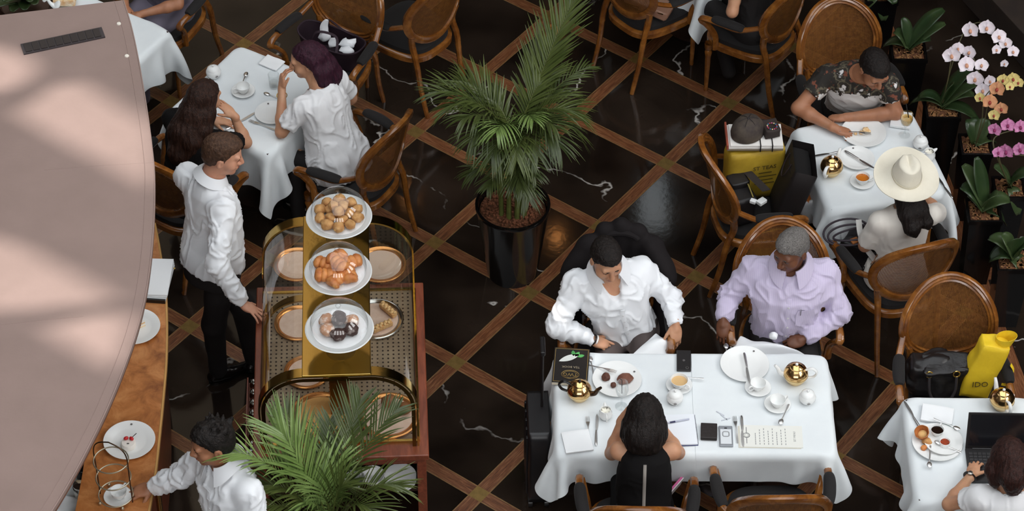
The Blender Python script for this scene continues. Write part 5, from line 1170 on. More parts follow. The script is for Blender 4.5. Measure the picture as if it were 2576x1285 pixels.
for k, (x, y, l) in enumerate([(-.055, -.045, 0), (-.0, -.075, 0), (.055, -.04, 0), (-.06, .03, 0), (.06, .04, 0), (.0, .06, 0), (.0, .0, 1)]):
    a = k*.9; o = thing('puff_pastry', 'glazed puff pastry lying on top of the others, middle stand' if l else 'glazed puff pastry at %s o\'clock under the middle glass dome' % clock(x, y), 'pastry', c2w(V(S2[0]+x, S2[1]+y, zt+l*.04)), a, 'puff pastries on the middle cake stand')
    b = MB()
    for q in range(4): b.tube(spline([V(-.036+q*.024, -.028, .012), V(-.036+q*.024, 0, .034), V(-.036+q*.024, .028, .012)], 8), [.010, .016, .019, .020, .020, .019, .016, .010], 10, flat=(1, 1))
    P = np.array(b.v); P += (vnoise(P*60+k*3)[:, None]-.5)*.008; P[:, 2] = np.maximum(P[:, 2], 0); P *= 1.22; b.v = [tuple(q) for q in P]; b.build('pastry_folds', BAKE['puff'], o, angle=80)
for k, (x, y, l, m) in enumerate([(-.06, -.03, 0, 'pale'), (-.005, -.065, 0, 'choc'), (.06, -.035, 0, 'choc'), (-.065, .035, 0, 'pale'), (.065, .03, 0, 'pale'), (.0, .055, 0, 'choc'), (0, -.0, 1, 'choc')]):
    lump('bun', c2w(V(S3[0]+x, S3[1]+y, zt+.030+l*.045)), .039, BAKE[m], 'pale sugared bun at %s o\'clock under the front glass dome' % clock(x, y) if m == 'pale' else 'dark sugar-dusted bun on top of the pile, front stand' if l else 'dark sugar-dusted bun at %s o\'clock under the front glass dome' % clock(x, y), 'bun', 'sugared buns on the front stand' if m == 'pale' else 'chocolate buns on the front stand', k+20, .82, 1.0)
# crockery on the open shelf at the front of the cart
PORC = M('white_porcelain', (232, 233, 232), rough=.18, spec=.5)
def plate_mb(r, depth=.016, th=.004):
    return MB().lathe([(0, .003), (r*.62, .003), (r*.70, .006), (r*.97, depth), (r, depth+.002), (r*.995, depth+.004), (r*.94, depth+.003), (r*.68, .006+th), (r*.6, .003+th), (0, .003+th)], 44)
p = cl(1008, 1212, .535); st = [.0, .018, .036]
for k in range(3):
    o = plate_mb(.085).build('plate', PORC, None); place(o, c2w(V(p[0], p[1]+.02, .513+st[k])), CA); o.rotation_euler = (0, 0, CA); tag(o, ['bottom', 'middle', 'top'][k]+' white plate of the stack on the open cart shelf', 'plate', 'plates on the cart shelf')
p = cl(938, 1205, .54)
o = MB().lathe([(0, .002), (.03, .002), (.034, .006), (.062, .05), (.066, .066), (.062, .066), (.058, .05), (.03, .010), (0, .008)], 36).build('bowl', PORC, None); o.location = [float(q) for q in c2w(V(p[0], p[1], .513))]; tag(o, 'white bowl beside the plates on the open cart shelf', 'bowl')
p = cl(893, 1215, .54)
o = MB().lathe([(0, .002), (.025, .002), (.05, .05), (.055, .075), (.05, .075), (.046, .05), (.02, .008), (0, .007)], 32).build('bowl', M('clear_bowl', (176, 178, 176), rough=.08), None); o.location = [float(q) for q in c2w(V(p[0], p[1], .513))]; tag(o, 'grey glass bowl behind the palm on the cart shelf', 'bowl')
o = MB().box((0, 0, .02), (.16, .12, .04)).build('napkin_stack', NAPK, None, smooth=False, bevel=.008); _p = at(648, 1150, .62); place(o, (_p[0], _p[1]+.0, .611), CA); tag(o, 'folded white napkin at the front end of the cart side rack', 'napkin'); o.location = [float(q) for q in c2w((-.49, -.42, .611))]; o.scale = (.4, .6, 1)

# ------------------------------------------------------------------ tableware
TT = TZ+.0035                                  # top of the cloth
GOLD = M('gilt_teapot', (228, 188, 128), rough=.16, metal=1.0); STEEL = M('cutlery_steel', (214, 214, 214), rough=.28, metal=1.0); TEA = M('tea', (196, 112, 34), rough=.06); MILKT = M('milk_tea', (214, 178, 128), rough=.15); COFFEE = M('coffee', (30, 17, 12), rough=.08); BLKP = M('black_plastic', (20, 18, 19), rough=.3); MARK = M('porcelain_mark', (96, 92, 92), rough=.5)
def put(o, px, py, rz, label, z=TT, group=None, rot=None):
    p = at(px, py, z); place(o, p, rz, label, group, rot); return o
_proto = {}
def make(kind, builder, cat):
    """one of each kind built with its parts, then copied"""
    if kind not in _proto: o = thing(kind, '', cat); builder(o); _proto[kind] = o; return o
    return copy_tree(_proto[kind])
def b_saucer(o):
    MB().lathe([(0, .003), (.035, .003), (.04, .006), (.068, .014), (.072, .017), (.070, .018), (.042, .010), (.030, .0065), (0, .0065)], 40).build('saucer_dish', PORC, o)
def cup(o, liquid, r=.043, h=.052):
    MB().lathe([(0, .002), (r*.5, .002), (r*.52, .006), (r*.86, h*.5), (r, h), (r*.965, h), (r*.82, h*.5), (r*.45, .010), (0, .008)], 40).build('bowl', PORC, o)
    MB().tube(spline([V(r*.90, 0, h*.86), V(r*1.35, 0, h*.95), V(r*1.5, 0, h*.62), V(r*1.15, 0, h*.34), V(r*.76, 0, h*.36)], 14), .0035, 8, flat=(1.3, .8)).build('handle', PORC, o)
    if liquid is not None: MB().lathe([(0, h*.74), (r*.90, h*.74)], 36).build('liquid', liquid, o)
def b_plate(r):
    def f(o): plate_mb(r).build('dish', PORC, o); MB().lathe([(0, .0008), (.006, .0006), (.006, 0)], 10, c=(0, r*.82, .0165)).build('maker_mark', MARK, o)
    return f
def b_fork(o):
    prof = [(-.095, .0045), (-.06, .0055), (-.02, .003), (.02, .0028), (.045, .008), (.06, .0105)]
    P = np.array([[V(w*s, y, .0035+.004*math.exp(-((y-.02)/.03)**2)) for s in (-1, -.3, .3, 1)] for y, w in prof]); b = MB(); b.grid(P, thick=.002); b.build('handle', STEEL, o)
    for k in range(4):
        x = -.0095+k*.0063; MB().tube([V(x, .058, .0035), V(x, .075, .005), V(x*.95, .10, .004)], [.0018, .0017, .0009], 6).build('tine', STEEL, o)
def b_knife(o):
    MB().tube(spline([V(0, -.11, .005), V(0, -.08, .005), V(0, -.03, .005), V(0, 0, .005)], 10), [.004, .0072, .0078, .0078, .0075, .007, .0065, .006, .005, .0042], 10, flat=(1, .62)).build('handle', STEEL, o)
    G = np.array([[V(-w*.4, y, .0045), V(w, y, .0035)] for y, w in [(0, .006), (.03, .0105), (.075, .011), (.10, .009), (.115, .002)]]); b = MB(); b.grid(G, thick=.0018); b.build('blade', STEEL, o)
def b_spoon(o):
    MB().tube(spline([V(0, -.07, .004), V(0, -.02, .0045), V(0, .03, .006), V(0, .05, .004)], 12), [.0042, .0042, .0036, .003, .0026, .0024, .0024, .0024, .0026, .003, .0035, .004], 8, flat=(1.2, .5)).build('handle', STEEL, o)
    b = MB(); b.ell((0, .066, .0045), (.0135, .021, .0035), 18, 8); b.build('bowl', STEEL, o)
def teapot(o, hand=PORC, body=GOLD, spout=PORC):
    MB().lathe([(0, .012), (.035, .012), (.058, .03), (.067, .055), (.066, .072), (.055, .095), (.035, .108), (.034, .109)], 44).build('body', body, o)
    MB().lathe([(0, .0), (.040, .0), (.046, .008), (.052, .024), (.0665, .052), (.0675, .056), (.0675, .050), (.054, .022)], 44).build('base_cup', M('gilt_base', (232, 204, 150), rough=.15, metal=.9) if body is GOLD else PORC, o)
    lid = MB().lathe([(.036, .108), (.034, .115), (.022, .123), (.008, .126), (.0, .126)], 36).build('lid', body, o)
    MB().ell((0, 0, .133), (.0085, .0085, .0085), 14, 10).build('knob', hand, lid)
    MB().tube(spline([V(.055, 0, .045), V(.085, 0, .055), V(.100, 0, .085), V(.118, 0, .108)], 16), np.linspace(.017, .0075, 16), 12).build('spout', spout, o)
    MB().tube(spline([V(-.050, 0, .095), V(-.085, 0, .112), V(-.112, 0, .085), V(-.098, 0, .05), V(-.062, 0, .038)], 22), np.r_[np.linspace(.006, .0085, 11), np.linspace(.0085, .006, 11)], 10, flat=(1.3, .8)).build('handle', hand, o)
    for s in (-1, 1): MB().ell((s*.03, .0, .005), (.008, .02, .006), 10, 6).build('foot', hand, o)
def b_sugar(o):
    MB().lathe([(0, 0), (.028, 0), (.032, .004), (.045, .025), (.046, .04), (.040, .055), (.036, .058)], 36).build('pot', PORC, o); l = MB().lathe([(.039, .057), (.036, .066), (.022, .076), (.0, .079)], 32).build('lid', PORC, o); MB().ell((0, 0, .084), (.007, .007, .007), 12, 8).build('knob', PORC, l)
    b = MB(); b.tube([V(.022*math.cos(a)*.6, -.0465+abs(math.cos(a))*.004, .032+.007*math.sin(a)) for a in np.linspace(0, 6.28, 18, endpoint=False)], .0009, 5, closed=True); b.box((0, -.0468, .032), (.016, .001, .004)); b.build('maker_mark', MARK, o)
def b_milk(o):
    MB().lathe([(0, 0), (.024, 0), (.028, .004), (.037, .025), (.036, .042), (.029, .058), (.030, .066), (.0275, .066), (.026, .058), (.033, .042), (.033, .03), (0, .03)], 32).build('jug', PORC, o)
    MB().tube([V(0, .026, .058), V(0, .040, .066), V(0, .048, .071)], [.012, .008, .003], 10).build('spout', PORC, o); MB().tube(spline([V(0, -.030, .055), V(0, -.055, .055), V(0, -.055, .025), V(0, -.034, .02)], 12), .0035, 8).build('handle', PORC, o); MB().lathe([(0, .052), (.027, .052)], 24).build('liquid', M('milk', (238, 234, 220), rough=.2), o)
def tumbler(o, water=.3):
    MB().lathe([(0, .0), (.027, .0), (.029, .004), (.034, .10), (.0325, .10), (.0275, .012), (0, .012)], 36).build('glass_body', GLASSW, o)
    if water: MB().lathe([(0, .012), (.0272, .012), (.0285, .012+.09*water), (0, .012+.09*water)], 30).build('water', GLASS, o)
def napkin(px, py, rz, sx, sy, label, th=.012, z=TT):
    G = np.array([[V((u-.5)*sx, (v-.5)*sy, th*(.8+.35*vnoise(V(u*3+px, v*3, py*.1)))) for v in np.linspace(0, 1, 10)] for u in np.linspace(0, 1, 10)]); b = MB(); b.grid(G, thick=th*.8); o = b.build('napkin', NAPK, None, angle=180, bevel=.0015); put(o, px, py, rz, label, z); o['category'] = 'napkin'; return o
D = math.radians
# --- table of the two women
put(make('sugar_bowl', b_sugar, 'sugar bowl'), 538, 192, D(30), 'white lidded sugar bowl beside the dark-haired woman\'s head', group='white sugar bowls')
put(make('saucer', b_saucer, 'saucer'), 612, 232, 0, 'white saucer beneath the cup on the two women\'s table', group='saucers'); o = make('teacup', lambda q: cup(q, None), 'cup'); put(o, 612, 232, D(205), 'empty white teacup on the two women\'s table', TT+.006, 'teacups')
put(make('tumbler', tumbler, 'glass'), 690, 218, 0, 'water tumbler in front of the purple-haired woman')
put(make('side_plate', b_plate(.105), 'plate'), 685, 288, D(20), 'empty white plate before the purple-haired woman', group='side plates')
put(make('fork', b_fork, 'fork'), 662, 317, D(62), 'fork lying on the two women\'s table', group='forks'); put(make('knife', b_knife, 'knife'), 604, 306, D(-46), 'knife with dark blade beside the dark-haired woman\'s hand', group='knives'); put(make('teaspoon', b_spoon, 'spoon'), 694, 246, D(60), 'teaspoon by the purple-haired woman\'s forearm', group='teaspoons'); put(make('teaspoon', b_spoon, 'spoon'), 612, 205, D(-10), 'teaspoon standing behind the cup on the two women\'s table', TT+.016, 'teaspoons')
napkin(684, 160, D(-31), .13, .10, 'folded white napkin at the far corner of the two women\'s table')
# --- table by the orchids
put(make('dinner_plate', b_plate(.135), 'plate'), 2172, 337, D(-20), 'white plate with cake crumbs before the floral-shirt man', group='dinner plates')
CRUMB = M('cake_crumb', (222, 172, 110), rough=.8, mix=(40, (236, 214, 176)), bump=(80, .6, .006))
for k, (px, py, r) in enumerate([(2178, 327, .022), (2166, 333, .014), (2152, 335, .012), (2186, 330, .011)]): lump('cake_piece', at(px, py, TT+.016), r, CRUMB, ['largest cake piece on the floral-shirt man\'s plate', 'middle cake crumb beside the fork tip', 'leftmost cake crumb on the crumb plate', 'small cake crumb at the right of the plate'][k], 'cake', 'cake crumbs', k+50, .8)
o = make('fork', b_fork, 'fork'); put(o, 2150, 334, 0, 'fork held by the floral-shirt man over his plate', TT+.032, 'forks', rot=(D(-9), 0, D(-86)))
put(make('side_plate', b_plate(.105), 'plate'), 2155, 402, D(10), 'white side plate with a knife across it beside the gold teapot', group='side plates'); put(make('knife', b_knife, 'knife'), 2162, 402, 0, 'knife laid across the side plate near the cream hat', TT+.018, 'knives', rot=(0, 0, D(-133))); put(make('knife', b_knife, 'knife'), 2086, 388, D(105), 'knife lying behind the gold teapot by the orchids', group='knives')
o = make('gold_teapot', teapot, 'teapot'); put(o, 2090, 436, D(62), 'gold teapot with white handle nearest the shopping bags', group='gold teapots')
put(make('saucer', b_saucer, 'saucer'), 2168, 460, 0, 'white saucer under the amber tea beside the hat', group='saucers'); o = make('amber_teacup', lambda q: cup(q, TEA), 'cup'); put(o, 2168, 460, D(5), 'white cup of amber tea beside the cream hat', TT+.006, 'teacups')
napkin(2266, 305, D(-12), .12, .14, 'folded white napkin near the iced tea', .02)
def iced(o):
    MB().lathe([(.033, 0), (.034, .003), (.006, .008), (.0045, .05), (.006, .075), (.030, .095), (.038, .125), (.036, .17), (.0345, .17), (.036, .125), (.028, .097), (0, .085)], 36).build('goblet', GLASSW, o)
    MB().lathe([(0, .088), (.027, .097), (.035, .124), (.0352, .138), (0, .138)], 30).build('iced_tea', M('iced_tea', (206, 150, 58), rough=.08, mix=(30, (232, 206, 150))), o)
    MB().tube([V(.02, .0, .10), V(-.012, .012, .24)], .0032, 8).build('straw', BLKP, o)
    for k in range(3): MB().box((.012*math.cos(k*2.1), .012*math.sin(k*2.1), .140), (.016, .016, .012), rot=rotz(k)).build('ice_cube', GLASSW, o, smooth=False)
o = thing('iced_tea_goblet', '', 'glass'); iced(o); put(o, 2275, 340, 0, 'stemmed glass of iced amber tea with a black straw')
put(make('sugar_bowl', b_sugar, 'sugar bowl'), 2314, 370, D(-10), 'white lidded sugar bowl behind the cream hat', group='white sugar bowls'); put(make('milk_jug', b_milk, 'jug'), 2336, 400, D(-70), 'white milk jug peeking from behind the cream hat', group='white milk jugs')
put(make('knife', b_knife, 'knife'), 2374, 470, D(22), 'dark knife at the right edge of the table beside the hat', group='knives')
# --- double table, left half
def tea_book(o):
    MB().box((0, 0, .012), (.195, .262, .022)).build('cover', M('book_black', (26, 21, 19), rough=.35), o, smooth=False, bevel=.002); MB().box((.002, 0, .011), (.188, .264, .017)).build('pages', M('page_edge', (206, 196, 176), rough=.8), o, smooth=False)
    gd = M('gold_print', (168, 140, 84), rough=.35, metal=.6); b = MB(); 
    for s in (-1, 1): b.box((s*.090, 0, .0236), (.0028, .246, .0008)); b.box((0, s*.1225, .0236), (.182, .0028, .0008))
    b.build('gold_border', gd, o, smooth=False)
    lf = M('print_white', (214, 218, 214), rough=.6); gr = M('print_green', (72, 148, 78), rough=.6)
    def leafp(c, a, l, w, m, nm):
        P = [(math.cos(t)*w*(math.sin(t/2)**.6 if t < math.pi else math.sin((2*math.pi-t)/2)**.6), -math.cos(t/1.0)*0+l*(t/math.pi-.5) if t < math.pi else l*((2*math.pi-t)/math.pi-.5)) for t in np.linspace(0, 2*math.pi, 24, endpoint=False)]
        P = [(w*math.sin(math.pi*k/12)**.8, l*(k/12-.5)) for k in range(13)]+[(-w*math.sin(math.pi*k/12)**.8, l*(k/12-.5)) for k in range(11, 0, -1)]
        ca, sa = math.cos(a), math.sin(a); b = MB(); b.prism([(c[0]+x*ca-y*sa, c[1]+x*sa+y*ca) for x, y in P], .0232, .0240); b.build(nm, m, o, smooth=False)
    leafp((.012, -.056), D(118), .125, .020, lf, 'feather_print')
    for a, c in ((2.6, (-.030, -.086)), (1.9, (-.050, -.074)), (3.3, (-.008, -.092))): leafp(c, a, .042, .011, gr, 'leaf_print')
    text_obj('TEA BOOK', .020, M('print_grey', (150, 138, 116), rough=.5), o, (0, .012, .0236), (0, 0, 0), .0004)
    b = MB(); b.tube([V(.048*math.cos(a), (.068)+.030*math.sin(a), .0238) for a in np.linspace(0, 6.28, 36, endpoint=False)], .0014, 5, closed=True); b.tube([V(.040*math.cos(a), (.068)+.023*math.sin(a), .0238) for a in np.linspace(0, 6.28, 36, endpoint=False)], .0008, 5, closed=True); b.build('emblem_ring', gd, o)
    text_obj('TWG', .034, gd, o, (0, .068, .0236), (0, 0, 0), .0005, 'emblem')
o = thing('tea_book', '', 'book'); tea_book(o); put(o, 1436, 926, D(180-4), 'black and gold tea book lying upside down at the corner of the double table')
def dark_pot(o): teapot(o, hand=BLKP, spout=M('dark_gilt', (66, 48, 34), rough=.15, metal=.7))
o = make('gold_teapot_dark_handle', dark_pot, 'teapot'); put(o, 1457, 1000, D(-12), 'gold teapot with black handle and dark spout beside the tea book', group='gold teapots')
put(make('dinner_plate', b_plate(.150), 'plate'), 1552, 958, D(-60), 'white plate with chocolate cake remains on the double table', group='dinner plates')
CHOC = M('chocolate', (72, 40, 30), rough=.6, mix=(30, (104, 62, 46)), bump=(60, .6, .006)); CHOC2 = M('chocolate_sauce', (128, 82, 64), rough=.5, mix=(24, (96, 56, 42)), bump=(60, .4, .005)); WCR = M('whipped_cream', (234, 228, 220), rough=.6)
for px, py, r, m, nm, lb, sq in [(1524, 948, .026, CHOC, 'cake_piece', 'dark chocolate cake piece at the left of the plate', .7), (1572, 952, .046, CHOC2, 'chocolate_sauce', 'spread of melted chocolate on the right of the plate', .25), (1543, 968, .018, CHOC, 'cake_piece', 'chocolate ring of cake at the front of the plate', .8), (1546, 966, .010, WCR, 'cream_dollop', 'dab of cream beside the chocolate cake', .9)]:
    lump(nm, at(px, py, TT+.012+r*sq*.5), r, m, lb, 'cream' if m is WCR else 'cake', None, int(px) % 17, sq)
o = make('fork', b_fork, 'fork'); put(o, 1508, 926, 0, 'fork resting on the rim of the chocolate cake plate', TT+.02, 'forks', rot=(D(4), 0, D(-112))); put(make('teaspoon', b_spoon, 'spoon'), 1490, 925, D(8), 'teaspoon between the tea book and the cake plate', group='teaspoons')
put(make('milk_jug', b_milk, 'jug'), 1523, 1050, D(5), 'white milk jug between the cutlery and the black-haired woman', group='white milk jugs')
def wine(o):
    MB().lathe([(0, 0), (.034, 0), (.034, .002), (.006, .006), (.004, .07), (.006, .08), (.028, .10), (.036, .135), (.030, .19), (.029, .19), (.0345, .135), (.026, .102), (0, .085)], 36).build('goblet', GLASSW, o); MB().tube([V(.0, .004, .10), V(-.004, .0, .21), V(-.012, .0, .216)], .002, 6).build('straw', BLKP, o)
o = thing('wine_glass', '', 'glass'); wine(o); put(o, 1563, 1022, 0, 'empty stemmed glass with a dark straw beside the cake plate')
put(make('fork', b_fork, 'fork'), 1480, 1083, D(2), 'fork at the left place setting of the double table', group='forks'); put(make('knife', b_knife, 'knife'), 1500, 1083, D(-2), 'knife beside the fork at the left place setting', group='knives')
napkin(1452, 1112, D(10), .15, .15, 'folded white napkin at the front left of the double table')
def phone(o):
    MB().box((0, 0, .005), (.078, .155, .009)).build('case', M('phone_black', (34, 31, 32), rough=.35), o, smooth=False, bevel=.003); MB().lathe([(.007, .0105), (.0085, .0105), (.0085, .0095)], 16, c=(.018, -.055, 0)).build('camera_ring', STEEL, o); MB().lathe([(0, .0103), (.007, .0103), (.0075, .0095)], 14, c=(0, 0, 0)).build('logo', M('phone_logo', (90, 86, 86), rough=.4), o)
o = thing('phone', '', 'phone'); phone(o); put(o, 1720, 909, D(-2), 'black phone lying face down at the far edge of the double table')
put(make('saucer', b_saucer, 'saucer'), 1708, 972, 0, 'white saucer under the milky tea by the table seam', group='saucers'); o = make('milky_teacup', lambda q: cup(q, MILKT, .048, .056), 'cup'); put(o, 1708, 972, D(-40), 'white cup of milky tea by the table seam', TT+.006, 'teacups'); put(make('teaspoon', b_spoon, 'spoon'), 1738, 951, D(85), 'teaspoon sticking out from the milky tea saucer', TT+.016, 'teaspoons')
put(make('sugar_bowl', b_sugar, 'sugar bowl'), 1697, 1010, D(0), 'white sugar bowl with an oval mark behind the black-haired woman', group='white sugar bowls')
def notebook(o):
    MB().box((0, 0, .006), (.165, .215, .010)).build('page_block', M('notebook_page', (228, 232, 238), rough=.8), o, smooth=False); MB().box((0, -.001, .0015), (.170, .220, .003)).build('cover', M('notebook_cover', (60, 66, 108), rough=.5), o, smooth=False)
    b = MB(); 
    for k in range(24): b.tube([V(.084+.004*math.cos(a), -.10+k*.0087, .006+.007*math.sin(a)) for a in np.linspace(0, 6.28, 8, endpoint=False)], .0007, 4, closed=True)
    w = b.build('spiral_binding', STEEL, o); w['kind'] = 'stuff'
o = thing('notebook', '', 'notebook'); notebook(o); put(o, 1712, 1083, D(3), 'open spiral notebook beside the black-haired woman')
def pen(o): MB().lathe([(0, 0), (.001, .001), (.0042, .016), (.0046, .09), (.0046, .128), (0, .13)], 12, axis=frame(V(0, 0, 1), V(1, 0, 0))).build('barrel', M('pen_white', (186, 190, 206), rough=.3), o); MB().lathe([(.0048, .02), (.005, .05)], 12, axis=frame(V(0, 0, 1), V(1, 0, 0))).build('grip', M('pen_ink', (46, 46, 84), rough=.4), o)
o = thing('pen', '', 'pen'); pen(o); put(o, 1676, 1064, D(14), 'ballpoint pen lying on the notebook', TT+.018)
# --- double table, right half
put(make('dinner_plate', b_plate(.125), 'plate'), 1873, 920, D(-30), 'empty white plate with a knife before the lavender-shirted man', group='dinner plates'); put(make('knife', b_knife, 'knife'), 1879, 925, 0, 'knife lying across the plate of the lavender-shirted man', TT+.02, 'knives', rot=(0, 0, D(185))); put(make('teaspoon', b_spoon, 'spoon'), 1828, 893, D(0), 'teaspoon at the far edge of the double table', group='teaspoons')
o = make('gold_teapot', teapot, 'teapot'); put(o, 2000, 958, D(172), 'gold teapot with white spout and handle on the right of the double table', group='gold teapots')
put(make('saucer', b_saucer, 'saucer'), 1906, 978, 0, 'white saucer of the left empty cup on the right half of the table', group='saucers'); put(make('teacup', b_saucer, 'cup'), 1906, 978, D(215), 'left empty white teacup on the right half of the double table', TT+.006, 'teacups')
put(make('saucer', b_saucer, 'saucer'), 1955, 1020, 0, 'white saucer of the right empty cup before the sugar bowl', group='saucers'); put(make('teacup', b_saucer, 'cup'), 1955, 1020, D(30), 'right empty white teacup with a spoon on the double table', TT+.006, 'teacups'); put(make('teaspoon', b_spoon, 'spoon'), 1974, 1040, D(158), 'teaspoon leaning off the right empty cup', TT+.016, 'teaspoons')
put(make('sugar_bowl', b_sugar, 'sugar bowl'), 2030, 1010, D(5), 'white sugar bowl near the right corner of the double table', group='white sugar bowls')
def wallet(o):
    for k in range(2): MB().box((0, .001*k, .007+k*.012), (.088, .108, .011)).build('flap', M('wallet_leather', (34, 27, 26), rough=.4, bump=(60, .3, .003)), o, smooth=False, bevel=.004)
o = thing('wallet', '', 'wallet'); wallet(o); put(o, 1783, 1090, D(-3), 'dark folded leather wallet beside the silver phone')
def phone2(o):
    MB().box((0, 0, .005), (.074, .148, .009)).build('shell', M('phone_silver', (150, 154, 160), rough=.3, metal=.4), o, smooth=False, bevel=.004); MB().box((0, -.005, .0098), (.058, .105, .0012)).build('sticker', M('phone_sticker', (214, 218, 222), rough=.5), o, smooth=False); b = MB(); b.tube([V(.017*math.copysign(abs(math.cos(a))**.5, math.cos(a)), .012+.017*math.copysign(abs(math.sin(a))**.5, math.sin(a)), .0106) for a in np.linspace(0, 6.28, 28, endpoint=False)], .003, 6, closed=True); b.build('camera_emblem', M('sticker_grey', (150, 152, 154), rough=.5), o); MB().box((0, .055, .0102), (.014, .006, .0014)).build('lens', BLKP, o, smooth=False)
o = thing('phone', '', 'phone'); phone2(o); put(o, 1826, 1099, D(-1), 'silver phone with a white sticker beside the wallet')
put(make('fork', b_fork, 'fork'), 1852, 1082, D(2), 'fork between the silver phone and the menu card', group='forks'); put(make('knife', b_knife, 'knife'), 1868, 1085, D(180), 'knife half under the left edge of the menu card', group='knives')
def menu(o):
    MB().box((0, 0, .0015), (.335, .155, .003)).build('card', M('menu_card', (226, 226, 220), rough=.7), o, smooth=False); MB().box((-.01, -.006, .0004), (.335, .155, .0008)).build('under_sheet', M('menu_under', (206, 202, 190), rough=.7), o, smooth=False)
    ink = M('menu_ink', (136, 138, 138), rough=.7); b = MB()
    for k, L_ in enumerate((.08, .11, .12, .1, .12, .09, .11, .12)):
        for q in range(6): b.box((-.085+k*.023, -.055+q*.021*L_/.12, .0033), (.0035, .012, .0004))
    w = b.build('menu_lines', ink, o, smooth=False); w['kind'] = 'stuff'
    b = MB(); b.tube([V(-.132+.017*math.cos(a), .004+.017*math.sin(a), .0034) for a in np.linspace(0, 6.28, 28, endpoint=False)], .0016, 5, closed=True); b.tube([V(-.132+.011*math.cos(a), .004+.011*math.sin(a), .0034) for a in np.linspace(0, 6.28, 20, endpoint=False)], .0009, 5, closed=True); b.box((-.132, .042, .0034), (.003, .04, .0006)); b.box((-.132, -.034, .0034), (.003, .04, .0006)); b.build('roundel', M('menu_roundel', (92, 94, 96), rough=.7), o)
    text_obj('SET MENU', .016, ink, o, (.125, 0, .0032), (0, 0, D(90)), .0003)
o = thing('menu_card', '', 'menu'); menu(o); put(o, 1940, 1098, D(-1), 'printed cream menu card on the right half of the double table')
for k, (px, py, a) in enumerate([(1812, 1040, -38), (1822, 1050, -50), (1826, 1055, 20)]):
    o = MB().box((0, 0, .0012), (.052, .006, .0024)).build('sugar_stick', M('paper_stick', (196, 200, 208), rough=.6), None, smooth=False); put(o, px, py, D(a), ['uppermost', 'middle', 'lowest'][k]+' torn paper stick above the silver phone'); tag(o, None, 'paper stick', 'torn paper sticks')
# --- table with the laptop
put(make('dinner_plate', b_plate(.145), 'plate'), 2357, 1117, D(-30), 'large white plate with muffin and cups beside the laptop', group='dinner plates'); put(make('side_plate', b_plate(.105), 'plate'), 2372, 1112, 0, 'small white plate stacked under the coffee cups by the laptop', TT+.006, 'side plates')
o = make('coffee_cup', lambda q: cup(q, COFFEE, .036, .042), 'cup'); put(o, 2356, 1092, D(60), 'white cup of black coffee by the laptop', TT+.014, 'teacups'); o = make('jam_pot', lambda q: (MB().lathe([(0, 0), (.026, 0), (.030, .028), (.028, .028), (.024, .02), (0, .02)], 28).build('pot', PORC, q), MB().lathe([(0, .021), (.0245, .021)], 24).build('jam', M('jam', (150, 62, 36), rough=.2), q)), 'jam pot'); put(o, 2376, 1118, 0, 'small white pot of red jam on the laptop table plate', TT+.014)
def muffin(o):
    b = MB(); n = 26; G = np.array([[V((r*(1+.04*math.sin(k*6.28*6/n)))*math.cos(6.28*k/n), r*math.sin(6.28*k/n), z) for z, r in ((0, .026), (.03, .033), (.055, .04), (.056, .037), (.03, .028), (.01, .02))] for k in range(n)]); b.grid(G, closed_u=True); b.build('crust_shell', M('muffin_crust', (186, 116, 62), rough=.7, mix=(30, (150, 84, 40)), bump=(60, .4, .005)), o)
    MB().ell((0, 0, .02), (.026, .026, .014), 16, 8).build('crumb', M('muffin_crumb', (222, 180, 118), rough=.9, bump=(120, .6, .004)), o)
o = thing('popover', '', 'pastry'); muffin(o); put(o, 2322, 1096, 0, 'hollow brown popover shell on the laptop table plate', TT+.014, rot=(D(12), D(-20), .3))
lump('bread_piece', at(2332, 1110, TT+.02), .026, BAKE['scone'], 'torn bread piece beside the brown popover', 'bread', None, 77, .7); lump('bread_piece', at(2324, 1126, TT+.02), .018, BAKE['puff'], 'small crust crumb below the brown popover', 'bread', None, 78, .7)
o = MB().box((0, 0, .002), (.06, .085, .003)).build('card', M('green_card', (96, 196, 128), rough=.6, mix=(14, (210, 232, 214), .5, .56)), None, smooth=False); put(o, 2387, 1092, D(4), 'green printed card beside the laptop corner'); o['category'] = 'card'
napkin(2357, 1046, D(-12), .17, .12, 'crumpled white napkin behind the coffee cup', .018)
put(make('knife', b_knife, 'knife'), 2296, 1047, D(20), 'knife with a dark blade at the left edge of the laptop table', group='knives'); put(make('teaspoon', b_spoon, 'spoon'), 2388, 1126, D(58), 'teaspoon pointing to the laptop from the plate', TT+.022, 'teaspoons'); put(make('teaspoon', b_spoon, 'spoon'), 2339, 1146, D(172), 'teaspoon over the front rim of the laptop table plate', TT+.018, 'teaspoons'); put(make('teaspoon', b_spoon, 'spoon'), 2378, 1066, D(-120), 'teaspoon lying on the crumpled napkin', TT+.03, 'teaspoons')
o = make('gold_teapot', teapot, 'teapot'); put(o, 2518, 1022, D(105), 'gold teapot behind the laptop screen', group='gold teapots')
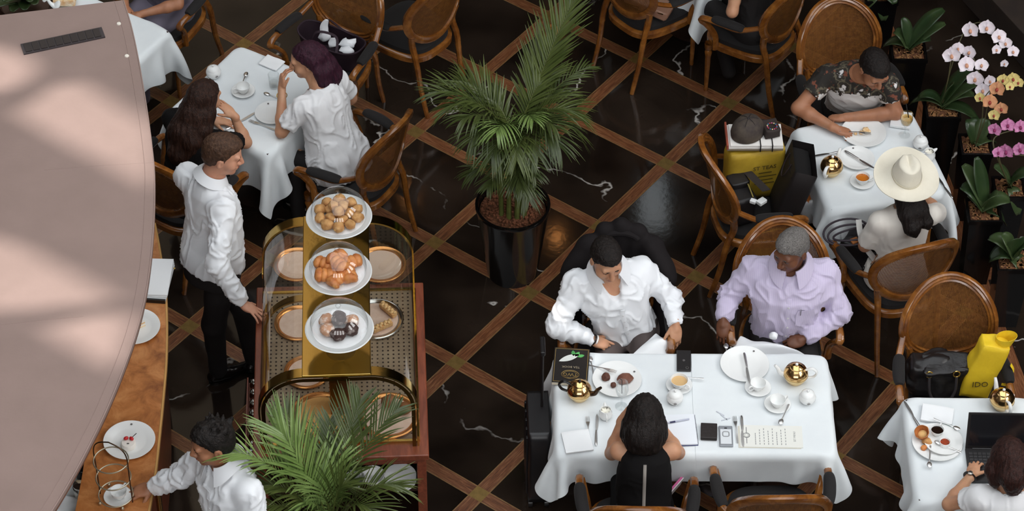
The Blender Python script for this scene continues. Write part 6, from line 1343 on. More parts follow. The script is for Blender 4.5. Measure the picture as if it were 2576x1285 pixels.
def laptop(o):
    lw, ld = .355, .235
    MB().box((0, 0, .008), (lw, ld, .016)).build('base', M('laptop_black', (28, 26, 27), rough=.4), o, smooth=False, bevel=.003)
    kb = MB()
    keym = M('key_black', (44, 42, 43), rough=.5)
    for r_ in range(5):
        for c_ in range(14): MB().box((-.152+c_*.0234, .075-r_*.021, .0175), (.0195, .0170, .004)).build('key', keym, o, smooth=False)
    MB().box((0, -.078, .0165), (.09, .05, .001)).build('touchpad', M('touchpad', (38, 36, 37), rough=.35), o, smooth=False)
    rot = np.array(Matrix.Rotation(D(-16), 3, 'X')); c = V(0, ld/2-.004, .014); sc = MB().box(c+rot@V(0, .004, .112), (lw, .008, .225), rot=rot).build('screen_lid', M('laptop_black', (28, 26, 27)), o, smooth=False, bevel=.003)
    MB().box(c+rot@V(0, -.0008, .116), (lw-.03, .001, .19), rot=rot).build('display', M('screen_dark', (22, 22, 26), rough=.15), sc, smooth=False)
    MB().tube([c+V(-.14, 0, 0), c+V(.14, 0, 0)], .006, 8).build('hinge', BLKP, o)
o = thing('laptop', '', 'laptop'); laptop(o); _p = at(2427, 1128, TT+.016); place(o, (_p[0]+.178, _p[1]-.115, TT), D(-1), 'open black laptop with a dark screen in the lower right')
# --- on the curved counter
put(make('dinner_plate', b_plate(.115), 'plate'), 326, 1112, 0, 'white plate with a small cream cake and strawberry on the counter', CZ+.001, 'dinner plates')
def cream_cake(o):
    MB().lathe([(0, 0), (.036, 0), (.038, .006), (.038, .026), (.034, .032), (0, .034)], 32).build('cream_round', WCR, o)
    for k, (x, y, a) in enumerate(((-.012, .018, .5), (.016, .016, -.7))): b = MB(); b.ell((x, y, .042), (.014, .010, .010), 12, 8, rot=rotz(a)); b.build('strawberry', M('strawberry', (186, 34, 40), rough=.35, bump=(200, .3, .002)), o)
    MB().tube([V(.02, .022, .046), V(.042, .034, .062)], .002, 6).build('vanilla_stick', BLKP, o); MB().box((0, -.012, .0345), (.012, .008, .001)).build('seal', M('silver_seal', (130, 130, 126), rough=.3, metal=.6), o, smooth=False)
o = thing('cream_cake', '', 'cake'); cream_cake(o); put(o, 324, 1122, 0, 'little white cream cake with red strawberries on the counter plate', CZ+.009)
put(make('dinner_plate', b_plate(.105), 'plate'), 341, 826, 0, 'white plate with a cake slice half hidden by the canopy', CZ+.001, 'dinner plates')
def slice_(o):
    for k, m in enumerate((CRUMB, WCR, CRUMB, WCR)): b = MB(); b.prism([(-.045, -.03), (.05, 0), (-.045, .035)], k*.011, k*.011+.011); b.build('cake_layer', m, o, smooth=False)
    for k in range(5): MB().ell((-.035+k*.014, -.024+k*.0045, .018+.008*(k % 2)), (.006, .004, .006), 8, 6).build('berry', M('strawberry', (186, 34, 40)), o)
o = thing('cake_slice', '', 'cake'); slice_(o); put(o, 343, 824, D(15), 'layered cake slice with berries near the canopy edge', CZ+.009)
# menus stacked in a holder on the counter
o = thing('menu_stack', '', 'menus'); 
for k in range(4): MB().box((.004*k, .003*k, .009+k*.010), (.20-.006*k, .28, .009), rot=rotz(.02*k)).build('menu', M('menu_white', (232, 234, 236), rough=.7), o, smooth=False)
MB().box((.0, -.145, .012), (.2, .012, .024)).build('holder_lip', BLKP, o, smooth=False); MB().ell((.11, .09, .035), (.006, .006, .006), 10, 8).build('brass_stud', BRASS, o); put(o, 383, 712, D(-5), 'stack of white menus at the counter edge near the waiter', CZ)
# wire three-tier stand with a cup
def wire(o):
    wm = M('wire_nickel', (206, 196, 172), rough=.3, metal=.8); hts = (.03, .16, .29)
    for k, z in enumerate(hts): MB().tube([V(.088*math.cos(a), .088*math.sin(a), z) for a in np.linspace(0, 6.28, 36, endpoint=False)], .0035, 8, closed=True).build('ring', wm, o)
    for s in (-1, 1): MB().tube(spline([V(s*.090, 0, 0), V(s*.090, 0, .2), V(s*.090, 0, .34), V(s*.06, 0, .40), V(0, 0, .425)], 24), .0035, 8).build('upright', M('wire_dark', (86, 66, 48), rough=.3, metal=.8), o)
    for a in (.8, 2.4, 4.0, 5.5): MB().ell((.09*math.cos(a), .09*math.sin(a), .012), (.009, .009, .012), 10, 8).build('ball_foot', wm, o)
o = thing('tiered_cake_stand', '', 'cake stand'); wire(o); put(o, 293, 1252, D(-18), 'three-ring wire cake stand frame on the counter', CZ)
put(make('saucer', b_saucer, 'saucer'), 297, 1252, 0, 'white saucer inside the wire stand on the counter', CZ+.002, 'saucers'); put(make('teacup', b_saucer, 'cup'), 300, 1250, D(60), 'white teacup in the wire stand under the waiter\'s hand', CZ+.009, 'teacups')
# things on the back shelf behind the counter
o = thing('serving_tray', '', 'tray'); MB().box((0, 0, .012), (.16, .5, .02)).build('tray_board', M('tray_pale', (206, 212, 214), rough=.4), o, smooth=False, bevel=.004); put(o, 192, 1215, D(-14), 'pale serving tray on the shelf behind the counter', .861)
for k, (px, py, m, lb) in enumerate([(222, 1150, BLKP, 'black canister on the shelf behind the wire stand'), (212, 1205, BLKP, 'dark metal canister beside the pale tray'), (205, 1252, SILV, 'steel canister nearest the bottom edge behind the counter')]):
    o = thing('canister', lb, 'canister', at(px, py, .862), group='canisters behind the counter'); MB().lathe([(0, 0), (.035, 0), (.037, .005), (.037, .09), (.033, .095)], 24).build('can', m, o); MB().lathe([(.034, .094), (.034, .105), (.02, .112), (0, .114)], 24).build('lid', m, o)
napkin(180, 1278, D(-10), .12, .1, 'crumpled white cloth on the shelf behind the counter', .03, .862)
# napkins on the two men's laps
def lap_napkin(pts, label, seed):
    C = np.array(pts); n = 14; G = np.zeros((n, n, 3))
    for i, u in enumerate(np.linspace(0, 1, n)):
        for j, v in enumerate(np.linspace(0, 1, n)):
            p = (C[0]*(1-u)+C[1]*u)*(1-v)+(C[3]*(1-u)+C[2]*u)*v; G[i, j] = p+V(0, 0, .035*math.sin(math.pi*u)*math.sin(math.pi*v)+.03*(vnoise(V(u*3+seed, v*3, 0))-.5))
    b = MB(); b.grid(G, thick=.003); o = b.build('napkin', NAPK, None, angle=180, subsurf=1); c = G.reshape(-1, 3).mean(0); o.data.transform(Matrix.Translation([-float(q) for q in c])); o.location = [float(q) for q in c]; return tag(o, label, 'napkin', 'lap napkins')
lap_napkin([at(1588, 893, .64), at(1650, 838, .63), at(1690, 862, .62), at(1682, 896, .62)], 'white napkin across the lap of the white-shirted man', 1)
lap_napkin([at(1828, 895, .60), at(1862, 848, .62), at(1960, 868, .66), at(2030, 892, .62)], 'white napkin across the lap of the lavender-shirted man', 2)
o = lump('napkin_ball', at(1946, 844, .70), .026, NAPK, 'crumpled white tissue in the lavender-shirted man\'s hand', 'tissue', None, 9, .8)

# ------------------------------------------------------------------ hat, bags and belongings
def sheet_box(c, d, rot, mat, name, parent, noise=.0, seed=0, sub=10, taper=(1, 1), open_top=False):
    """a soft box: subdivided faces, dented by noise"""
    b = MB(); d = np.asarray(d, float); n = sub
    faces = [(0, 1, 2, 1), (0, 1, 2, -1), (1, 2, 0, 1), (1, 2, 0, -1), (0, 2, 1, 1), (0, 2, 1, -1)]
    for a, e, f, s in faces:
        if open_top and f == 2 and s == 1: continue
        G = np.zeros((n, n, 3))
        for i, u in enumerate(np.linspace(-1, 1, n)):
            for j, v in enumerate(np.linspace(-1, 1, n)): p = np.zeros(3); p[a] = u; p[e] = v; p[f] = s; G[i, j] = p
        k = 1-.10*np.sum(np.sort(np.abs(G), axis=2)[..., 1:2]**6, axis=2, keepdims=True); tz = (G[..., 2:3]+1)/2; G = G*np.concatenate([k, k, np.ones_like(k)], 2); G[..., 0:1] *= 1+(taper[0]-1)*tz; G[..., 1:2] *= 1+(taper[1]-1)*tz; P = G*d/2
        b.grid(P)
    P = np.array(b.v); P += ((vnoise(P*9+seed)-.5)*noise*1.6)[:, None]*nrm(P+1e-6) if False else 0
    dirs = P/(np.linalg.norm(P, axis=1)[:, None]+1e-9); P = P+dirs*((vnoise(P*10+seed)-.5)*noise+(vnoise(P*24+seed*2)-.5)*noise*.4)[:, None]
    P = P@np.asarray(rot).T+np.asarray(c); b.v = [tuple(q) for q in P]
    o = b.build(name, mat, parent, angle=60)
    bm = bmesh.new(); bm.from_mesh(o.data); bmesh.ops.remove_doubles(bm, verts=bm.verts, dist=1e-4); bmesh.ops.recalc_face_normals(bm, faces=bm.faces); bm.to_mesh(o.data); bm.free(); return o
I3 = np.eye(3)
# --- cream hat on the woman's head
HATM = M('cream_felt', (226, 220, 204), rough=.85, sheen=.2, bump=(90, .15, .003), mix=(7, (216, 209, 192)))
hc = HATP['head']+V(.0, -.005, .075); hu = nrm(V(.04, -.16, .97)); HR = frame(V(1, .12, 0), hu)
hat = thing('hat', 'cream wide-brimmed felt hat worn by the woman with her back to us', 'hat', hc)
n = 56; G = []
for r_, z in ((.084, .004), (.10, -.004), (.13, -.008), (.165, -.006), (.186, .0)):
    G.append([HR@V(r_*1.0*math.cos(a), r_*1.06*math.sin(a), z-.012*math.cos(2*a)*(r_/.186)**2) for a in np.linspace(0, 6.28318, n, endpoint=False)])
b = MB(); b.grid(np.array(G).transpose(1, 0, 2), closed_u=True, thick=.004); b.build('brim', HATM, hat, angle=80)
G = []
for t in np.linspace(0, 1, 14):
    row = []
    for a in np.linspace(0, 6.28318, n, endpoint=False):
        if t < .62: q = t/.62; r_ = .092-.018*q-.006*q*q; z = .105*q
        else: q = (t-.62)/.38; r_ = .068*math.cos(q*math.pi/2)**.8; z = .105+.016*math.sin(q*math.pi/2)
        x, y = r_*math.cos(a)*.92, r_*math.sin(a)*1.12
        if z > .07: z -= .030*math.exp(-(x/.018)**2-((y-.02)/.065)**2)*min(1, (z-.07)/.035); x *= 1-.16*math.exp(-((y-.06)/.03)**2)
        row.append(HR@V(x, y, z))
    G.append(row)
b = MB(); b.grid(np.array(G).transpose(1, 0, 2), closed_u=True); b.build('crown', HATM, hat, angle=80)
b = MB(); b.tube([HR@V(.0925*.92*math.cos(a), .0925*1.12*math.sin(a), .010) for a in np.linspace(0, 6.28318, 40, endpoint=False)], .009, 6, closed=True, flat=(.25, 1), up=np.tile(hu, (40, 1))); b.build('hat_band', M('hat_band_cream', (206, 199, 180), rough=.7), hat)
# --- black handbag with looped cords by the hat woman
BAGB = M('bag_black', (24, 21, 23), rough=.5, bump=(60, .3, .004)); CORD = M('cord_dark', (52, 44, 52), rough=.6)
_p = at(2170, 625, .58); hb = thing('handbag', 'black handbag with looped dark cords beside the woman in the hat', 'handbag', (_p[0], _p[1], .50))
sheet_box((0, 0, .075), (.24, .15, .15), rotz(-.5), BAGB, 'bag_body', hb, .03, 3)
for k, (cx, cy, cz, rx, ry, t) in enumerate([(-.10, .02, .19, .14, .08, .25), (-.08, -.01, .20, .13, .07, -.1), (-.02, .0, .205, .16, .06, .1)]):
    b = MB(); b.tube([V(cx+rx*math.cos(a)*math.cos(t)-ry*math.sin(a)*math.sin(t), cy+rx*math.cos(a)*math.sin(t)+ry*math.sin(a)*math.cos(t), cz+.03*math.sin(a+k)) for a in np.linspace(0, 6.28, 36, endpoint=False)], .0065, 8, closed=True); b.build('cord_loop', CORD, hb)
b = MB(); b.tube(spline([at(2160, 552, .80)-V(_p[0], _p[1], .5), at(2165, 590, .74)-V(_p[0], _p[1], .5), at(2180, 625, .68)-V(_p[0], _p[1], .5), at(2205, 658, .60)-V(_p[0], _p[1], .5)], 20), .017, 8, flat=(1, .16)); b.build('white_strap', M('strap_white', (206, 204, 200), rough=.6), hb)
b = MB(); b.box(at(2150, 605, .70)-V(_p[0], _p[1], .5), (.05, .04, .012), rot=rotz(.5)); b.build('leather_patch', M('tan_leather', (150, 92, 46), rough=.5), hb, smooth=False, bevel=.003)
b = MB(); b.box(at(2215, 620, .62)-V(_p[0], _p[1], .5), (.012, .05, .04)); b.build('mint_tag', M('mint_tag', (150, 206, 192), rough=.5), hb, smooth=False)
# --- shopping bags on the chair left of the orchid table
YEL = M('yellow_bag', (178, 148, 44), rough=.6, mix=(9, (160, 130, 34)), bump=(24, .3, .01)); BRT = M('bright_yellow_bag', (232, 198, 42), rough=.55, mix=(7, (220, 184, 34)), bump=(16, .35, .012)); PAPB = M('black_paper', (30, 25, 25), rough=.6, bump=(40, .15, .004))
cb, fb_ = CH['bags']; rb = V(fb_[1], -fb_[0]); ab = math.atan2(fb_[1], fb_[0])
def bw(x, y, z): q = cb+fb_*x+rb*y; return V(q[0], q[1], z)          # chair frame: x forward, y right
yt = thing('yellow_tote', 'mustard yellow tea shop tote with printed lettering, under the books on the bag chair', 'bag', bw(.02, -.13, .50), ab)
sheet_box((0, 0, .19), (.36, .13, .38), I3, YEL, 'bag_body', yt, .02, 5)
INK = M('tote_ink', (74, 62, 22), rough=.7)
text_obj('ST TEAS', .040, INK, yt, (.045, -.070, .255), (D(90), 0, 0), .0006)
for k, w in enumerate((.08, .14, .10, .12)): MB().box((.05, -.070, .215-k*.028), (w, .001, .006)).build('printed_line', INK, yt, smooth=False)
y2 = thing('yellow_paper_bag', 'small yellow paper bag hanging low below the arm of the bag chair', 'bag', bw(.06, .16, .20), ab); sheet_box((0, 0, .14), (.26, .08, .28), I3, YEL, 'bag_body', y2, .02, 9); b = MB(); b.tube(spline([V(-.05, 0, .28), V(-.04, .0, .36), V(.04, 0, .36), V(.05, 0, .28)], 16), .004, 6); b.build('handle', YEL, y2)
cam_b = thing('camera_bag', 'black padded camera bag with a yellow-stitched zip against the cane chair back', 'bag', bw(-.12, .03, .50), ab+D(8)); sheet_box((0, 0, .10), (.16, .22, .20), I3, BAGB, 'bag_body', cam_b, .015, 2); sheet_box((.02, .05, .215), (.12, .10, .05), I3, BAGB, 'lid_pocket', cam_b, .01, 4)
b = MB(); b.tube(spline([V(.05, -.10, .21), V(.06, -.0, .225), V(.07, .09, .20)], 14), .004, 6); b.build('zip', M('zip_yellow', (150, 134, 70), rough=.5), cam_b); b = MB(); b.tube(spline([V(.10, -.16, .30), V(.10, -.02, .26), V(.09, .12, .22), V(.07, .20, .10)], 20), .026, 8, flat=(1, .12)); b.build('wide_strap', M('webbing', (42, 37, 38), rough=.7, bump=(150, .3, .002)), cam_b)
ch_ = thing('charger', 'white charger plug lying on the camera bag strap', 'charger', bw(-.02, .17, .70), ab+.5); MB().box((0, 0, .012), (.055, .04, .024)).build('plug', M('charger_white', (224, 226, 226), rough=.3), ch_, smooth=False, bevel=.004); MB().box((-.04, .03, .018), (.03, .035, .02), rot=rotz(.4)).build('connector', M('charger_white', (224, 226, 226)), ch_, smooth=False, bevel=.003)
pb = thing('paper_bag', 'large black paper carrier bag tilted on the bag chair beside the table', 'bag', bw(.19, .05, .50), ab)
rt_ = np.array(Matrix.Rotation(D(16), 3, 'Y'))@np.array(Matrix.Rotation(D(-14), 3, 'Z'))
sheet_box((.02, 0, .20), (.15, .34, .40), rt_, PAPB, 'carrier', pb, .006, 1, open_top=True); sheet_box((.05, 0, .34), (.135, .32, .01), rt_, M('bag_inside', (14, 11, 11), rough=.9), 'inside', pb, .0, 1, 4)
for s in (-1, 1): b = MB(); b.tube([rt_@q+V(.02, 0, .20) for q in spline([V(s*.076, -.05, .17), V(s*.085, -.045, .09), V(s*.088, .0, .04), V(s*.085, .05, .09), V(s*.076, .055, .17)], 18)], .004, 6); b.build('rope_handle', M('rope_plum', (46, 36, 40), rough=.6), pb)
bk = thing('notebooks', 'white books with a red cover strapped together on top of the yellow tote', 'books', bw(.02, -.17, .895), ab+D(-12))
for k, (m, z) in enumerate(((M('book_grey', (120, 108, 92), rough=.6), .008), (M('book_paper', (226, 222, 218), rough=.7), .022), (M('book_paper', (226, 222, 218)), .036))): MB().box((.004*k, -.004*k, z), (.33-.01*k, .21-.01*k, .013)).build('book', m, bk, smooth=False, bevel=.002)
MB().box((-.163, .0, .028), (.012, .21, .034)).build('red_spine', M('book_red', (150, 74, 56), rough=.6), bk, smooth=False, bevel=.002)
for x in (.03, .10): MB().box((x, 0, .0225), (.006, .222, .048)).build('elastic_strap', BLKP, bk, smooth=False)
cp = thing('cap', 'dark baseball cap resting on the white strapped books', 'cap', bw(-.02, -.18, .942), ab+D(-60)); b = MB(); b.lathe([(.098, 0), (.100, .02), (.092, .06), (.068, .095), (.03, .112), (0, .115)], 32, sx=.92, sy=1.08); b.build('crown', M('cap_camo', (52, 44, 42), rough=.8, mix=(16, (78, 68, 58)), bump=(120, .2, .003)), cp)
G = np.array([[V(.085*math.sin(t)*(1+.0*u), .09*math.cos(t)*.95+u*.075*math.cos(t*.8), .004-.03*u*math.sin(t)**2) for u in np.linspace(0, 1, 6)] for t in np.linspace(-1.15, 1.15, 16)]); b = MB(); b.grid(G, thick=.004); b.build('peak', M('cap_peak', (34, 29, 30), rough=.7), cp); b = MB(); b.ell((0, 0, .116), (.008, .008, .005), 10, 6); b.build('top_button', M('cap_peak', (34, 29, 30)), cp)
for k in range(6): a = k*1.047; b = MB(); b.tube([V(.096*.92*math.cos(a)*q, .096*1.08*math.sin(a)*q, .117*math.sqrt(max(0, 1-(q*.99)**2.4))+.001) for q in np.linspace(.12, 1, 10)], .0016, 4); b.build('seam', M('cap_peak', (34, 29, 30)), cp)
pu = thing('pouch', 'small dark beaded pouch beside the cap on the strapped books', 'pouch', bw(.115, -.16, .942), ab); sheet_box((0, 0, .03), (.10, .12, .06), I3, M('pouch_brown', (46, 37, 34), rough=.8, bump=(70, .3, .004)), 'pouch_body', pu, .02, 6)
rs = np.random.RandomState(4)
for k in range(14): a = k*.449; b = MB(); b.ell((.028*math.cos(a), -.02+.028*math.sin(a), .063), (.005, .005, .004), 8, 6); b.build('bead', [M('bead_red', (160, 60, 60)), M('bead_blue', (70, 110, 150)), M('bead_cream', (206, 190, 140)), M('bead_pink', (190, 90, 130))][k % 4], pu)
pl = thing('plastic_bag', 'crumpled white plastic bag hanging by the bag chair arm', 'bag', at(2035, 520, .48), ab); PLM = M('plastic_white', (226, 228, 230), rough=.3, alpha=.75); sheet_box((0, 0, .0), (.13, .10, .20), I3, PLM, 'bag_skin', pl, .05, 7, 14, taper=(1.2, 1.2)); 
for s in (-1, 1): b = MB(); b.tube(spline([V(s*.04, 0, .09), V(s*.05, .02, .15), V(s*.01, .02, .18)], 10), [.018]*10, 8, flat=(1, .2)); b.build('handle', PLM, pl)
MB().box((-.01, -.02, .085), (.07, .05, .03), rot=rotz(.5)).build('wrapped_snack', M('snack_wrap', (150, 84, 40), rough=.4, mix=(20, (206, 120, 50))), pl, smooth=False, bevel=.004)
# --- handbag and yellow bag on the chair behind the laptop table
c2, f2 = CH['hb']; r2_ = V(f2[1], -f2[0])
def hw_(x, y, z): q = c2+f2*x+r2_*y; return V(q[0], q[1], z)
h2 = thing('handbag', 'black leather handbag with gold rings and two handles on the cane chair', 'handbag', hw_(-.02, .06, .50), math.atan2(f2[1], f2[0])+math.pi/2)
LEA = M('soft_black_leather', (24, 21, 22), rough=.32, bump=(24, .35, .008)); sheet_box((0, 0, .11), (.36, .20, .21), I3, LEA, 'bag_body', h2, .07, 8, 14, taper=(.92, .75)); sheet_box((.02, -.03, .215), (.26, .14, .02), np.array(Matrix.Rotation(.15, 3, 'X')), LEA, 'flap', h2, .05, 3, 10)
for s in (-1, 1):
    x = .075*s; MB().tube([V(x+.018*math.cos(a), -.100+.004*math.sin(a), .205+.018*math.sin(a)) for a in np.linspace(0, 6.28, 16, endpoint=False)], .004, 6, closed=True).build('gold_ring', BRASS, h2); MB().lathe([(.008, 0), (.008, .03)], 10, c=(x, -.10, .155)).build('gold_ferrule', BRASS, h2)
for y, dz in ((-.11, 0), (.02, -.01)): MB().tube(spline([V(-.075, y, .19+dz), V(-.07, y-.03, .11), V(-.035, y-.055, .045), V(0, y-.065, .03), V(.035, y-.055, .045), V(.07, y-.03, .11), V(.075, y, .19+dz)], 28), .0085, 8).build('handle', M('handle_leather', (44, 40, 42), rough=.35), h2)
y3 = thing('yellow_bag', 'bright yellow folded carrier bag standing beside the black handbag', 'bag', hw_(.02, -.17, .50), math.atan2(f2[1], f2[0])+math.pi/2)
ry = np.array(Matrix.Rotation(D(13), 3, 'Y')); sheet_box((.0, 0, .20), (.18, .13, .40), ry, BRT, 'bag_body', y3, .025, 12, 14, taper=(.9, .8)); 
n = 24; G = np.array([[ry@V(.045*math.cos(a)*(1+.2*u), .035*math.sin(a)*(1+.2*u), .38+u*.07+.02*math.cos(a))+V(.0, 0, 0) for u in np.linspace(0, 1, 5)] for a in np.linspace(0, 6.28, n, endpoint=False)]); b = MB(); b.grid(G, closed_u=True, thick=.002); b.build('folded_neck', BRT, y3)
text_obj('IDO', .05, INK, y3, tuple(ry@V(-.045, -.070, .12)), (D(80), 0, D(0)), .0006); b = MB(); b.tube(spline([ry@V(.09, -.02, .26), ry@V(.12, -.03, .22), ry@V(.125, -.03, .12), ry@V(.095, -.02, .10)], 12), .012, 6, flat=(1, .2)); b.build('side_tab', BRT, y3)
# --- plum tote with a white scarf on the chair at the two women's table
c3, f3 = CH['tote']; r3_ = V(f3[1], -f3[0]); a3 = math.atan2(f3[1], f3[0])+math.pi/2
PLUM = M('plum_canvas', (40, 24, 34), rough=.7, bump=(90, .2, .003)); t3 = thing('tote_bag', 'dark plum tote bag with a white scarf spilling out, on a cane chair', 'bag', (c3[0]+f3[0]*-.02, c3[1]+f3[1]*-.02, .50), a3)
n = 36; G = np.array([[V((.20+.03*u)*math.copysign(abs(math.cos(a))**.7, math.cos(a)), (.085+.02*u)*math.copysign(abs(math.sin(a))**.7, math.sin(a)), (.16*u+.012*math.cos(2*a)*u)) for u in np.linspace(0, 1, 7)] for a in np.linspace(0, 6.28, n, endpoint=False)]); b = MB(); b.grid(G, closed_u=True, thick=.004); b._add([V(.20*math.cos(a), .085*math.sin(a), .003) for a in np.linspace(0, 6.28, n, endpoint=False)], [tuple(range(n))]); b.build('bag_body', PLUM, t3); b = MB(); b.tube([V(.23*math.copysign(abs(math.cos(a))**.7, math.cos(a)), .105*math.copysign(abs(math.sin(a))**.7, math.sin(a)), .16+.012*math.cos(2*a)) for a in np.linspace(0, 6.28, 40, endpoint=False)], .006, 6, closed=True); b.build('rim_binding', PLUM, t3)
for s in (-1, 1): b = MB(); b.tube(spline([V(-.09, s*.10, .15), V(-.06, s*.07, .23), V(.06, s*.04, .22), V(.10, s*.10, .15)], 20), .009, 6, flat=(1, .3)); b.build('handle', PLUM, t3)
sc_ = thing('scarf', 'white scarf bundled in the mouth of the plum tote', 'scarf', (t3.location[0], t3.location[1], .60), a3); SCM = M('scarf_white', (222, 224, 228), rough=.8, bump=(60, .3, .004))
for k, (x, y, z, r_) in enumerate([(-.05, .0, .05, (.04, .03, .03)), (.03, -.03, .05, (.035, .03, .028)), (.11, .02, .045, (.05, .035, .03)), (.13, -.03, .03, (.045, .035, .03))]):
    b = MB(); b.ell((x, y, z), r_, 16, 10); P = np.array(b.v); P += ((vnoise(P*38+k)-.5)*.03)[:, None]; b.v = [tuple(q) for q in P]; b.build('fold', SCM, sc_)
b = MB(); b.tube(spline([V(-.05, 0, .06), V(-.06, .01, .12), V(-.045, .02, .17)], 10), [.022, .025, .027, .028, .027, .026, .025, .022, .018, .012], 8, flat=(1, .35)); b.build('scarf_end', SCM, sc_)
# --- tan bag on the top chair
c6, f6 = CH['c6']; tb = thing('clutch_bag', 'shiny tan clutch bag on the seat of the chair at the top edge', 'bag', at(1632, 6, .56), D(-25)); sheet_box((0, 0, 0), (.30, .14, .06), np.array(Matrix.Rotation(.2, 3, 'Y')), M('tan_satin', (150, 112, 92), rough=.3, bump=(30, .3, .006)), 'bag_body', tb, .03, 15); MB().box((0, -.072, .0), (.26, .004, .006)).build('zip', BRASSD, tb, smooth=False)
# --- dark jacket over the back of the white-shirted man's chair
cw, fw_ = CH['white']; jk = thing('jacket', 'dark jacket hung over the chair behind the white-shirted man', 'jacket', (cw[0], cw[1], 0), math.atan2(-fw_[0], fw_[1]))
K = Field(); T0 = .33
for a in np.linspace(0, math.pi, 9): K.cone(bp(.238*math.cos(a), T0+.258*math.sin(a)), bp(.20*math.cos(a), T0+.05), .058, .050, k=.03)
for s in (-1, 1): K.cone(bp(s*.255, T0+.06), bp(s*.245, -.02), .055, .045, k=.04); K.cone(bp(s*.2, T0+.16), bp(s*.27, T0+.02), .055, .055, k=.04)
K.cone(bp(-.15, .1), bp(.15, .1), .05, .05, k=.04); vt, q = K.mesh(.010); nn = vnorm(vt, q); vt = vt+nn*((vnoise(vt*V(12, 12, 7))-.5)*.022)[:, None]; mesh_obj([(vt, q)], 'jacket_body', M('jacket_black', (24, 20, 21), rough=.85, spec=.25, bump=(120, .2, .003)), jk, V(0, 0, 0))
b = MB(); b.tube([bp(.10*math.cos(a), T0+.235+.03*math.sin(a))+V(0, .045, .0) for a in np.linspace(.0, math.pi, 16)], .022, 8, flat=(1, .6)); b.build('collar', M('jacket_black', (24, 20, 21)), jk)
# --- black suitcase beside the double table
sc = thing('suitcase', 'black wheeled suitcase with raised handle at the left side of the double table', 'suitcase', (.150, 10.24, 0), D(2)); SUM = M('suitcase_black', (24, 22, 24), rough=.35, bump=(50, .1, .003))
sheet_box((0, 0, .33), (.13, .36, .56), I3, SUM, 'shell', sc, .0, 1, 12)
for k in range(5): MB().box((-.067, -.13+k*.065, .33), (.012, .022, .46)).build('rib', SUM, sc, smooth=False, bevel=.004)
for s in (-1, 1): MB().tube([V(.02, .10+s*.05, .60), V(.02, .10+s*.05, 1.02)], .008, 8).build('handle_tube', M('handle_gunmetal', (54, 50, 50), rough=.3, metal=.7), sc)
MB().box((.02, .10, 1.03), (.03, .13, .03)).build('grip', BLKP, sc, smooth=False, bevel=.008)
for x in (-.045, .045):
    for y in (-.14, .14): MB().lathe([(0, -.012), (.026, -.012), (.028, 0), (.026, .012), (0, .012)], 16, c=(x, y, .028), axis=frame(V(0, 0, 1), V(1, 0, 0))).build('wheel', BLKP, sc)
# --- pink folder by the woman in black
pk = thing('pink_folder', 'pink folder sticking out beside the woman in black', 'folder', at(1694, 1228, .52), D(-35)); MB().box((0, 0, .0), (.012, .16, .10), rot=np.array(Matrix.Rotation(.3, 3, 'Y'))).build('cover', M('pink_card', (206, 96, 150), rough=.5), pk, smooth=False, bevel=.002); MB().box((.008, 0, -.002), (.006, .15, .094), rot=np.array(Matrix.Rotation(.3, 3, 'Y'))).build('pages', M('folder_pages', (226, 220, 222), rough=.8), pk, smooth=False)

# ------------------------------------------------------------------ plants
def leafm(name, c1, c2, rough=.35): return M(name, c1, rough=rough, mix=(6, c2), spec=.5)
PALM = [leafm('palm_green_a', (62, 74, 32), (84, 94, 46), .36), leafm('palm_green_b', (52, 64, 30), (74, 84, 42), .36), leafm('palm_green_c', (92, 116, 56), (124, 146, 84), .3)]; STEM = M('palm_stem', (92, 100, 48), rough=.45, mix=(14, (70, 76, 36))); ORL = [leafm('orchid_leaf_a', (50, 66, 38), (66, 80, 48), .3), leafm('orchid_leaf_b', (36, 54, 30), (50, 66, 36), .3)]
BARK = M('bark_chips', (112, 70, 42), rough=.9, mix=(60, (74, 44, 26)), bump=(80, .8, .01)); POTB = M('black_glazed_pot', (16, 14, 14), rough=.12)
def frond(root, org, base, ctrl, tip, ll, n, mat, seed, droop=.5, stemw=.006, start=.18):
    """one arching leaf: rachis mesh as the part, its leaflets joined below it"""
    rs = np.random.RandomState(seed); base, ctrl, tip = [np.asarray(q, float) for q in (base, ctrl, tip)]
    n = int(n*.74); ll = ll*1.22; ts = np.linspace(0, 1, 30); R_ = ((1-ts)**2)[:, None]*base+(2*ts*(1-ts))[:, None]*ctrl+(ts**2)[:, None]*tip
    b = MB(); b.tube(R_-org, np.linspace(stemw, .0012, 30), 6); f = b.build('frond', STEM, root)
    b = MB()
    for k in range(n):
        t = start+(1-start)*k/(n-1); p = (1-t)**2*base+2*t*(1-t)*ctrl+t*t*tip; d = nrm(2*(1-t)*(ctrl-base)+2*t*(tip-ctrl)); sd = np.cross(d, V(0, 0, 1)); sd = nrm(sd if np.linalg.norm(sd) > .05 else np.cross(d, V(1, 0, 0))); up_ = np.cross(sd, d)
        L_ = ll*(math.sin(math.pi*(.12+.80*(t-start)/(1-start)))**.7)*rs.uniform(.88, 1.08)
        for s in (-1, 1):
            out = nrm(sd*s*(.85-.35*t)+d*(.75+.45*t)+up_*(.28+rs.uniform(-.16, .16))+d*rs.uniform(-.14, .14)); wd = nrm(np.cross(out, up_))*s; dj = rs.uniform(.35, .85)
            m = 6; rows = []
            for q in range(m):
                u = q/(m-1); c = p+out*L_*u+V(0, 0, -droop*L_*u*u*dj)-org; w = .0060*(math.sin(math.pi*min(1, .12+u*.88))**.55)*(1-u*.35)+.0004
                if q == m-1: w = .0004
                rows.append([c-wd*w+V(0, 0, .0018*(1-u)), c-V(0, 0, .0018*(1-u)), c+wd*w+V(0, 0, .0018*(1-u))])
            b.grid(np.array(rows))
    l = b.build('leaflets', mat, f, angle=180); l['kind'] = 'stuff'; return f
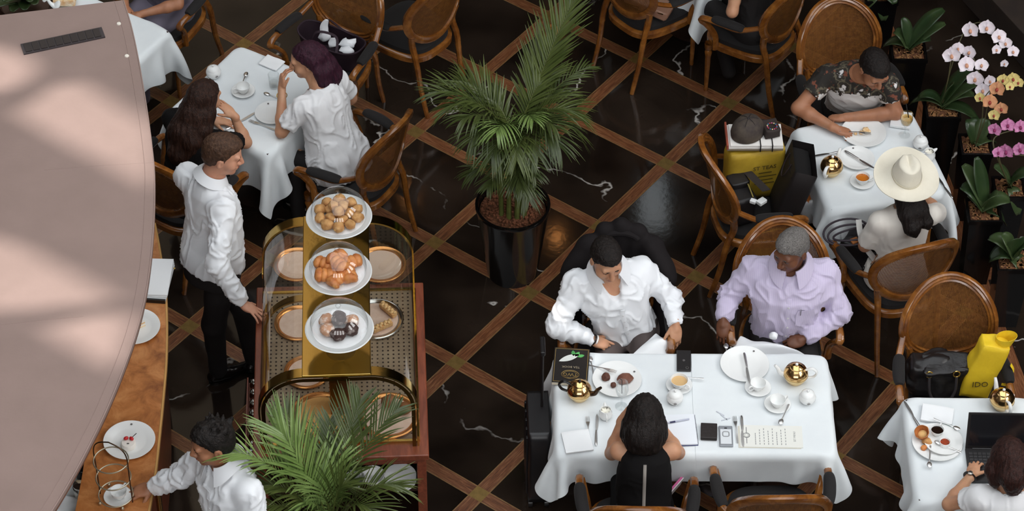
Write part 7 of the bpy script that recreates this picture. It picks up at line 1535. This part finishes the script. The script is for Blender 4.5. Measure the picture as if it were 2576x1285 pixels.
def round_pot(root, h, rt, rb_, soil):
    MB().lathe([(0, 0), (rb_, 0), (rb_+.004, .02), (rt, h-.03), (rt+.008, h-.02), (rt+.008, h), (rt-.008, h), (rt-.014, h-.05), (rt-.02, soil-.02)], 48).build('pot', POTB, root)
    b = MB(); n = 60; rr = rt-.018; G = [[V(r_*math.cos(a), r_*math.sin(a), soil+.012*(1-(r_/rr)**2)+.012*vnoise(V(r_*math.cos(a)*60, r_*math.sin(a)*60, 0))) for a in np.linspace(0, 6.28, n, endpoint=False)] for r_ in np.linspace(.004, rr, 24)]; b.grid(np.array(G).transpose(1, 0, 2), closed_u=True); s = b.build('soil_bed', BARK, root)
    rs = np.random.RandomState(2); b = MB()
    for _ in range(420): r_ = rr*math.sqrt(rs.rand())*.97; a = rs.rand()*6.28; b.ell((r_*math.cos(a), r_*math.sin(a), soil+.016*(1-(r_/rr)**2)+.008), rs.uniform(.006, .011, 3), 6, 4)
    c = b.build('clay_pebbles', M('clay_pebble', (120, 72, 46), rough=.85, mix=(30, (92, 54, 34))), root); c['kind'] = 'stuff'
# centre palm
PC = V(.003, 11.95, 0); palm = thing('potted_palm', 'tall areca palm in a black pot on the open floor in the centre', 'potted plant', PC); round_pot(palm, .56, .215, .15, .50)
def q3(px, py, z): return at(px, py, z)
def at_y(px, py, y):                           # seen point at a chosen distance
    p0 = at(px, py, 0); z = CAM_H*(1-y/p0[1]); return at(px, py, z)
stems = [(1262, 545), (1280, 552), (1300, 556), (1318, 548), (1308, 540)]; crowns = [(1276, 330), (1292, 318), (1305, 322), (1318, 335), (1296, 345)]
for k, (s_, c_) in enumerate(zip(stems, crowns)):
    p0 = at(s_[0], s_[1], .50); p1 = at_y(c_[0], c_[1], PC[1]+.02*(k-2)); MB().tube(spline([p0-PC, (p0+p1)/2-PC+V(.01*(k-2), 0, 0), p1-PC], 14), np.linspace(.016, .011, 14), 8).build('stem', STEM, palm)
CR = at_y(1296, 325, PC[1])
F = [((1440, 8), .55, .25, 52, 0, .18, .10), ((1090, 232), .0, .22, 38, 1, .5, .22), ((1150, 205), .25, .22, 36, 0, .45, .20), ((1165, 300), -.25, .22, 38, 1, .75, .16), ((1250, 330), -.35, .22, 34, 2, .8, .14), ((1395, 318), -.25, .20, 34, 1, .75, .16), ((1450, 330), .05, .18, 30, 1, .8, .22), ((1420, 235), .20, .20, 32, 0, .45, .16), ((1482, 168), .35, .15, 26, 1, .5, .15), ((1340, 300), -.3, .18, 30, 2, .8, .16), ((1210, 250), .2, .2, 34, 0, .5, .2), ((1385, 180), .3, .2, 34, 0, .4, .15), ((1185, 352), -.3, .2, 34, 1, .8, .2), ((1238, 392), -.38, .2, 32, 1, .85, .2), ((1300, 398), -.4, .19, 32, 0, .85, .2), ((1352, 388), -.36, .19, 32, 1, .85, .2), ((1405, 365), -.3, .2, 32, 1, .85, .22), ((1130, 268), -.08, .22, 36, 0, .6, .24), ((1395, 95), .5, .22, 36, 0, .25, .1), ((1448, 285), -.02, .2, 32, 0, .7, .2)]
for k, (tp, dy, ll, n, mi, dr, arch_) in enumerate(F):
    T = at_y(tp[0], tp[1], PC[1]+dy); c = (CR+T)/2+V(0, 0, arch_+(.0 if k else -.06)); frond(palm, PC, CR-V(0, 0, .12), c, T, ll*1.05, n, PALM[mi], k+1, dr)
for k, (tp, dy, z0) in enumerate([((1178, 440), -.1, .82), ((1228, 470), -.25, .80), ((1315, 478), -.28, .85), ((1345, 440), -.2, .9), ((1250, 425), -.2, .95), ((1330, 500), -.2, .8), ((1290, 470), -.25, .9)]):
    bs = V(PC[0]+.01*(k-2), PC[1], z0); T = at_y(tp[0], tp[1], PC[1]+dy); frond(palm, PC, bs, (bs+T)/2+V(0, 0, .13), T, .13, 22, PALM[1], k+40, .7, .004)
# front palm, rooted just below the frame
PF = V(-.92, 9.12, 0); palm2 = thing('potted_palm', 'leafy palm in front of the pastry cart at the bottom edge', 'potted plant', PF); round_pot(palm2, .50, .20, .14, .44)
for k, (dx, dy) in enumerate(((-.05, 0), (.04, .02), (0, .05), (.02, -.04))): MB().tube(spline([V(dx*.6, dy*.6, .44), V(dx, dy, .75), V(dx*1.4, dy*1.4, 1.02)], 12), np.linspace(.015, .010, 12), 8).build('stem', STEM, palm2)
CF = PF+V(0, .02, 1.0)
FF = [((570, 1138), -.02, .24, 36, 2, .35, .28), ((690, 1075), .25, .26, 44, 2, .3, .24), ((720, 1035), .38, .20, 30, 0, .2, .15), ((845, 1110), .35, .24, 38, 2, .3, .2), ((905, 1010), .45, .22, 40, 1, .2, .12), ((1000, 1030), .40, .20, 30, 1, .35, .22), ((1010, 1225), .05, .20, 32, 0, .6, .24), ((940, 1290), -.1, .2, 30, 0, .5, .22), ((650, 1225), .0, .24, 36, 0, .45, .22), ((700, 1165), .12, .26, 40, 2, .35, .25), ((790, 1180), .2, .26, 40, 2, .35, .2), ((870, 1225), .05, .22, 34, 0, .45, .2), ((620, 1290), -.12, .2, 30, 0, .5, .2), ((760, 1270), .0, .2, 30, 2, .5, .16), ((830, 1060), .4, .18, 24, 1, .2, .1)]
for k, (tp, dy, ll, n, mi, dr, arch_) in enumerate(FF):
    T = at_y(tp[0], tp[1], PF[1]+dy); frond(palm2, PF, CF+V(.02*math.sin(k*2), .02*math.cos(k*2), -.1), (CF+T)/2+V(0, 0, arch_), T, ll, n, PALM[mi], k+70, dr)
# ---- orchids along the right
def petal_me(name, w, l, cup_):
    n, m = 9, 7; G = np.array([[V(w*math.sin(math.pi*(.06+.94*u)**.8)**.75*v, l*u, cup_*(u*u)*l-.10*w*v*v*0+.12*w*v*v) for v in np.linspace(-1, 1, m)] for u in np.linspace(0, 1, n)]); b = MB(); b.grid(G); return b
_pet = {}
def orchid_flower(root, org, pos, face_, size, kind, roll):
    mats = {'white': (M('orchid_white', (226, 214, 222), rough=.6, mix=(12, (236, 228, 232)), sss=.1), M('orchid_lip', (206, 150, 120), rough=.5)), 'peach': (M('orchid_peach', (190, 130, 96), rough=.6, mix=(14, (214, 160, 110))), M('orchid_lip_red', (150, 56, 44), rough=.5)), 'yellow': (M('orchid_yellow', (206, 186, 112), rough=.6, mix=(14, (222, 204, 140))), M('orchid_lip_red', (150, 56, 44))), 'magenta': (M('orchid_magenta', (168, 84, 136), rough=.6, mix=(40, (206, 140, 178))), M('orchid_lip_dark', (130, 34, 84), rough=.5))}[kind]
    f_ = nrm(face_); Rf = frame(V(1, 0, .0)+V(0, 0, roll), f_)       # z' = facing
    b = MB(); b.ell((0, -.06*size, .10*size), (.10*size, .12*size, .10*size), 10, 8); b.ell((0, .03*size, .09*size), (.06*size, .05*size, .10*size), 8, 6)
    o = b.build('flower', mats[1], root); mx = Matrix(Rf.tolist()).to_4x4(); mx.translation = [float(q) for q in (np.asarray(pos)-org)]; o.matrix_local = mx
    for nm, w, l, cu_, angs in (('petal', .36, .50, .10, (78, -78)), ('sepal', .20, .50, .02, (0, 130, -130))):
        key = (kind, nm, round(size, 3))
        for a in angs:
            if key not in _pet: p = petal_me(nm, w*size, l*size, cu_).build(nm, mats[0], o, angle=180); _pet[key] = p.data
            else: p = bpy.data.objects.new(nm, _pet[key]); COL.objects.link(p); p.parent = o
            p.rotation_euler = (0, 0, D(a))
    return o
def strap_leaf(root, org, base, tip, w, mat, arch_=.10, fold=.25):
    base, tip = np.asarray(base, float), np.asarray(tip, float); c = (base+tip)/2+V(0, 0, arch_); n, m = 14, 5; rows = []
    for u in np.linspace(0, 1, n):
        p = (1-u)**2*base+2*u*(1-u)*c+u*u*tip; d = nrm(2*(1-u)*(c-base)+2*u*(tip-c)); sd = nrm(np.cross(d, V(0, 0, 1))+1e-6); nn = np.cross(sd, d); ww = w*1.35*(math.sin(math.pi*min(1, .09+.86*u**1.15))**.62)
        rows.append([p+sd*ww*v+nn*fold*ww*abs(v)-org for v in np.linspace(-1, 1, m)])
    b = MB(); b.grid(np.array(rows), thick=.0025); return b.build('leaf', mat, root, angle=180)
def planter(root, h, wt, wb):
    b = MB(); 
    b.prism([(-wb, -wb), (wb, -wb), (wb, wb), (-wb, wb)], 0, .02); G = np.array([[V(w*cx, w*cy, z) for z, w in ((0, wb), (h-.03, wt), (h-.028, wt+.006), (h, wt+.006), (h, wt-.008), (h-.05, wt-.012))] for cx, cy in ((-1, -1), (1, -1), (1, 1), (-1, 1))]); b.grid(G, closed_u=True); b.build('planter', POTB, root, smooth=False)
    n = 12; G = np.array([[V(x, y, h-.03+.03*vnoise(V(x*60, y*60, 3))) for x in np.linspace(-wt+.012, wt-.012, n)] for y in np.linspace(-wt+.012, wt-.012, n)]); b = MB(); b.grid(G); b.build('bark', BARK, root, smooth=False)
    rs = np.random.RandomState(int(wt*1e4)); b = MB()
    for _ in range(60): b.box((rs.uniform(-wt+.02, wt-.02), rs.uniform(-wt+.02, wt-.02), h-.008), (rs.uniform(.015, .035), rs.uniform(.008, .016), .008), rot=rotz(rs.rand()*6))
    c = b.build('bark_chips', M('bark_light', (150, 108, 66), rough=.9, mix=(40, (96, 62, 36))), root, smooth=False); c['kind'] = 'stuff'
def orchid(label, px, py, h, wt, leaves, flowers=(), stems=(), leafw=.036):
    p = at(px, py, h); org = V(p[0], p[1], 0); r = thing('orchid', label, 'orchid', org, group='orchids in black planters'); r.rotation_euler = (0, 0, 0); planter(r, h, wt, wt*.78)
    for k, (tx, ty, tz, ar) in enumerate(leaves): strap_leaf(r, org, V(p[0]+.01*math.cos(k*2.4), p[1]+.01*math.sin(k*2.4), h), at(tx, ty, tz), leafw*(1+.15*math.sin(k*1.7)), ORL[k % 2], ar)
    for k, pts in enumerate(stems): P3 = [V(p[0], p[1], h)]+[at_y(a, b_, yy) for a, b_, yy in pts]; MB().tube(spline(np.array(P3)-org, 30), .0035, 6).build('flower_stem', M('orchid_stem', (84, 78, 50), rough=.5), r)
    for k, (fx, fy, yy, kind, sz) in enumerate(flowers):
        rs = np.random.RandomState(k+int(px)); orchid_flower(r, org, at_y(fx, fy, yy), V(rs.uniform(-.5, .35), -.75, .45+rs.uniform(-.2, .25)), sz, kind, rs.uniform(-.25, .25))
W = 'white'
orchid('orchid in a square planter behind the floral-shirt man, without flowers', 2285, 122, .62, .105, [(2222, 118, .58, .10), (2375, 25, .85, .08), (2378, 60, .78, .06), (2270, 45, .80, .05), (2250, 80, .72, .08), (2340, 100, .70, .08)])
orchid('orchid with an arching spray of white flowers beside the table', 2370, 268, .62, .10, [(2290, 262, .55, .12), (2440, 180, .85, .10), (2455, 215, .78, .08), (2310, 245, .66, .10), (2450, 240, .70, .10), (2465, 312, .50, .10), (2400, 210, .82, .05)],
    [(2394, 139, 12.80, W, .115), (2410, 122, 12.86, W, .085), (2439, 131, 12.84, W, .09), (2430, 163, 12.74, W, .115), (2469, 164, 12.74, W, .09), (2453, 198, 12.66, W, .11), (2473, 228, 12.6, W, .10), (2489, 204, 12.64, W, .08), (2442, 76, 12.95, W, .11), (2483, 70, 12.95, W, .105), (2512, 92, 12.9, W, .10), (2506, 125, 12.86, W, .07), (2530, 109, 12.88, W, .085), (2548, 130, 12.84, W, .08), (2526, 160, 12.8, W, .055)],
    [[(2385, 200, 12.80), (2400, 130, 12.90), (2440, 130, 12.88), (2480, 230, 12.64)], [(2390, 180, 12.85), (2430, 75, 13.0), (2490, 62, 13.0), (2550, 140, 12.88)]])
orchid('orchid with peach and yellow flowers at the right edge', 2455, 362, .58, .09, [(2482, 300, .72, .06), (2440, 300, .70, .08), (2500, 360, .50, .08), (2470, 420, .42, .06)],
    [(2509, 224, 12.45, 'peach', .10), (2489, 256, 12.4, 'peach', .10), (2519, 274, 12.36, 'peach', .085), (2501, 290, 12.34, 'yellow', .075), (2466, 246, 12.42, 'yellow', .07), (2524, 202, 12.5, 'yellow', .08), (2548, 198, 12.5, 'yellow', .085), (2562, 208, 12.48, 'yellow', .07), (2540, 218, 12.46, 'yellow', .06)],
    [[(2470, 300, 12.45), (2480, 240, 12.5), (2530, 205, 12.52), (2570, 210, 12.5)], [(2475, 310, 12.4), (2490, 255, 12.42), (2515, 285, 12.38)]])
orchid('orchid with magenta flowers at the right edge', 2540, 470, .58, .09, [(2500, 420, .72, .06), (2590, 440, .70, .08), (2560, 540, .45, .08)],
    [(2503, 326, 12.05, 'magenta', .085), (2535, 315, 12.08, 'magenta', .09), (2566, 319, 12.08, 'magenta', .09), (2531, 381, 11.96, 'magenta', .10), (2566, 376, 11.98, 'magenta', .09), (2512, 384, 11.95, 'magenta', .075)], [[(2510, 400, 12.0), (2500, 350, 12.05), (2540, 330, 12.08), (2590, 330, 12.1)], [(2520, 420, 11.98), (2520, 390, 11.98), (2590, 392, 12.0)]])
orchid('flowerless orchid in a planter right of the hat woman\'s chair', 2475, 528, .55, .095, [(2422, 415, .78, .06), (2418, 470, .66, .10), (2440, 492, .58, .08), (2455, 395, .85, .03), (2540, 505, .62, .08), (2528, 565, .42, .08), (2510, 490, .70, .06)], leafw=.042)
orchid('flowerless orchid near the border strip at the right edge', 2548, 650, .50, .095, [(2488, 600, .58, .10), (2490, 655, .46, .10), (2520, 590, .66, .06), (2590, 620, .62, .08), (2575, 700, .38, .08), (2565, 600, .68, .05)], leafw=.042)
orchid('orchid leaves behind the cane chair at the top right', 2215, -20, .60, .10, [(2222, 52, .45, .06), (2250, 10, .62, .08), (2180, 20, .55, .08), (2160, -10, .62, .06)])
# arrangement glimpsed above the canopy corner
ta = at(60, -20, .80); ar_ = thing('flower_arrangement', 'potted foliage with a small white swan ornament in the upper left corner', 'arrangement', (ta[0], ta[1], 0)); MB().lathe([(0, 0), (.14, 0), (.17, .70), (.165, .72), (.15, .70), (0, .69)], 32).build('pot', M('brown_pot', (64, 44, 34), rough=.5), ar_)
for k, (tx, ty, tz) in enumerate([(30, 30, .78), (62, 26, .80), (90, 12, .82), (10, 5, .9), (45, -10, 1.0), (-20, 20, .8), (75, 5, .9)]): strap_leaf(ar_, V(ta[0], ta[1], 0), V(ta[0]+.01*k, ta[1], .72), at(tx, ty, tz), .035, ORL[k % 2], .06)
sw = at(128, 12, .80)-V(ta[0], ta[1], 0); MB().tube(spline([sw+V(-.045, 0, .03), sw+V(-.02, 0, .045), sw+V(.0, 0, .01), sw+V(.03, 0, -.01), sw+V(.055, 0, .03)], 20), [.008, .012, .013, .012, .011, .010, .010, .010, .011, .012, .013, .015, .017, .019, .02, .02, .019, .016, .012, .006], 10).build('swan_ornament', PORC, ar_)
MB().box(sw+V(.08, .06, .0), (.14, .10, .05)).build('biscuit_box', M('mixed_blooms', (206, 160, 110), rough=.7, mix=(30, (226, 214, 190))), ar_, smooth=False, bevel=.01)
